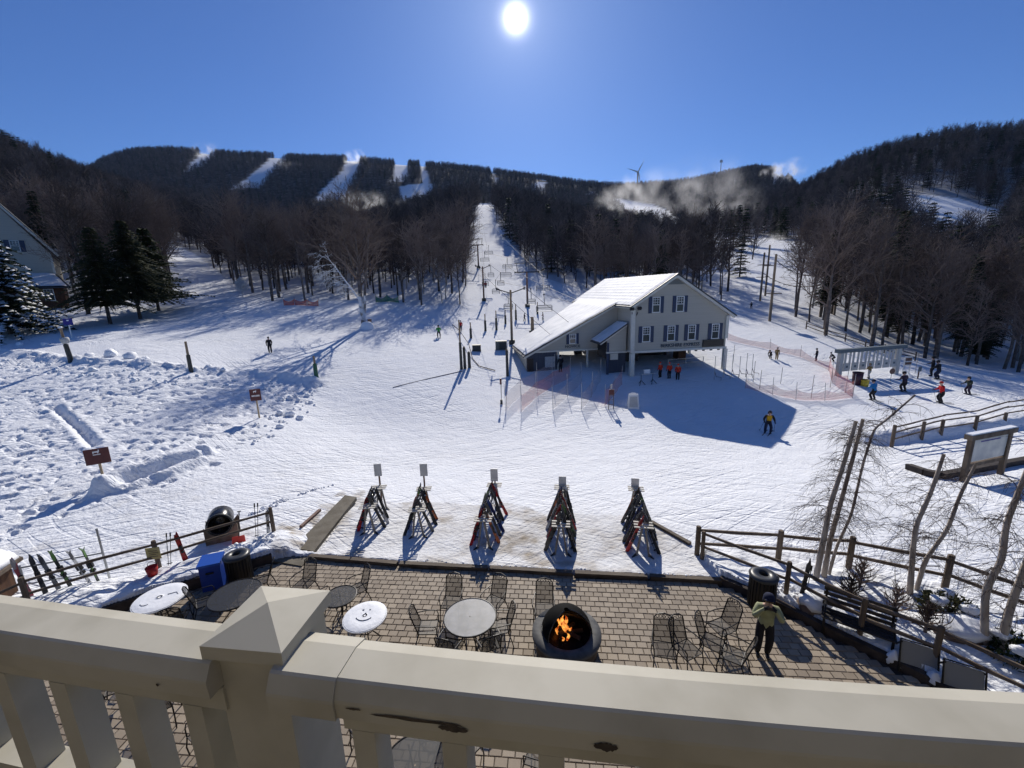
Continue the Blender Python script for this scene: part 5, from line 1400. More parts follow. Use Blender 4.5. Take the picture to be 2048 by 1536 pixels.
for s, y in ((-1, -0.26), (1, 0.26)):
    p = part('panel', MB().prism([(-0.45, y, -0.05), (0.45, y, -0.05), (0.36, y * 0.12, 1.12), (-0.36, y * 0.12, 1.12)], (0, 0.04 * s, 0)), M_WHITE, e)
    if s < 0: part('print', MB().prism([(-0.33, y - 0.052, 0.12), (0.33, y - 0.052, 0.12), (0.28, y * 0.32 - 0.052, 0.92), (-0.28, y * 0.32 - 0.052, 0.92)], (0, -0.004, 0)), M_GATE, p)
part('handle', MB().tube([(-0.2, 0, 1.1), (-0.15, 0, 1.2), (0.15, 0, 1.2), (0.2, 0, 1.1)], 0.025, 6), M_WHITE, e)
P = at(1297, 770)
e = thing('trestle_table', 'narrow trestle table on two splayed stands before the station', 'table', P, 0.25)
part('top', MB().box((0, 0.3, 0.98), (1.5, 0.5, 0.06)), M_GATE, e)
for sx in (-1, 1):
    part('leg', MB().tube([(sx * 0.6, 0.3, 0.95), (sx * 0.6, 0.3, 0.4), (sx * 0.6 - 0.3, 0.0, -0.03)], 0.03, 6).tube([(sx * 0.6, 0.3, 0.4), (sx * 0.6 + 0.3, 0.0, -0.03)], 0.03, 6).tube([(sx * 0.6, 0.3, 0.4), (sx * 0.6, 0.7, -0.03)], 0.03, 6), M_DARK, e)
single('table_sign', MB().prism([(-0.28, -0.12, 0), (0.28, -0.12, 0), (0.28, 0.0, 0.34), (-0.28, 0.0, 0.34)], (0, 0.12, 0)), M_WHITE, 'small white sign standing on the trestle table', 'sign', loc=P + np.array([-0.1, 0.28, 1.01]))

# ---- ticket gate
G0, G1 = at(1676, 752), at(1793, 747)
gd = (G1 - G0); gl = np.hypot(gd[0], gd[1]); ga = math.atan2(gd[1], gd[0])
gh = top_z(G0, 702) - G0[2]
e = thing('ticket_gate', 'grey ticket gate with a long beam and row of hanging board dividers', 'gate', G0, ga)
part('beam', MB().box((gl / 2, 0, gh), (gl + 1.0, 0.5, 0.34)), M_GATEB, e)
for x in (0.0, gl - 0.2): part('post', MB().box((x, 0, gh / 2 - 0.35), (0.42, 0.34, gh + 0.36)), M_GATE, e)
for k in range(7):
    x = 0.75 + k * (gl - 1.5) / 6
    p = part('divider_panel', MB().box((x, -0.1, 0.82), (0.82, 0.06, 0.78)), M_GATE, e)
    for s in (-1, 1): part('divider_slat', MB().box((x + s * 0.27, -0.1, 1.21 + (gh - 1.38) / 2), (0.20, 0.055, gh - 1.39)), M_GATE, p)
    part('emblem', MB().box((x, -0.136, 0.85), (0.26, 0.008, 0.2)), M_GATEB, p)
P = at(1811, 747); h = top_z(P, 712) - P[2]
e = thing('notice_board', 'white notice board on two legs past the end of the ticket gate', 'notice board', P, 0.15)
for s in (-1, 1): part('leg', MB().box((s * 0.36, 0, h / 2 - 0.2), (0.06, 0.06, h + 0.3)), M_SIGNW, e)
part('panel', MB().box((0, -0.05, h * 0.72), (0.86, 0.05, h * 0.5)), M_SIGNW, e); part('print', MB().box((0, -0.08, h * 0.82), (0.72, 0.012, h * 0.18)).box((0, -0.08, h * 0.6), (0.72, 0.012, h * 0.14)), M_RUST, e)
stake_sign(1836, 757, 733, 743, 8, 'small grey placard on a leaning stake near the pointing person', M_GATEB, 0.2, M_RUST)
P = at(1780, 766); h = top_z(P, 738) - P[2]
e = thing('round_sign', 'round reddish sign on a thin stake before the ticket gate', 'sign', P, 0.1)
part('stake', MB().tube([(0, 0, -0.2), (0, 0, h)], 0.02, 6), M_STEEL, e); part('disc', MB().lathe([(0.001, 0), (0.26, 0), (0.26, 0.03), (0.001, 0.03)], 18, (0, -0.02, h - 0.2), R=rotx(math.pi / 2)), M_RUST, e)
def can(px, pyb, pyt, wpx, label, mat, lid=None, name='trash_can'):
    P = at(px, pyb); h = top_z(P, pyt) - P[2]; r = wsize(P, wpx) / 2
    e = thing(name, label, 'trash can' if name == 'trash_can' else 'bin', P)
    part('body', MB().lathe([(0.001, -0.05), (r * 0.85, -0.05), (r * 0.95, h * 0.5), (r, h), (r * 0.9, h), (r * 0.82, h * 0.3), (0.001, h * 0.3)], 18), mat, e, True)
    part('rim', MB().lathe([(r * 0.98, h - 0.04), (r * 1.06, h - 0.03), (r * 1.06, h + 0.03), (r * 0.9, h + 0.03)], 18), lid or mat, e, True)
    return e
can(1713, 769, 745, 18, 'dark maroon trash can beside the yellow bin at the ticket gate', material('maroon_plastic', (0.05, 0.015, 0.025), 0.5))
can(1728, 772, 760, 15, 'low yellow bin beside the maroon trash can', material('yellow_plastic', (0.62, 0.46, 0.04), 0.5), name='bin')

# ---- rail fences
def rail_fence(posts, label, rails=(0.5, 0.95), hpost=1.15, r=0.07, mat=None, group=None, heights=None, rr=0.05, base=None, rect=False):
    """posts: picture points of post feet; rails at heights; each post and rail its own part"""
    Q = [at(*p) if len(p) == 2 else np.array(p) for p in posts]; o = Q[0]
    e = thing('split_rail_fence', label, 'fence', o, 0, group); g = np.random.default_rng(len(posts))
    for i, p in enumerate(Q):
        h = (top_z(p, heights[i]) - p[2]) if heights and heights[i] else hpost
        q = p - o
        part('post', MB().tube([q + np.array([0, 0, -0.4]), q + np.array([0, 0, h - 0.03]), q + np.array([0, 0, h])], [r, r * 0.95, r * 0.75], 7), mat or M_TIMBER, e)
    for a, b in zip(Q[:-1], Q[1:]):
        d = (b - a); d = d / np.linalg.norm(d) * 0.06
        for z in rails:
            a2, b2 = a - o + np.array([0, 0, z + g.normal(0, 0.02)]) - d, b - o + np.array([0, 0, z + g.normal(0, 0.02)]) + d
            m = (a2 + b2) / 2 + np.array([g.normal(0, 0.015), 0, g.normal(0, 0.02)])
            part('rail', MB().tube([a2, m, b2], [rr * 0.8, rr, rr * 0.8], 6), mat or M_TIMBER, e)
    return e
rail_fence([(1783, 893), (1842, 882), (1880, 876), (1948, 866), (2006, 856), (2085, 846)], 'three-rail dark wooden fence along the snow bank behind the trail map', (0.45, 0.85, 1.2), 1.5, 0.10, heights=[850, 843, 839, 831, 825, None])
rail_fence([(1612, 658), (1650, 672), (1690, 683), (1730, 697), (1768, 706), (1830, 722)], 'low rail fence at the foot of the woods beyond the ticket gate', (0.4, 0.8), 1.1, 0.08, rr=0.06)

# ---- ropes course among the trees
def rope_pole(px, b, t, plats, label):
    P = at(px, b); h = top_z(P, t) - P[2]
    e = thing('ropes_course_pole', label, 'pole', P, 0.3, 'poles of the ropes course')
    part('pole', MB().tube([(0, 0, -0.5), (0, 0, h)], [0.2, 0.15], 8), M_POLE, e, True)
    for z in plats: part('platform', MB().box((0.15, 0, h * z), (1.9, 1.3, 0.12)), M_TIMBER, e)
    return P + np.array([0, 0, h])
rp = [rope_pole(1539, 643, 508, (0.42,), 'tall ropes course pole nearest the run behind the station'), rope_pole(1520, 602, 505, (0.5, 0.75), 'ropes course pole with two platforms behind the nearest one'), rope_pole(1530, 592, 490, (0.6,), 'slender ropes course pole farthest up the run'),
      rope_pole(1640, 634, 532, (0.45, 0.3), 'ropes course pole with platforms among the trees by the rail fence'), rope_pole(1668, 630, 525, (0.6, 0.45), 'ropes course pole with platforms beyond the rail fence')]
for i, (a, b, zz) in enumerate(((0, 3, 0.9), (1, 3, 0.55))):
    A, B = rp[a] - np.array([0, 0, 0.8 + i * 3]), rp[b] - np.array([0, 0, 0.8 + i * 2])
    pts = [A * (1 - t) + B * t - np.array([0, 0, 4 * t * (1 - t) * 1.3]) for t in np.linspace(0, 1, 13)]
    e = thing('rope_bridge', ('upper' if i == 0 else 'lower') + ' sagging rope bridge strung between ropes course poles', 'rope bridge', A)
    part('cable', MB().tube([p - A for p in pts], 0.05, 5), M_DARK, e)
    for p in pts[1:-1]: part('step', MB().box(p - A + np.array([0, 0, -0.08]), (0.25, 0.6, 0.08)), M_TIMBER, e)
P = at(1816, 690)
single('snowmaking_pipe', MB().tube([(0, 0, -0.3), (-0.1, 0, 1.5), (-0.5, 0, 3.6), (-0.9, 0, 4.1), (-1.4, 0, 4.2)], 0.06, 8), M_STEEL, 'bent grey snowmaking pipe standing among the trees beyond the gate', 'pipe', loc=P)

M_RETD = material('shade_darkened_timber', (0.022, 0.016, 0.014), 0.85, color2=(0.05, 0.036, 0.03), nscale=3)  # dark timber, its base colour deepened further to paint in shade
# ---- trail map and timber edging
A, B = at(1925, 962), at(2000, 948)
d = B - A; L = np.hypot(d[0], d[1]); an = math.atan2(d[1], d[0]); hm = top_z(A, 876) - A[2]
e = thing('trail_map_board', 'wooden framed trail map board standing by the timber edging', 'map board', A, an)
for x in (0, L): part('post', MB().box((x, 0, hm / 2 - 0.3), (0.20, 0.18, hm + 0.6)), M_TIMBER, e)
rf = part('top_rail', MB().box((L / 2, 0, hm + 0.05), (L + 0.5, 0.30, 0.22)), M_TIMBER, e); part('snow_cap', MB().box((L / 2, 0, hm + 0.19), (L + 0.44, 0.24, 0.06)), M_SNOWCAP, rf)
part('lower_rail', MB().box((L / 2, 0, hm * 0.36), (L - 0.21, 0.12, 0.16)), M_TIMBER, e)
mp = part('map', MB().box((L / 2, 0.0, hm * 0.69), (L - 0.24, 0.05, hm * 0.52)), material('pale_trail_map', (0.30, 0.33, 0.36), 0.4, color2=(0.55, 0.56, 0.52), nscale=1.6, detail=6), e)
part('heading', MB().box((L / 2, -0.03, hm * 0.88), (L * 0.5, 0.01, 0.06)), M_SIGNBLUE, mp)
tp = [at(*q) for q in [(1816, 938), (1850, 950), (1882, 957), (1960, 942), (2050, 925), (2200, 900)]]
for i, (a, b) in enumerate(zip(tp[:-1], tp[1:])):
    single('timber_edging', MB().beam(a + np.array([0, 0, 0.0]), b + np.array([0, 0, 0.0]), 0.3, 0.55), M_RETD, 'dark timber edging beam on the snow below the trail map', 'timber', 'timber edging by the trail map')

# ================================================================== TERRACE
def paver_material(name, per_object):
    m = bpy.data.materials.new(name); m.use_nodes = True; n, l = m.node_tree.nodes, m.node_tree.links; b = n['Principled BSDF']
    if per_object: s = n.new('ShaderNodeObjectInfo').outputs['Random']
    else:
        a = n.new('ShaderNodeAttribute'); a.attribute_name = 'tone'; s = a.outputs['Fac']
    r = n.new('ShaderNodeValToRGB'); r.color_ramp.elements[0].color = (0.265, 0.212, 0.155, 1); r.color_ramp.elements[1].color = (0.395, 0.325, 0.240, 1)
    e = r.color_ramp.elements.new(0.55); e.color = (0.335, 0.275, 0.205, 1)
    l.new(s, r.inputs['Fac'])
    g = n.new('ShaderNodeNewGeometry'); t = n.new('ShaderNodeTexNoise'); t.inputs['Scale'].default_value = 1.1; t.inputs['Detail'].default_value = 5
    l.new(g.outputs['Position'], t.inputs['Vector'])
    x = n.new('ShaderNodeMixRGB'); x.blend_type = 'MULTIPLY'; x.inputs[0].default_value = 0.55; l.new(r.outputs[0], x.inputs[1])
    r2 = n.new('ShaderNodeValToRGB'); r2.color_ramp.elements[0].position = 0.35; r2.color_ramp.elements[0].color = (0.66, 0.63, 0.60, 1); r2.color_ramp.elements[1].position = 0.6; l.new(t.outputs['Fac'], r2.inputs['Fac']); l.new(r2.outputs[0], x.inputs[2])
    l.new(x.outputs[0], b.inputs['Base Color'])
    rr = n.new('ShaderNodeMapRange'); rr.inputs[3].default_value = 0.55; rr.inputs[4].default_value = 0.9; l.new(t.outputs['Fac'], rr.inputs[0]); l.new(rr.outputs[0], b.inputs['Roughness'])
    t2 = n.new('ShaderNodeTexNoise'); t2.inputs['Scale'].default_value = 60; l.new(g.outputs['Position'], t2.inputs['Vector'])
    bp = n.new('ShaderNodeBump'); bp.inputs['Strength'].default_value = 0.35; bp.inputs['Distance'].default_value = 0.01; l.new(t2.outputs['Fac'], bp.inputs['Height']); l.new(bp.outputs['Normal'], b.inputs['Normal'])
    return m
M_PAVO, M_PAVJ = paver_material('paver_single', True), paver_material('paver_joined', False)
bedx = np.array([p[0] for p in PATIO]); bedy = np.array([p[1] for p in PATIO])
terrace = single('terrace', MB().prism([(p[0], p[1], -0.30) for p in PATIO], (0, 0, 0.255)), material('joint_sand', (0.035, 0.030, 0.026), 0.95, color2=(0.055, 0.047, 0.04), nscale=6), kind='structure')
PA, PWD, PHT = R_(-5.5), 0.252, 0.192
pv = MB(); gp = np.random.default_rng(3)
w, h, bv, tz = PWD / 2 - 0.006, PHT / 2 - 0.006, 0.010, 0.05
pverts = [(-w, -h, -tz), (w, -h, -tz), (w, h, -tz), (-w, h, -tz), (-w, -h, -bv), (w, -h, -bv), (w, h, -bv), (-w, h, -bv), (-w + bv, -h + bv, 0), (w - bv, -h + bv, 0), (w - bv, h - bv, 0), (-w + bv, h - bv, 0)]
pfaces = [[0, 1, 5, 4], [1, 2, 6, 5], [2, 3, 7, 6], [3, 0, 4, 7], [4, 5, 9, 8], [5, 6, 10, 9], [6, 7, 11, 10], [7, 4, 8, 11], [8, 9, 10, 11]]
pmesh = MB().add(pverts, pfaces).mesh('paver', M_PAVO)
cells = []
Rp = rotz(PA)
for j in range(-10, 80):
    for i in range(-70, 70):
        q = Rp @ np.array([(i + 0.5 * (j % 2)) * PWD, j * PHT, 0]); cells.append((q[0], q[1]))
cells = np.array(cells)
corner = [Rp @ np.array([sx * PWD / 2, sy * PHT / 2, 0]) for sx in (-1, 1) for sy in (-1, 1)]
ok = np.ones(len(cells), bool)
for c in corner: ok &= in_poly(cells[:, 0] + c[0], cells[:, 1] + c[1], PATIO)
cells = cells[ok & (cells[:, 1] > 4.6)]
cpx, cpy = project_v(cells[:, 0], cells[:, 1], np.zeros(len(cells)))
railrow = np.interp(cpx, [0, 440, 735, 1132, 1519, 2048], [1184, 1246, 1273, 1314, 1351, 1376])
vis = (cpx > 640) & (cpx < 1900) & (cpy < railrow - 4)
order = [k for k in np.argsort(cells[:, 1]) if vis[k]][:292]
chosen = set(order)
V, F, T = [], [], []
for k, (x, y) in enumerate(cells):
    z = gp.normal(0, 0.0025); rz = PA + gp.normal(0, 0.006)
    if k in chosen:
        o = obj('paver', pmesh, terrace, (x, y, z), rz); o.rotation_euler = (gp.normal(0, 0.008), gp.normal(0, 0.008), rz)
    else:
        V.append(np.array(pverts) @ (rotz(rz) @ rotx(gp.normal(0, 0.008))).T + np.array([x, y, z])); F.append(np.array(pfaces) + 12 * len(T)); T.append(gp.random())
me = MB().add(np.concatenate(V), np.concatenate(F)).mesh('paver_field', M_PAVJ)
a = me.attributes.new('tone', 'FLOAT', 'POINT'); a.data.foreach_set('value', np.repeat(T, 12).astype(np.float32))
tag(obj('paver_field', me, terrace), kind='stuff')

M_CONC = material('worn_concrete', (0.105, 0.088, 0.062), 0.85, color2=(0.165, 0.145, 0.11), nscale=2.5, bump=0.4, bscale=20)
M_OLDWOOD = material('wet_timber', (0.060, 0.042, 0.030), 0.8, color2=(0.13, 0.10, 0.07), nscale=3, stretch=(0.6, 4, 4), bump=0.4, bscale=10)
def slab_on(poly_px, z, th, name, label, mat, cat):
    q = [on_plane(a, b, z) for a, b in poly_px]
    return single(name, MB().prism([(p[0], p[1], z - th) for p in q], (0, 0, th)), mat, label, cat)
slab_on([(690, 990), (713, 994), (628, 1102), (586, 1095)], 0.03, 0.16, 'walkway_slab', 'long bare concrete walkway strip between the racks and the rail fence', M_CONC, 'walkway')
slab_on([(583, 1099), (625, 1106), (604, 1132), (541, 1121)], 0.035, 0.12, 'walkway_slab', 'short square walkway slab meeting the brick terrace', M_CONC, 'walkway')
def lay_beam(p0, p1, w, h, name, label, mat, cat, group=None, zz=None):
    a, b = [(at(*p) if zz is None else on_plane(p[0], p[1], zz)) for p in (p0, p1)]
    return single(name, MB().beam(a + np.array([0, 0, 0.02]), b + np.array([0, 0, 0.02]), w, h), mat, label, cat, group)
for a, b in zip([(620, 1116), (800, 1131), (980, 1140), (1150, 1150), (1300, 1157)], [(795, 1131), (975, 1140), (1145, 1150), (1295, 1157), (1442, 1165)]):
    lay_beam(a, b, 0.16, 0.20, 'edging_timber', 'dark timber edging between the rack apron and the brick terrace', M_OLDWOOD, 'timber', 'timbers edging the terrace', 0.0)
lay_beam((1302, 1046), (1380, 1090), 0.14, 0.16, 'edging_timber', 'rough timber lying aslant beside the rack nearest the split-rail post', M_OLDWOOD, 'timber')
lay_beam((602, 1056), (640, 1022), 0.12, 0.14, 'edging_timber', 'short reddish timber with snow on it beside the walkway strip', M_RUST, 'timber')
# retaining walls at the sides of the terrace
M_RET = material('dark_stone_wall', (0.030, 0.022, 0.018), 0.9, color2=(0.075, 0.055, 0.045), nscale=4, bump=0.8, bscale=6)
def retain(edge, label, hgt):
    mb = MB()
    for (a, b) in zip(edge[:-1], edge[1:]): mb.beam((a[0], a[1], hgt / 2 - 0.15), (b[0], b[1], hgt / 2 - 0.15), 0.16, hgt + 0.3)
    return single('retaining_wall', mb, M_RET, label, 'wall')
retain(PATIO_EDGE_L, 'low dark retaining wall under the snow bank with the ski rail', 0.30)
retain(PATIO_EDGE_R, 'low dark retaining wall under the birch garden', 0.18)

def lump(c, s, seed, n=14, m=9):
    V = []
    for i in range(m):
        t = i / (m - 1) * PI
        for j in range(n):
            a = j * 2 * PI / n; d = np.array([math.sin(t) * math.cos(a), math.sin(t) * math.sin(a), math.cos(t)])
            k = 0.62 + 0.8 * float(fbm(d[0] * 2.1 + seed * 3.7, d[1] * 2.1 + d[2] * 1.3, 3, 2)); V.append(np.array(c) + d * k * np.array(s))
    return MB().add(V, [[i * n + j, (i + 1) * n + j, (i + 1) * n + (j + 1) % n, i * n + (j + 1) % n] for i in range(m - 1) for j in range(n)])
# ---- patio furniture
M_WIRE = material('black_wrought_iron', (0.012, 0.011, 0.012), 0.45, metal=0.4)
M_MESH = material('expanded_metal_mesh', (0.02, 0.019, 0.019), 0.5, metal=0.3, alpha=0.62)
M_MESHT = material('frosty_mesh_top', (0.30, 0.31, 0.33), 0.5, alpha=0.72, color2=(0.20, 0.21, 0.22), nscale=3)
M_MESHD = material('dark_mesh_top', (0.03, 0.032, 0.036), 0.5, alpha=0.66)
def make_patio_chair():
    e = thing('patio_chair', 'chair', 'chair')
    s = MB(); n = 6
    s.add([(-0.23, -0.22, 0.44), (0.23, -0.22, 0.44), (0.24, 0.22, 0.41), (-0.24, 0.22, 0.41)], [[0, 1, 2, 3]])
    seat = part('seat', s, M_MESH, e)
    part('seat_rim', MB().tube([(-0.23, -0.22, 0.44), (0.23, -0.22, 0.44), (0.24, 0.22, 0.41), (-0.24, 0.22, 0.41)], 0.014, 5, closed=True), M_WIRE, seat)
    b = MB().add([(-0.22, -0.22, 0.46), (0.22, -0.22, 0.46), (0.21, -0.38, 0.94), (-0.21, -0.38, 0.94)], [[0, 1, 2, 3]])
    back = part('backrest', b, M_MESH, e)
    part('back_frame', MB().tube([(-0.23, -0.22, 0.42), (-0.22, -0.38, 0.94), (-0.15, -0.42, 1.0), (0, -0.44, 1.03), (0.15, -0.42, 1.0), (0.22, -0.38, 0.94), (0.23, -0.22, 0.42)], 0.016, 6), M_WIRE, back)
    sc = MB()
    for k in range(5):
        t = np.linspace(0, 2 * PI, 9); sc.tube(np.stack([-0.14 + 0.07 * k + 0.03 * np.cos(t), -0.40 - 0.02 * np.sin(t), 0.965 + 0.03 * np.sin(t)], 1), 0.007, 4)
    part('scrollwork', sc, M_WIRE, back)
    for sx in (-1, 1):
        part('armrest', MB().tube([(sx * 0.235, -0.30, 0.68), (sx * 0.28, -0.05, 0.68), (sx * 0.28, 0.18, 0.66), (sx * 0.25, 0.22, 0.60), (sx * 0.24, 0.22, 0.41)], 0.014, 6), M_WIRE, e)
        part('leg', MB().tube([(sx * 0.24, 0.22, 0.41), (sx * 0.25, 0.26, 0.2), (sx * 0.25, 0.24, 0.0)], 0.014, 6), M_WIRE, e)
        part('leg', MB().tube([(sx * 0.23, -0.22, 0.42), (sx * 0.25, -0.30, 0.2), (sx * 0.25, -0.34, 0.0)], 0.014, 6), M_WIRE, e)
    return e
pc = make_patio_chair()
def chair_at(px, py, rz, label, z=0.0, group='wrought iron chairs on the terrace'):
    p = on_plane(px, py, z); copy_tree(pc, None, (p[0], p[1], 0.0), rz, None, label, group)
def patio_table(px, py, r, label, top, z=0.72, snow=None, group=None, umb=True):
    p = on_plane(px, py, z); p[2] = 0
    e = thing('patio_table', label, 'table', p, 0, group)
    t = part('table_top', MB().lathe([(0.015, z - 0.004), (r * 0.5, z - 0.004), (r, z - 0.004), (r, z), (r * 0.5, z), (0.015, z)], 40), top, e)
    part('rim', MB().lathe([(r - 0.005, z - 0.03), (r + 0.012, z - 0.025), (r + 0.014, z + 0.008), (r - 0.005, z + 0.012)], 40), M_WIRE if snow is None else M_SNOWCAP, t)
    for k in range(4):
        a = k * PI / 2 + 0.5; c, s = math.cos(a), math.sin(a)
        part('leg', MB().tube([(c * r * 0.75, s * r * 0.75, z - 0.02), (c * r * 0.35, s * r * 0.35, z * 0.62), (c * r * 0.25, s * r * 0.25, z * 0.35), (c * r * 0.6, s * r * 0.6, 0.0)], 0.016, 6), M_WIRE, e)
    part('brace', MB().tube([(r * 0.3 * math.cos(t_), r * 0.3 * math.sin(t_), z * 0.45) for t_ in np.linspace(0, 2 * PI, 13)[:-1]], 0.012, 5, closed=True), M_WIRE, e)
    if snow is not None:
        n, m = 26, 9; V = [(0, 0, z + 0.035)]; F = []
        for i in range(1, m + 1):
            rr = r * 0.985 * i / m
            for j in range(n):
                a = j * 2 * PI / n; V.append((rr * math.cos(a), rr * math.sin(a), z + (0.035 if i < m else 0.012) + 0.015 * float(fbm(rr * math.cos(a) * 4 + px, rr * math.sin(a) * 4, 2, 3)) - (0.012 if i == m - 1 else 0)))
        F3 = [[0, 1 + j, 1 + (j + 1) % n] for j in range(n)]
        for i in range(m - 1):
            for j in range(n): F.append([1 + i * n + j, 1 + i * n + (j + 1) % n, 1 + (i + 1) * n + (j + 1) % n, 1 + (i + 1) * n + j])
        mb = MB().add(V, F3); mb.F.append((np.array(F), 0))
        sn = part('snow_layer', mb, M_SNOWCAP, e, True)
        mg = material('grooved_snow', (0.22, 0.24, 0.28), 0.9)
        for kind, x, y, sz in snow:
            gr = MB()
            if kind == 'arc':
                t = np.linspace(-2.5, -0.65, 9); gr.tube(np.stack([x * r + sz * r * np.cos(t), y * r + sz * r * np.sin(t), np.full(9, z + 0.044)], 1), 0.012, 5); nm = 'drawn_mouth'
            elif kind == 'dot': gr.lathe([(0.001, 0.01), (sz * r, 0.008), (sz * r * 1.1, -0.01)], 8, (x * r, y * r, z + 0.038)); nm = 'drawn_eye'
            else: gr.tube([(x * r, y * r, z + 0.044), (x * r + sz * r, y * r + 0.14 * r, z + 0.044), (x * r + 1.5 * sz * r, y * r + 0.02 * r, z + 0.044)], 0.011, 5); nm = 'drawn_line'
            part(nm, gr, mg, sn, True)
    return e
patio_table(320, 1196, 0.60, 'round table with smile scratched in its snow beside the retaining wall', M_MESHD, snow=[('arc', -0.3, -0.35, 0.22), ('line', 0.25, 0.15, 0.3)])
patio_table(470, 1188, 0.64, 'large dark mesh table in the shadow of the blue bin', M_MESHD)
patio_table(680, 1192, 0.42, 'small dark mesh table behind the smiley snow table', M_MESHD)
patio_table(730, 1233, 0.52, 'round table covered in snow with a drawn smiley face', M_MESHD, snow=[('dot', -0.18, 0.35, 0.05), ('dot', 0.15, 0.35, 0.05), ('dot', 0.0, 0.12, 0.04), ('arc', 0.0, 0.10, 0.45)])
patio_table(940, 1233, 0.64, 'large round mesh table with frosty top beside the fire pit', M_MESHT)
CHAIRS = [(905, 1232, 3.0, 'iron chair drawn up behind the frosty mesh table, facing it'), (988, 1232, 2.6, 'iron chair beside a wet seat gleam behind the frosty mesh table'), (860, 1283, -1.5, 'iron chair on the smiley-table side of the frosty mesh table'),
          (998, 1283, 1.7, 'iron chair between the frosty mesh table and the fire pit'), (905, 1322, -0.3, 'iron chair tucked under the balcony side of the frosty mesh table'), (978, 1318, 0.35, 'second iron chair on the balcony side of the frosty mesh table'),
          (1088, 1246, 3.0, 'lone iron chair standing behind the fire pit'), (1327, 1330, 2.9, 'iron chair turned away at the end of the chair row by the terrace edge'), (1372, 1330, -2.7, 'iron chair second in the row by the terrace edge'),
          (1440, 1283, 1.9, 'iron chair set back alone beside the person in lime'), (1425, 1316, -2.2, 'iron chair angled among the row by the terrace edge'), (1462, 1340, 0.9, 'iron chair nearest the person in lime in the row'),
          (418, 1228, -0.9, 'iron chair in shadow beside the large dark mesh table'), (525, 1185, 1.9, 'iron chair between the walkway slab and the dark mesh table'), (505, 1290, 0.2, 'iron chair on the balcony side of the dark mesh table'),
          (610, 1195, 2.8, 'iron chair peeking above the balcony post cap'), (660, 1228, -0.6, 'iron chair beside the small dark mesh table'), (715, 1205, 2.2, 'iron chair between the two smaller tables'),
          (360, 1262, 0.4, 'iron chair tucked behind the scratched-smile table')]
for px, py, rz, lab in CHAIRS: chair_at(px, py, rz, lab)
for k, (px, py, rz) in enumerate([(330, 1440, 0.5), (420, 1500, 2.6), (250, 1400, -1.0), (740, 1500, 0.8), (930, 1530, -0.7), (860, 1490, 2.0), (1080, 1545, 1.2)]):
    chair_at(px, py, rz, 'iron chair directly below the balcony, glimpsed between the balusters', group='iron chairs glimpsed below the balcony')
patio_table(830, 1530, 0.55, 'dark mesh table directly below the balcony, glimpsed between balusters', M_MESHD)
kill(pc)

# ---- fire pit
P = on_plane(1133, 1262, 0.5); P[2] = 0.0
e = thing('fire_pit', 'round grey fire pit with black spark hood and burning fire', 'fire pit', P)
M_FPC = material('fire_pit_grey', (0.06, 0.06, 0.06), 0.75, color2=(0.11, 0.11, 0.108), nscale=5)
part('base', MB().lathe([(0.70, 0.0), (0.74, 0.02), (0.78, 0.40), (0.70, 0.40), (0.001, 0.38)], 36), material('fire_pit_brown', (0.07, 0.05, 0.035), 0.8, color2=(0.11, 0.08, 0.055), nscale=4), e, True)
part('ring', MB().lathe([(0.79, 0.36), (0.835, 0.42), (0.83, 0.50), (0.60, 0.53), (0.56, 0.50), (0.56, 0.42)], 40), M_FPC, e, True)
part('fire_bowl', MB().lathe([(0.56, 0.51), (0.52, 0.44), (0.001, 0.42)], 30), M_GLOSSB, e, True)
hd = MB(); tt = np.linspace(0, PI / 2, 9); prof = [(0.60 * math.cos(t), 0.53 + 0.58 * math.sin(t)) for t in tt]; prof[-1] = (0.06, prof[-1][1])
hd.lathe(prof, 26, (0, 0, 0), a0=R_(-12), a1=R_(218))
part('spark_hood', hd, material('sooty_black', (0.004, 0.004, 0.004), 0.8, spec=0.1), e, True)
part('hood_rim', MB().tube([(0.60 * math.cos(R_(a)) * 1.0, 0.60 * math.sin(R_(a)), 0.54) for a in range(-12, 221, 12)], 0.018, 6).tube([(c * math.cos(R_(-12)), c * math.sin(R_(-12)), z) for c, z in prof], 0.016, 6).tube([(c * math.cos(R_(218)), c * math.sin(R_(218)), z) for c, z in prof], 0.016, 6), M_GLOSSB, e, True)
lg = MB()
for k in range(5):
    a = k * 1.3; c = np.array([0.12 * math.cos(a * 2), 0.1 * math.sin(a * 1.7), 0.48 + 0.05 * (k // 2)]); d = np.array([math.cos(a), math.sin(a), 0.12]) * 0.28
    part('log', MB().tube([c - d, c + d], 0.05, 7), material('charred_log', (0.015, 0.011, 0.009), 0.9, color2=(0.05, 0.03, 0.02), nscale=9), e, True)
def fire_material():
    m = bpy.data.materials.new('flame'); m.use_nodes = True; n, l = m.node_tree.nodes, m.node_tree.links; b = n['Principled BSDF']
    b.inputs['Base Color'].default_value = (0.1, 0.02, 0.0, 1)
    t = n.new('ShaderNodeTexNoise'); t.inputs['Scale'].default_value = 14; t.inputs['Detail'].default_value = 4
    r = n.new('ShaderNodeValToRGB'); r.color_ramp.elements[0].position = 0.38; r.color_ramp.elements[0].color = (0.25, 0.015, 0.0, 1); r.color_ramp.elements[1].position = 0.68; r.color_ramp.elements[1].color = (1.0, 0.42, 0.08, 1)
    tc = n.new('ShaderNodeTexCoord'); l.new(tc.outputs['Object'], t.inputs['Vector']); l.new(t.outputs['Fac'], r.inputs['Fac']); l.new(r.outputs[0], b.inputs['Emission Color']); b.inputs['Emission Strength'].default_value = 1.6
    return m
M_FIRE = fire_material(); gf = np.random.default_rng(21)
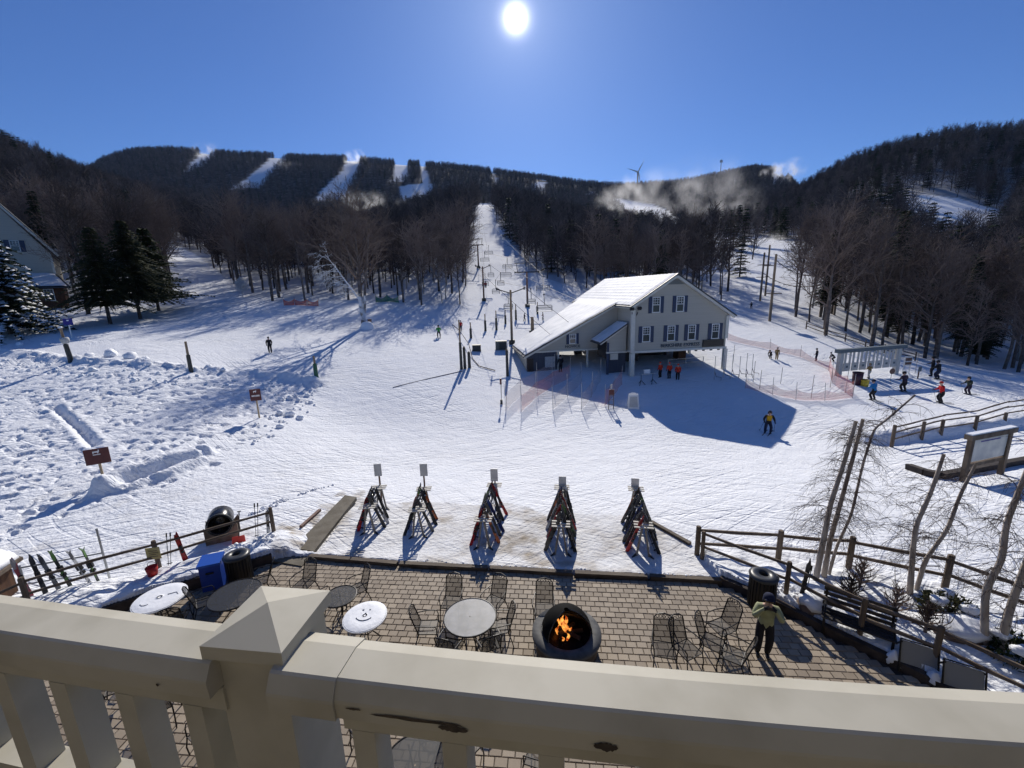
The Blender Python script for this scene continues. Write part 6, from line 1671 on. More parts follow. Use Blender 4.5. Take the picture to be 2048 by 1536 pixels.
for k, (x, y, s) in enumerate([(-0.16, 0.10, 1.0), (-0.05, -0.02, 1.25), (-0.22, -0.10, 0.6), (0.06, -0.12, 0.7), (-0.02, 0.14, 0.85), (0.0, -0.26, 0.5), (-0.12, -0.30, 0.42)]):
    n = 7; V = []; F = []
    for i in range(n):
        t = i / (n - 1); rr = 0.075 * s * (math.sin(min(t * 2.4 + 0.45, PI)) ** 1.0) * (1 - t) ** 0.35 + 0.003
        ox, oy = 0.05 * s * math.sin(t * 5 + k), 0.04 * s * math.cos(t * 4 + k * 2)
        for j in range(7): a = j * 0.8976; V.append((x + ox + rr * math.cos(a) * (0.7 + 0.6 * gf.random()), y + oy + rr * math.sin(a) * (0.7 + 0.6 * gf.random()), 0.50 + t * 0.34 * s))
    for i in range(n - 1):
        for j in range(7): F.append([i * 7 + j, i * 7 + (j + 1) % 7, (i + 1) * 7 + (j + 1) % 7, (i + 1) * 7 + j])
    part('flame', MB().add(V, F), M_FIRE, e, True)

# ---- ski racks on the apron
M_RACK = material('rack_grey_wood', (0.20, 0.18, 0.155), 0.8, color2=(0.30, 0.27, 0.23), nscale=4, stretch=(1, 1, 0.3))
M_SLAT = material('rack_pale_slat', (0.52, 0.49, 0.43), 0.7, color2=(0.60, 0.57, 0.50), nscale=5)
def make_pair(key):
    e = thing('ski_pair', 'skis', 'skis'); L = 1.46
    for s in (-1, 1):
        q = part('ski', MB().extend(ski_mb(L, 0.115), rotz(0 if s > 0 else PI), (0.012 * s, 0.006 * s, 0)), M_SKI[key], e)
        part('binding', MB().box((0.012 * s, -0.035 * s, 0.72), (0.075, 0.05, 0.20)).box((0.012 * s, -0.03 * s, 0.50), (0.065, 0.05, 0.10)), M_DARK, q)
    return e
PAIRS = {k: make_pair(k) for k in M_SKI}
pole_proto = thing('ski_poles', 'poles', 'ski poles')
for s in (-1, 1):
    q = part('pole', MB().tube([(s * 0.03, 0, 0), (s * 0.05, 0, 1.2)], [0.008, 0.011], 6), M_DARK, pole_proto); part('grip', MB().tube([(s * 0.05, 0, 1.1), (s * 0.05, 0, 1.24)], 0.022, 6), M_GLOSSB, q); part('basket', MB().lathe([(0.01, 0), (0.05, 0.004), (0.01, 0.01)], 8, (s * 0.03, 0, 0.06)), M_GLOSSB, q)
RK = [((738, 1070), (765, 1016), 928, 950, 'the ski rack beside the concrete walkway strip', 5, 3), ((836, 1077), (853, 1019), 928, 950, 'the second ski rack from the walkway strip', 5, 3), ((967, 1100), (992, 1011), 938, 960, 'the middle ski rack of the five', 9, 6), ((1122, 1113), (1124, 1016), 953, 975, 'the ski rack straight behind the fire pit', 9, 7), ((1286, 1116), (1269, 1021), 957, 979, 'the ski rack nearest the split-rail corner post', 9, 7)]
RKCOL = [['red', 'dark', 'dark', 'grey', 'blue', 'dark', 'white', 'dark'], ['dark', 'blue', 'red', 'green', 'dark', 'grey', 'dark', 'orange'], ['red', 'dark', 'blue', 'dark', 'white', 'green', 'dark', 'dark', 'grey', 'orange', 'dark', 'blue', 'dark', 'dark', 'red'], ['dark', 'dark', 'red', 'grey', 'dark', 'white', 'orange', 'dark', 'blue', 'dark', 'dark', 'green', 'dark', 'red', 'dark', 'grey'], ['red', 'dark', 'dark', 'blue', 'dark', 'grey', 'dark', 'dark', 'orange', 'dark', 'white', 'dark', 'dark', 'green', 'dark', 'dark']]
CN = {'dark': 'black', 'red': 'red', 'blue': 'dark blue', 'grey': 'grey', 'white': 'white', 'green': 'black and green', 'orange': 'orange', 'pink': 'pink'}
gr_ = np.random.default_rng(77)
for ri, (nq, fq, st0, st1, where, nl, nr) in enumerate(RK):
    A, B = at(*nq), at(*fq); d = B - A; L = np.hypot(d[0], d[1]); an = math.atan2(d[1], d[0]) - PI / 2; sl = (B[2] - A[2]) / L
    e = thing('ski_rack', 'wooden A-frame ski rack with pale slats and post sign, ' + where.replace('the ski rack ', '').replace('the middle ski rack', 'middle').replace('the second ski rack', 'second'), 'ski rack', A, an, 'ski racks on the apron')
    HR = 1.02
    for y in (0.12, L - 0.12):
        for s in (-1, 1): part('leg', MB().beam((0.05 * s, y, HR + sl * y), (0.22 * s, y - 0.02, -0.15 + sl * y), 0.05, 0.06), M_RACK, e)
        for s in (-1, 1): part('foot', MB().beam((0.2 * s, y, 0.06 + sl * y), (0.34 * s, y - 0.14, -0.02 + sl * y), 0.05, 0.05), M_DARK, e)
    for s in (-1, 1): part('top_rail', MB().beam((0.06 * s, 0.05, HR - 0.06), (0.06 * s, L - 0.05, HR - 0.06 + sl * L), 0.04, 0.08), M_RACK, e)
    ns = int(L / 0.17)
    for k in range(ns):
        if 3 <= k < ns - 3 and k % 4: continue
        y = 0.08 + k * (L - 0.16) / (ns - 1)
        part('slat', MB().box((0, y, HR + 0.02 + sl * y), (0.60 if k < 3 or k >= ns - 3 else 0.36, 0.07, 0.03)), M_SLAT, e)
    pt = np.array([B[0], B[1], B[2]]); zt, zb = top_z(pt, st0) - A[2], top_z(pt, st1) - A[2]
    sp = part('sign_post', MB().box((0, L, (zt + sl * L) / 2), (0.06, 0.06, zt + 0.1)), M_RUST, e)
    part('sign_panel', MB().box((0.02 if ri % 2 else -0.02, L - 0.045, (zt + zb) / 2), (0.30, 0.025, zt - zb + 0.05)), M_SIGNW, sp)
    n = nl + nr
    for i in range(n):
        s = -1 if i < nl else 1; key = RKCOL[ri][i % len(RKCOL[ri])]
        y = (i + 0.4 if i < nl else i - nl + 0.5) / (nl if i < nl else nr) * (L - 0.95) + 0.2 + gr_.normal(0, 0.05)
        off = 0.50 + gr_.normal(0, 0.05); lean = -s * math.atan2(off - 0.13, HR)
        q = rotz(an) @ np.array([s * off, y, 0]); x, yy = A[0] + q[0], A[1] + q[1]
        c = copy_tree(PAIRS[key], None, (x, yy, gz(x, yy) - 0.005), None, (1, 1, gr_.uniform(0.93, 1.08)), f'pair of {CN[key]} skis leaning on {where}', f'skis leaning on {where}')
        c.rotation_euler = (gr_.normal(0, 0.03), lean, an + gr_.normal(0, 0.35))
        if gr_.random() < 0.45:
            q = rotz(an) @ np.array([s * (off - 0.08), y + 0.14, 0]); x, yy = A[0] + q[0], A[1] + q[1]
            c = copy_tree(pole_proto, None, (x, yy, gz(x, yy)), None, None, f'ski poles leaning on {where}', f'poles leaning on {where}'); c.rotation_euler = (0, lean * 0.9, an)

# ---- left: split rail with odds and ends, metal ski stand
zf = lambda px, py, z: on_plane(px, py, z)
def gp_(px, py, z=0.3):
    p = on_plane(px, py, z); p[2] = gz(p[0], p[1]); return p
FLp = [gp_(548, 1066), gp_(320, 1140), gp_(62, 1222), gp_(-160, 1295)]
rail_fence(FLp, 'dark split-rail fence on the snow bank above the shaded tables', (0.42, 0.80), 0.95, 0.07, rr=0.045)
# metal ski stand with skis
A, B = gp_(60, 1200), gp_(217, 1148); hA, hB = 0.95, 1.75
e = thing('ski_stand', 'thin metal ski stand with a low crossbar beside the split-rail fence', 'ski stand', A)
d = B - A; up = lambda v, z: v - A + np.array([0, 0, z])
part('upright', MB().cyl(up(A, -0.2), up(A, hA), 0.03), M_STEEL, e); part('upright', MB().cyl(up(B, -0.2), up(B, hB), 0.03), M_STEEL, e)
part('crossbar', MB().cyl(up(A, 0.88), up(B, 0.92), 0.025), M_STEEL, e); part('crossbar', MB().cyl(up(A, 0.35), up(B, 0.30), 0.02), M_STEEL, e)
for i, (f, key, lab) in enumerate([(0.15, 'pink', 'pink'), (0.32, 'dark', 'black'), (0.48, 'grey', 'grey'), (0.62, 'green', 'black and green'), (0.86, 'white', 'white'), (0.97, 'green', 'black and green')]):
    p = A + d * f + np.array([-0.05, -0.22, 0]); p[2] = gz(p[0], p[1]) - 0.02
    c = copy_tree(PAIRS[key], None, p, None, (1, 1, 0.86), f'pair of {lab} skis standing in the metal ski stand', 'skis in the metal stand'); c.rotation_euler = (-0.22 + 0.05 * (i % 3), -0.12 + 0.08 * (i % 2), 0.9 + 0.2 * i)
p = gp_(372, 1122); c = copy_tree(PAIRS['red'], None, p, None, (1.2, 1, 0.72), 'dark red skis stuck upright in the snow against the split rail', 'skis by the split rail'); c.rotation_euler = (0.05, -0.1, 0.5)
p = gp_(537, 1064); c = copy_tree(PAIRS['white'], None, p, None, (1, 1, 0.62), 'white skis leaning on the end post of the split-rail fence', 'skis by the split rail'); c.rotation_euler = (0.0, 0.06, 0.4)
# black barrel on its wooden cradle
P = gp_(446, 1066); rb = 0.40
bz = top_z(P, 1040) - P[2]
e = thing('barrel', 'black barrel lying on its side, open end toward the terrace', 'barrel', P + np.array([0, 0, bz]), 0.5)
part('shell', MB().lathe([(0.001, 0.42), (0.30, 0.42), (rb * 0.97, 0.36), (rb, 0.0), (rb * 0.97, -0.36), (rb * 0.88, -0.42), (rb * 0.84, -0.36), (rb * 0.84, 0.2), (0.001, 0.22)], 26, R=rotx(-PI / 2)), M_GLOSSB, e, True)
part('hoop', MB().lathe([(rb * 0.96, -0.43), (rb * 1.03, -0.41), (rb * 1.03, -0.36), (rb * 0.98, -0.35)], 26, R=rotx(-PI / 2)), M_PAD, e, True)
e = thing('barrel_cradle', 'brown wooden cradle holding the black barrel', 'cradle', P, 0.5)
for s in (-1, 1):
    part('cheek', MB().prism([(-0.5, s * 0.3, -0.1), (0.5, s * 0.3, -0.1), (0.5, s * 0.3, bz - 0.08), (0.30, s * 0.3, bz - 0.30), (0.0, s * 0.3, bz - 0.42), (-0.30, s * 0.3, bz - 0.30), (-0.5, s * 0.3, bz - 0.08)], (0, 0.08, 0)), M_TIMBER, e)
part('crosspiece', MB().box((0, -0.2, 0.05), (0.9, 0.06, 0.14)), M_TIMBER, e)
# yellow sign, red bucket, red shovel
P = gp_(320, 1138); h = top_z(P, 1092) - P[2]
e = thing('notice_sign', 'faded yellow notice with handwriting fixed to the split-rail post', 'sign', P + np.array([0.02, -0.12, h - 0.38]), 0.2)
pn = part('panel', MB().box((0, 0, 0.2), (0.38, 0.02, 0.40)), material('faded_yellow', (0.42, 0.36, 0.14), 0.7, color2=(0.50, 0.44, 0.20), nscale=8), e); part('writing', MB().box((0, -0.013, 0.29), (0.24, 0.004, 0.02)).box((0.02, -0.013, 0.23), (0.26, 0.004, 0.02)).box((-0.02, -0.013, 0.17), (0.2, 0.004, 0.02)).box((0, -0.013, 0.10), (0.24, 0.004, 0.02)), M_TIMBER, pn)
P = gp_(321, 1146); e = thing('bucket', 'red bucket in the snow under the yellow notice', 'bucket', P + np.array([0, -0.25, 0]))
part('shell', MB().lathe([(0.001, 0), (0.12, 0.0), (0.16, 0.28), (0.145, 0.28), (0.11, 0.05), (0.001, 0.05)], 16), material('red_plastic', (0.50, 0.02, 0.012), 0.5), e, True); part('handle', MB().tube([(0.16 * math.cos(t), 0.05, 0.28 + 0.14 * math.sin(t)) for t in np.linspace(0, PI, 9)], 0.008, 5), M_DARK, e)
P = gp_(478, 1078); e = thing('snow_shovel', 'red-bladed snow shovel leaning on the rail beside the barrel', 'shovel', P, 0.4)
part('handle', MB().tube([(0, 0, 0.2), (0.12, 0.12, 1.15)], 0.018, 6).tube([(0.06, 0.12, 1.17), (0.18, 0.12, 1.17)], 0.018, 6), M_DARK, e); part('blade', MB().prism([(-0.22, -0.06, 0.0), (0.2, -0.06, 0.0), (0.18, 0.0, 0.3), (-0.2, 0.0, 0.3)], (0, 0.02, 0.005)), material('red_plastic', (0.5, 0.02, 0.012), 0.5), e)
p = gp_(514, 1075); c = copy_tree(pole_proto, None, p, None, None, 'ski poles leaning on the split-rail fence near its end post', 'poles by the split rail'); c.rotation_euler = (-0.1, 0.1, 0.4)
p = gp_(340, 1132); c = copy_tree(pole_proto, None, p, None, (1, 1, 0.85), 'ski poles leaning on the split-rail fence by the yellow notice', 'poles by the split rail'); c.rotation_euler = (-0.1, 0.1, 0.4)
# bins in shadow
P = on_plane(432, 1170, 0.0)
e = thing('recycling_bin', 'blue recycling bin standing at the retaining wall', 'bin', P, 0.35)
M_BLUEP = material('blue_plastic', (0.01, 0.045, 0.30), 0.45)
part('body', MB().prism([(-0.27, -0.26, 0.0), (0.27, -0.26, 0.0), (0.27, 0.26, 0.0), (-0.27, 0.26, 0.0)], (0, 0, 0.82)), M_BLUEP, e)
part('lid', MB().prism([(-0.30, -0.30, 0.82), (0.30, -0.30, 0.82), (0.30, 0.28, 0.86), (-0.30, 0.28, 0.86)], (0, 0, 0.07)), material('blue_lid', (0.015, 0.085, 0.42), 0.4), e); part('hand_slot', MB().box((0, -0.285, 0.6), (0.2, 0.03, 0.05)), M_GLOSSB, e)
def big_can(px, py, z, label, rr=0.32, h=0.98):
    P = on_plane(px, py, z); P[2] = 0
    e = thing('trash_can', label, 'trash can', P)
    part('body', MB().lathe([(0.001, 0.0), (rr * 0.93, 0.0), (rr * 0.95, h * 0.9), (rr * 0.9, h * 0.9)], 26), M_WIRE, e, True)
    for k in range(26):
        a = k * 2 * PI / 26; part('slat', MB().beam((rr * math.cos(a), rr * math.sin(a), 0.05), (rr * math.cos(a), rr * math.sin(a), h * 0.92), 0.045, 0.012, (math.cos(a), math.sin(a), 0.0)), M_WIRE, e)
    part('lid', MB().lathe([(rr * 1.05, h * 0.9), (rr * 1.09, h * 0.95), (rr * 0.85, h), (rr * 0.36, h * 1.0), (rr * 0.32, h * 0.93), (rr * 0.32, h * 0.8)], 28), material('black_can_lid', (0.03, 0.032, 0.035), 0.4), e, True)
big_can(472, 1107, 0.98, 'black slatted trash can in shadow beside the blue recycling bin', 0.34)
big_can(1528, 1147, 0.98, 'black slatted trash can at the corner behind the person in lime', 0.33)
# snowy kiosk roof at the left edge
P = on_plane(2, 1215, 0.0); e = thing('kiosk', 'little wooden kiosk with thick snow on its roof at the snow bank', 'kiosk', P, 0.25)
part('wall', MB().box((-0.5, 0.2, 0.45), (0.9, 1.0, 0.95)), M_BROWNW, e)
rf = part('roof', MB().prism([(-1.7, -0.45, 1.75), (0.10, -0.45, 0.92), (0.10, -0.45, 1.02), (-1.7, -0.45, 1.85)], (0, 1.4, 0)), M_TIMBER, e)
part('snow_layer', MB().prism([(-1.7, -0.40, 1.86), (0.06, -0.40, 1.05), (-0.05, -0.38, 1.20), (-0.7, -0.38, 1.62), (-1.7, -0.38, 2.1)], (0, 1.3, 0)), M_SNOWCAP, rf, True)

# ---- right: fences, skis, bench, chairs, person
C0 = gp_(1394, 1103, 0.1)
rail_fence([C0, gp_(1556, 1118, 0.25), gp_(1697, 1134, 0.25), gp_(1888, 1182, 0.25), gp_(2075, 1232, 0.2)], 'weathered split-rail fence between the birch garden and the ski run', (0.42, 0.86), 1.02, 0.085, rr=0.055)
C1 = C0 + np.array([0.06, -0.24, 0]); C1[2] = gz(C1[0], C1[1])
rail_fence([C1, gp_(1572, 1184, 0.25), gp_(1720, 1262, 0.3), gp_(1868, 1325, 0.3), gp_(2060, 1420, 0.3)], 'dark split-rail fence between the brick terrace and the birch garden', (0.46, 0.88), 0.98, 0.065, rr=0.048)
p = on_plane(1594, 1213, 0.05); p[2] = 0.0; p[1] -= 0.05
c = copy_tree(PAIRS['dark'], None, (p[0], p[1], 0.0), None, (1, 1, 1.0), 'black skis leaning on the fence beside the snow-covered shrub', 'skis by the terrace fence'); c.rotation_euler = (-0.12, 0.10, -0.5)
c = copy_tree(pole_proto, None, (p[0] + 0.14, p[1] + 0.05, 0.0), None, None, 'ski poles leaning on the fence beside the black skis', 'poles by the terrace fence'); c.rotation_euler = (-0.12, 0.05, -0.5)
for e in list(PAIRS.values()) + [pole_proto]: kill(e)
A, B = on_plane(1638, 1262, 0.0), on_plane(1788, 1318, 0.0)
d = B - A; L = np.hypot(d[0], d[1]); an = math.atan2(d[1], d[0])
M_BENCH = material('dark_slat', (0.022, 0.018, 0.016), 0.55, color2=(0.045, 0.038, 0.034), nscale=6, stretch=(0.5, 5, 5))
e = thing('park_bench', 'long dark slatted bench under the terrace fence', 'bench', A, an)
for k in range(4): part('seat_slat', MB().box((L / 2, 0.02 + 0.12 * k, 0.44), (L, 0.09, 0.035)), M_BENCH, e)
for k in range(4): part('back_slat', MB().box((L / 2, 0.47 + 0.035 * k, 0.55 + 0.115 * k), (L, 0.03, 0.085), rotx(-0.25)), M_BENCH, e)
for x in (0.06, L - 0.06):
    part('leg', MB().beam((x, 0.0, 0.43), (x, -0.02, 0.0), 0.05, 0.05), M_WIRE, e); part('leg', MB().beam((x, 0.56, 0.92), (x, 0.40, 0.0), 0.05, 0.05), M_WIRE, e)
    part('armrest', MB().tube([(x, 0.50, 0.66), (x, 0.1, 0.66), (x, -0.02, 0.60), (x, -0.02, 0.42)], 0.022, 6), M_WIRE, e)
# two metal chairs tipped against the fence, snow packed on them
def tipped(px, py, label, rz):
    P = on_plane(px, py, 0.0)
    e = thing('tipped_chair', label, 'chair', P, rz, 'tipped chairs at the fence')
    part('seat', MB().prism([(-0.3, 0.0, 0.05), (0.3, 0.0, 0.05), (0.3, 0.22, 0.62), (-0.3, 0.22, 0.62)], (0, 0.02, 0)), material('pale_metal_sheet', (0.24, 0.25, 0.26), 0.5), e)
    part('frame', MB().tube([(-0.32, -0.02, 0.0), (-0.32, 0.22, 0.66), (0.32, 0.22, 0.66), (0.32, -0.02, 0.0)], 0.022, 6), M_WIRE, e)
    for s in (-1, 1): part('leg', MB().tube([(s * 0.3, 0.2, 0.6), (s * 0.3, 0.5, 0.3), (s * 0.3, 0.52, 0.0)], 0.02, 6), M_WIRE, e)
    part('snow_clump', lump((-0.40, 0.16, 0.10), (0.17, 0.12, 0.22), int(px)), M_SNOWCAP, e, True)
tipped(1835, 1352, 'pale metal chair tipped against the fence under the no-smoking sign', -0.55); tipped(1925, 1398, 'pale metal chair tipped against the fence, last before the corner', -0.55)
P = gp_(1868, 1322, 0.3)
hh = top_z(P, 1247) - P[2]
e = thing('no_smoking_sign', 'grey no-smoking sign fixed to the terrace fence post', 'sign', P + np.array([-0.02, -0.14, hh - 0.42]), -0.5)
pn = part('panel', MB().box((0, 0, 0.22), (0.36, 0.02, 0.44)), M_GATE, e)
t = np.linspace(0, 2 * PI, 17)[:-1]; part('symbol', MB().tube(np.stack([0.10 * np.cos(t), np.full(16, -0.015), 0.17 + 0.10 * np.sin(t)], 1), 0.010, 5, closed=True).beam((-0.07, -0.015, 0.24), (0.07, -0.015, 0.10), 0.012, 0.018).box((0, -0.014, 0.17), (0.11, 0.006, 0.02)).box((0, -0.014, 0.36), (0.26, 0.006, 0.03)), M_PAD, pn)
person(1530, 1314, 1196, 2.75, 'person in pale lime jacket and dark helmet raising both hands to the face', M_LIME, M_BLK, 'photo', hatmat=M_NAVY, P=on_plane(1524, 1310, 0.0), Hm=1.66, glove=M_BLK)
# phone held up in front of the face
q = on_plane(1524, 1310, 0.0); dr = np.array([-math.sin(2.75), math.cos(2.75)])
e = thing('phone', 'dark phone held up by the person in the lime jacket', 'phone', (q[0] + dr[0] * 0.27, q[1] + dr[1] * 0.27, 1.47), 2.75)
part('case', MB().box((0, 0, 0), (0.15, 0.012, 0.075)), M_GLOSSB, e); part('camera_lens', MB().cyl((0.05, 0.006, 0.02), (0.05, 0.009, 0.02), 0.008), M_LENS, e)

# ---- birches with cut tops and drooping twigs
M_BIRCH = material('birch_bark', (0.50, 0.43, 0.36), 0.8, color2=(0.16, 0.115, 0.09), nscale=1.3, stretch=(1.5, 1.5, 0.7), contrast=(0.42, 0.66), detail=6)
M_BTWIG = material('birch_twigs', (0.075, 0.055, 0.048), 0.9)
def birch(base, stems, label, seed, ntw=60):
    """stems: lists of (px, py) traced from foot to top, at slightly rising distance"""
    g = np.random.default_rng(seed)
    P = gp_(*base, 0.35); e = thing('birch_tree', label, 'tree', P)
    for si, (pts, r) in enumerate(stems):
        W3 = []
        for k, (px, py) in enumerate(pts): W3.append(at_Y(px, py, P[1] + 0.05 * k + 0.12 * si) - P)
        W3 = np.array(W3); W3[0, 2] -= 0.25
        n = len(W3); fine = np.array([[np.interp(s, np.arange(n), W3[:, c]) for c in range(3)] for s in np.linspace(0, n - 1, n * 4)])
        fine[1:-1] = (fine[:-2] + 2 * fine[1:-1] + fine[2:]) / 4
        rad = r * (1 - 0.45 * np.linspace(0, 1, len(fine))) * (1 + g.normal(0, 0.04, len(fine)))
        part('trunk', MB().tube(fine, rad, 8), M_BIRCH, e, True)
        S = [[], [], [], []]
        for k in range(ntw if r > 0.055 else int(0.7 * ntw)):
            f = 0.22 + 0.78 * g.random(); i = f * (len(fine) - 1); p = fine[int(i)].copy()
            a = g.uniform(0, 2 * PI); d = np.array([math.cos(a), 0.6 * math.sin(a), g.uniform(0.1, 0.8)]); d /= np.linalg.norm(d)
            L = g.uniform(0.35, 1.0) * (1.3 - 0.6 * f); q = p; m = 6; tw = 0.009
            for j in range(m):
                d = d + np.array([g.normal(0, 0.14), g.normal(0, 0.14), -0.20]); d /= np.linalg.norm(d); qq = q + d * L / m
                S[0].append(q); S[1].append(qq); S[2].append(tw * (1 - 0.12 * j)); S[3].append(tw * (1 - 0.12 * (j + 1)))
                if j > 0:
                    for b in range(2):
                        dd = d + g.normal(0, 0.55, 3) + np.array([0, 0, -0.25]); dd /= np.linalg.norm(dd); l2 = L * g.uniform(0.15, 0.4); x1 = qq + dd * l2; x2 = x1 + (dd + np.array([0, 0, -0.5])) * l2 * 0.5
                        S[0] += [qq, x1]; S[1] += [x1, x2]; S[2] += [0.0036, 0.003]; S[3] += [0.003, 0.002]
                q = qq
        tg = MB().segs(np.array(S[0]), np.array(S[1]), np.array(S[2]), np.array(S[3]), 3)
        part('twigs', tg, M_BTWIG, e)
birch((1643, 1153), [([(1632, 1150), (1648, 1075), (1660, 1010), (1690, 920), (1712, 842)], 0.078), ([(1647, 1155), (1660, 1080), (1680, 1010), (1706, 915), (1726, 838)], 0.072), ([(1656, 1150), (1672, 1095), (1703, 1030), (1725, 930), (1748, 858), (1775, 838), (1830, 790)], 0.042)], 'clump of three birch stems with cut tops just inside the garden fence', 81, 70)
birch((1826, 1182), [([(1822, 1180), (1826, 1100), (1832, 1050), (1862, 985), (1888, 908)], 0.070), ([(1831, 1182), (1850, 1120), (1895, 1060), (1920, 990), (1952, 928)], 0.060)], 'pair of slender birch stems leaning apart behind the evergreen shrub', 82, 60)
birch((1974, 1283), [([(1973, 1283), (1970, 1180), (2004, 1120), (2012, 1050), (2040, 975), (2075, 890)], 0.075)], 'single crooked birch stem beside the snowy boulder', 83, 60)
birch((2004, 1292), [([(2002, 1292), (2022, 1210), (2055, 1120), (2090, 1020)], 0.085)], 'thick birch stem beside the snow-covered bush at the garden corner', 84, 50)
# shrubs, boulders
def leaf_shrub(px, py, r, label, mat, n=500, snow=True, seed=0):
    g = np.random.default_rng(seed); P = gp_(px, py, 0.4); e = thing('evergreen_shrub', label, 'shrub', P)
    V, F = [], []
    for k in range(n):
        a = g.normal(0, 1, 3); a /= np.linalg.norm(a); a[2] = abs(a[2]) * 0.8; p = a * r * g.uniform(0.55, 1.0); o = g.normal(0, 1, 3) * 0.07; o2 = g.normal(0, 1, 3) * 0.05
        F.append([len(V), len(V) + 1, len(V) + 2]); V += [p, p + o, p + o2 + a * 0.08]
    part('foliage', MB().add(V, F), mat, e)
    S = [np.zeros((9, 3)), g.normal(0, r * 0.4, (9, 3)) + np.array([0, 0, r * 0.5])]; part('stems', MB().segs(S[0], S[1], np.full(9, 0.02), np.full(9, 0.01)), M_BARK, e)
    if snow:
        for k in range(3):
            a = k * 2.2 + seed; part('snow_clump', lump((r * 0.5 * math.cos(a), r * 0.5 * math.sin(a), r * 0.66), (0.20, 0.17, 0.10), k + seed), M_SNOWCAP, e, True)
leaf_shrub(1902, 1222, 0.62, 'golden green evergreen shrub with snow on top below the birches', material('golden_evergreen', (0.10, 0.085, 0.018), 0.8, color2=(0.05, 0.06, 0.015), nscale=5), 700, True, 3)
leaf_shrub(2035, 1300, 0.6, 'dark bush heaped with snow at the garden corner', M_NEEDLE2, 500, True, 4)
def boulder(px, py, s, label, seed):
    g = np.random.default_rng(seed); P = gp_(px, py, 0.3); n, m = 12, 7; V = []
    for i in range(m):
        t = i / (m - 1) * PI
        for j in range(n):
            a = j * 2 * PI / n; d = np.array([math.sin(t) * math.cos(a), math.sin(t) * math.sin(a), math.cos(t)]); k = 0.8 + 0.4 * float(fbm(d[0] * 1.7 + seed, d[1] * 1.7 + d[2], 2, seed)); V.append(d * k * np.array(s))
    F = [[i * n + j, (i + 1) * n + j, (i + 1) * n + (j + 1) % n, i * n + (j + 1) % n] for i in range(m - 1) for j in range(n)]
    e = thing('boulder', label, 'boulder', P); part('rock', MB().add(V, F), material('reddish_rock', (0.15, 0.095, 0.07), 0.85, color2=(0.26, 0.20, 0.16), nscale=3, bump=0.5, bscale=8), e, True)
    part('snow_cap', lump((0, 0, s[2] * 0.55), (s[0] * 1.0, s[1] * 1.0, s[2] * 0.62), seed + 2), M_SNOWCAP, e, True)
boulder(1925, 1262, (0.75, 0.45, 0.30), 'reddish boulder capped with snow below the single birch', 5); boulder(1628, 1206, (0.42, 0.36, 0.34), 'snow-covered mound of rock between the skis and the bench', 9)
for k, (px, py) in enumerate([(1720, 1165), (1790, 1215), (1700, 1190), (1850, 1260)]):
    P = gp_(px, py, 0.35); tr, cr = bare_tree(90 + k, 0.75, 0.012, 0.05, 20, 0.55, 0.006, 1)
    e = thing('bare_shrub', 'small leafless shrub poking through the garden snow', 'shrub', P, 0, 'leafless garden shrubs'); part('stem', tr, M_TWIG, e); part('twigs', cr, M_TWIG, e)

# ================================================================== BALCONY
M_RAIL = material('beige_painted_rail', (0.385, 0.360, 0.290), 0.6, color2=(0.475, 0.450, 0.375), nscale=6, spec=0.3, detail=12, contrast=(0.30, 0.58))
M_CHIP = material('chipped_paint', (0.035, 0.026, 0.020), 0.9, color2=(0.09, 0.07, 0.05), nscale=30)
up_pts = np.array([(-1.293, 0.932), (-1.06, 0.882), (-0.853, 0.844), (-0.661, 0.807), (-0.318, 0.756), (-0.119, 0.724), (0.089, 0.692), (0.299, 0.661), (0.436, 0.639), (0.617, 0.616), (0.873, 0.600)])
rail_fit = np.polyfit(up_pts[:, 0], up_pts[:, 1], 3)
def rail_y(x): return np.polyval(rail_fit, x)
def rail_frame(x):
    s = (rail_y(x + 1e-3) - rail_y(x - 1e-3)) / 2e-3; t = np.array([1, s, 0]) / math.hypot(1, s); return t, np.array([t[1], -t[0], 0])   # tangent, toward the house
PROF = [(0.0, -0.745), (0.0, -0.706), (0.004, -0.701), (0.036, -0.690), (0.102, -0.690), (0.107, -0.693), (0.121, -0.720), (0.122, -0.726), (0.120, -0.762), (0.0, -0.762)]
def sweep(prof, x0, x1, grow=1.0, n=40):
    xs = np.linspace(x0, x1, n); c = np.mean(prof, 0); V = []
    for x in xs:
        t, nn = rail_frame(x); o = np.array([x, rail_y(x), EYE])
        for a, z in prof: V.append(o + nn * (c[0] + (a - c[0]) * grow) + np.array([0, 0, c[1] + (z - c[1]) * grow]))
    k = len(prof); F = [[i * k + j, i * k + (j + 1) % k, (i + 1) * k + (j + 1) % k, (i + 1) * k + j] for i in range(n - 1) for j in range(k)]
    mb = MB().add(V, F); mb.F.append((np.array([list(range(k - 1, -1, -1))]), 0)); mb.F.append((np.array([[(n - 1) * k + j for j in range(k)]]), 0))
    return mb
PC = np.array([-0.527, 0.776]); PR = R_(-7.5)
rl = thing('balcony_railing', 'beige painted balcony railing with capped square post and chipped paint', 'railing', (PC[0], PC[1], EYE - 1.25))
M_ = dict(world=True)
XL0, XL1, XR0, XR1 = -2.1, -0.585, -0.33, 1.7
SUB = [(0.028, -0.765), (0.092, -0.765), (0.092, -0.822), (0.028, -0.822)]
BOTR = [(0.03, -1.115), (0.09, -1.115), (0.09, -1.165), (0.03, -1.165)]
for x0, x1 in ((XL0, XL1), (XR0, XR1)):
    tr_ = part('top_rail', sweep(PROF, x0, x1), M_RAIL, rl, **M_)
    part('under_rail', sweep(SUB, x0, x1 if x1 < 0 else x1), M_RAIL, rl, **M_); part('bottom_rail', sweep(BOTR, x0, x1), M_RAIL, rl, **M_)
part('rail_sleeve', sweep(PROF, -0.455, -0.322, 1.07, 8), M_RAIL, rl, **M_)
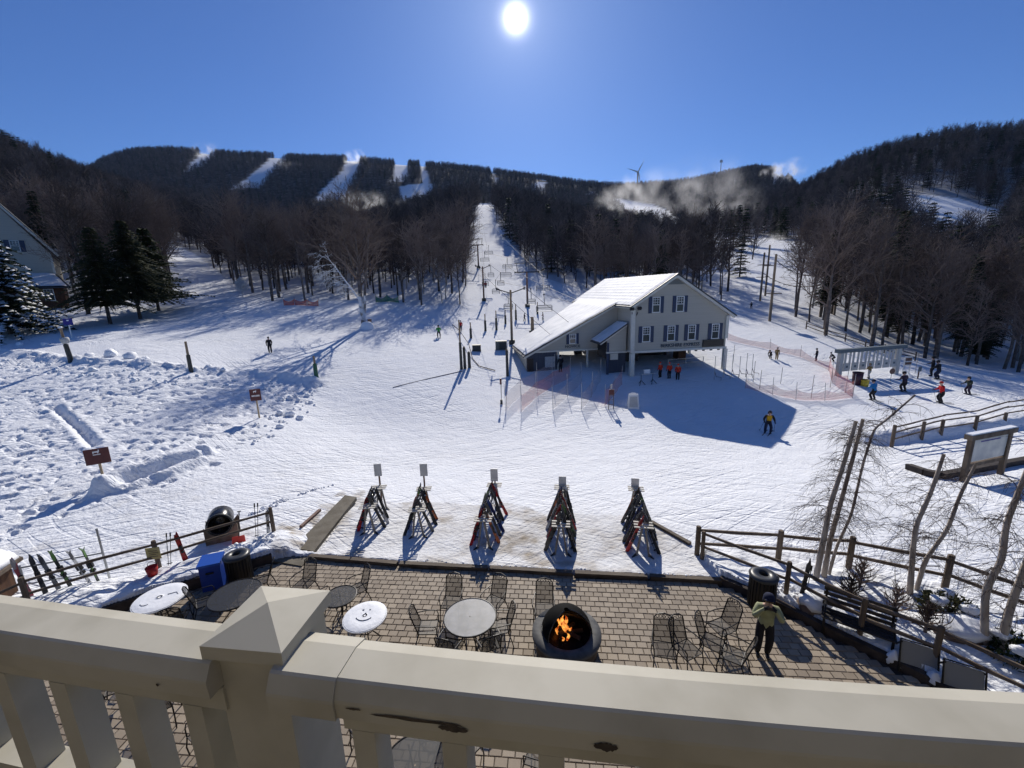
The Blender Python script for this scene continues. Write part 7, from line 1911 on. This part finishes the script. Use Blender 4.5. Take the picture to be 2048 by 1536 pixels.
# post with pyramid cap
Rq = rotz(PR)
def qv(x, y, z): v = Rq @ np.array([x, y, 0]); return (v[0], v[1], z)
c = 0.0865; b = 0.073; zc = 1.25 - 0.66
part('post', MB().prism([qv(-b, -b, 0), qv(b, -b, 0), qv(b, b, 0), qv(-b, b, 0)], (0, 0, zc - 0.028)), M_RAIL, rl)
cap = MB(); V = [qv(-c, -c, zc), qv(c, -c, zc), qv(c, c, zc), qv(-c, c, zc), qv(0, 0, zc + 0.034)] + [qv(-c, -c, zc - 0.03), qv(c, -c, zc - 0.03), qv(c, c, zc - 0.03), qv(-c, c, zc - 0.03)]
cap.add(V, [[0, 1, 4], [1, 2, 4], [2, 3, 4], [3, 0, 4]]); cap.F.append((np.array([[5, 6, 1, 0], [6, 7, 2, 1], [7, 8, 3, 2], [8, 5, 0, 3], [8, 7, 6, 5]]), 0))
part('post_cap', cap, M_RAIL, rl)
# balusters
xs = [-1.158 - 0.175 * k for k in range(5, 0, -1)] + [-1.158, -0.986, -0.809, -0.640] + [-0.265 + 0.178 * k for k in range(11)]
for x in xs:
    t, nn = rail_frame(x); o = np.array([x - 0.028, rail_y(x), EYE]); w = 0.046 / 2; V = []
    for z in (-0.8225, -1.1145):
        for a, q in ((-w, 0.032), (w, 0.032), (w, 0.088), (-w, 0.088)): V.append(o + t * a + nn * q + np.array([0, 0, z]))
    part('baluster', MB().add(V, [[0, 1, 2, 3], [7, 6, 5, 4], [0, 4, 5, 1], [1, 5, 6, 2], [2, 6, 7, 3], [3, 7, 4, 0]]), M_RAIL, rl, **M_)
# chipped and peeled patches on the near face
def chip(x0, x1, z0, z1, seed):
    g = np.random.default_rng(seed); n = 14; top, bot = [], []
    for i in range(n):
        x = x0 + (x1 - x0) * i / (n - 1); t, nn = rail_frame(x); o = np.array([x, rail_y(x), EYE]) + nn * 0.1235; e = math.sin(PI * i / (n - 1)) ** 0.5
        m = (z0 + z1) / 2; top.append(o + np.array([0, 0, m + (z1 - m) * e * g.uniform(0.5, 1)])); bot.append(o + np.array([0, 0, m + (z0 - m) * e * g.uniform(0.5, 1)]))
    V = top + bot; F = [[i, i + 1, n + i + 1, n + i] for i in range(n - 1)]
    part('paint_chip', MB().add(V, F), M_CHIP, rl, **M_)
chip(-0.255, -0.085, -0.743, -0.733, 1); chip(-0.13, -0.075, -0.756, -0.738, 2); chip(0.135, 0.175, -0.757, -0.735, 3); chip(-0.30, -0.27, -0.735, -0.729, 5)
for (x, z) in ((-0.70, -0.742),): chip(x, x + 0.007, z - 0.004, z + 0.004, 4)
# deck underfoot and the lodge wall behind, which throw light back onto the rail
single('deck', MB().prism([(-6, -2.2, EYE - 1.45), (6, -2.2, EYE - 1.45), (6, 0.40, EYE - 1.45), (1.2, 0.60, EYE - 1.45), (-0.5, 0.76, EYE - 1.45), (-1.6, 0.95, EYE - 1.45), (-6, 1.6, EYE - 1.45)], (0, 0, 0.16)), material('deck_boards', (0.14, 0.11, 0.085), 0.8, color2=(0.19, 0.155, 0.12), nscale=3, stretch=(0.5, 8, 1)), kind='structure')
single('lodge_wall', MB().prism([(-16, -2.25, -0.4), (16, -2.25, -0.4), (16, -2.25, 12), (-16, -2.25, 12)], (0, -0.25, 0)), material('lodge_siding', (0.16, 0.15, 0.12), 0.8, color2=(0.20, 0.185, 0.15), nscale=2), kind='structure')

# ================================================================== SNOW LUMPS AND BLOWING SNOW
gl_ = np.random.default_rng(55)
for k, (px, py, s) in enumerate([(180, 716, 0.55), (222, 712, 0.85), (262, 716, 0.75), (290, 722, 0.5), (185, 742, 0.4), (300, 735, 0.3), (418, 742, 0.4), (448, 748, 0.3), (562, 800, 0.28), (580, 798, 0.34), (597, 802, 0.3), (622, 806, 0.26), (545, 815, 0.26), (560, 828, 0.36), (580, 832, 0.42), (600, 838, 0.36), (560, 856, 0.32), (615, 792, 0.3), (40, 690, 0.5), (90, 690, 0.5)]):
    P = at(px, py)
    single('snow_chunk', lump((0, 0, s * 0.2), (s * 0.8, s * 0.6, s * 0.55), k + 3), M_SNOWCAP, ('large chunk' if s > 0.45 else 'small lump') + ' of ploughed snow lying ' + ('on the long snow berm' if py < 760 else 'beside the tall trail sign'), 'snow chunk', 'ploughed snow chunks', loc=P, rz=gl_.uniform(0, 6), smooth=True)
def crumbs(poly, n, s0, s1, seed):
    """loose crumbs of ploughed snow, too many to count"""
    g = np.random.default_rng(seed); mb = MB(); xs = [p[0] for p in poly]; ys = [p[1] for p in poly]; base = [lump((0, 0, 0), (1, 0.8, 0.7), 60 + q, 7, 5) for q in range(4)]
    k = 0
    while k < n:
        px, py = g.uniform(min(xs), max(xs)), g.uniform(min(ys), max(ys))
        if not in_poly(np.array([px]), np.array([py]), poly)[0]: continue
        q = pxy(px, py); s = g.uniform(s0, s1); mb.extend(base[k % 4], rotz(g.uniform(0, 6)), (q[0], q[1], gz(q[0], q[1]) + s * 0.25), s); k += 1
    return mb
cm = crumbs([(470, 1040), (560, 1000), (690, 965), (600, 985), (560, 1010), (500, 1030)], 70, 0.03, 0.09, 1)
for pl, n, a, b, sd in (([(0, 715), (140, 735), (400, 752), (640, 775), (640, 790), (400, 775), (100, 750), (0, 735)], 110, 0.06, 0.20, 2), ([(600, 1112), (800, 1122), (1440, 1158), (1440, 1163), (800, 1129), (610, 1118)], 90, 0.015, 0.05, 3), ([(440, 1110), (540, 1085), (560, 1100), (480, 1130)], 50, 0.03, 0.08, 4), ([(1450, 1165), (1560, 1205), (1640, 1240), (1660, 1225), (1560, 1180)], 60, 0.02, 0.07, 5), ([(520, 790), (650, 780), (620, 830), (560, 870), (500, 900)], 60, 0.05, 0.14, 6)):
    cm.extend(crumbs(pl, n, a, b, sd))
single('snow_crumbs', cm, M_SNOWCAP, 'loose crumbs of ploughed snow along the banks and edges', 'snow', kind='stuff', smooth=True)

def plume(px, py, Y, rx, ry, dens, seed, tilt=0.0, name='blowing_snow', deep=1.0):
    c = at_Y(px, py, Y); t = depth(c); a, b = rx / FPX * t, ry / FPX * t
    m = bpy.data.materials.new('drifting_snow_mist'); m.use_nodes = True; n, l = m.node_tree.nodes, m.node_tree.links; n.clear()
    out = n.new('ShaderNodeOutputMaterial'); pv_ = n.new('ShaderNodeVolumePrincipled'); pv_.inputs['Color'].default_value = (0.95, 0.96, 1.0, 1); pv_.inputs['Anisotropy'].default_value = 0.68
    tc = n.new('ShaderNodeTexCoord')
    ln = n.new('ShaderNodeVectorMath'); ln.operation = 'LENGTH'; l.new(tc.outputs['Object'], ln.inputs[0])
    no = n.new('ShaderNodeTexNoise'); no.inputs['Scale'].default_value = 1.7; no.inputs['Detail'].default_value = 4
    mp = n.new('ShaderNodeMapping'); mp.inputs['Location'].default_value = (seed * 3.1, seed, 0); mp.inputs['Scale'].default_value = (2.2, 1, 0.9); l.new(tc.outputs['Object'], mp.inputs['Vector']); l.new(mp.outputs[0], no.inputs['Vector'])
    def mr(v, a0, a1, b0, b1):
        q = n.new('ShaderNodeMapRange'); q.interpolation_type = 'SMOOTHSTEP'; q.inputs[1].default_value = a0; q.inputs[2].default_value = a1; q.inputs[3].default_value = b0; q.inputs[4].default_value = b1; l.new(v, q.inputs[0]); return q.outputs[0]
    fall = mr(ln.outputs['Value'], 0.0, 0.95, 1.0, 0.0); cl = mr(no.outputs['Fac'], 0.44, 0.72, 0.0, 1.0)
    q = n.new('ShaderNodeMath'); q.operation = 'MULTIPLY'; l.new(fall, q.inputs[0]); l.new(cl, q.inputs[1])
    q2 = n.new('ShaderNodeMath'); q2.operation = 'MULTIPLY'; l.new(q.outputs[0], q2.inputs[0]); q2.inputs[1].default_value = 0.62 * dens / b
    l.new(q2.outputs[0], pv_.inputs['Density']); l.new(pv_.outputs[0], out.inputs['Volume'])
    V, F = [], []; N, K = 16, 10
    for i in range(K):
        th = i / (K - 1) * PI
        for j in range(N): ph = j * 2 * PI / N; V.append((math.sin(th) * math.cos(ph), math.sin(th) * math.sin(ph), math.cos(th)))
    F = [[i * N + j, (i + 1) * N + j, (i + 1) * N + (j + 1) % N, i * N + (j + 1) % N] for i in range(K - 1) for j in range(N)]
    o = single(name, MB().add(V, F), m, 'white cloud of machine-made snow drifting over the slopes', 'snow mist', None, 'stuff', loc=c, smooth=True)
    o.scale = (a, b * deep, b); o.rotation_euler = (0, tilt, 0)
    return o
plume(650, 372, 980, 62, 34, 3.2, 1, -0.5); plume(708, 324, 1060, 34, 26, 3.6, 2, -0.6); plume(585, 348, 980, 64, 26, 2.0, 3, 0.3)
plume(740, 415, 480, 95, 40, 1.7, 4, 0.2); plume(830, 436, 400, 75, 40, 1.6, 10, 0.2); plume(1350, 402, 320, 190, 90, 1.9, 5, -0.35); plume(1250, 396, 400, 90, 50, 1.3, 6, -0.4); plume(1460, 430, 320, 90, 60, 1.5, 12, -0.5)
plume(1562, 348, 800, 62, 32, 4.5, 7, -0.3); plume(1552, 484, 160, 44, 26, 2.2, 8); plume(400, 310, 1060, 46, 22, 2.6, 9, -0.5)

# ---- the thin cold air over the valley, which greys the far ridge a little
hb = MB().box((0, 812, 196), (5900, 1700, 412))
hm_ = bpy.data.materials.new('valley_air'); hm_.use_nodes = True; hn = hm_.node_tree.nodes; hn.clear()
ho = hn.new('ShaderNodeOutputMaterial'); hv = hn.new('ShaderNodeVolumePrincipled'); hv.inputs['Color'].default_value = (0.42, 0.60, 1.0, 1); hv.inputs['Density'].default_value = 0.000030; hv.inputs['Anisotropy'].default_value = 0.2
hm_.node_tree.links.new(hv.outputs[0], ho.inputs['Volume'])
single('haze', hb, hm_, kind='stuff')
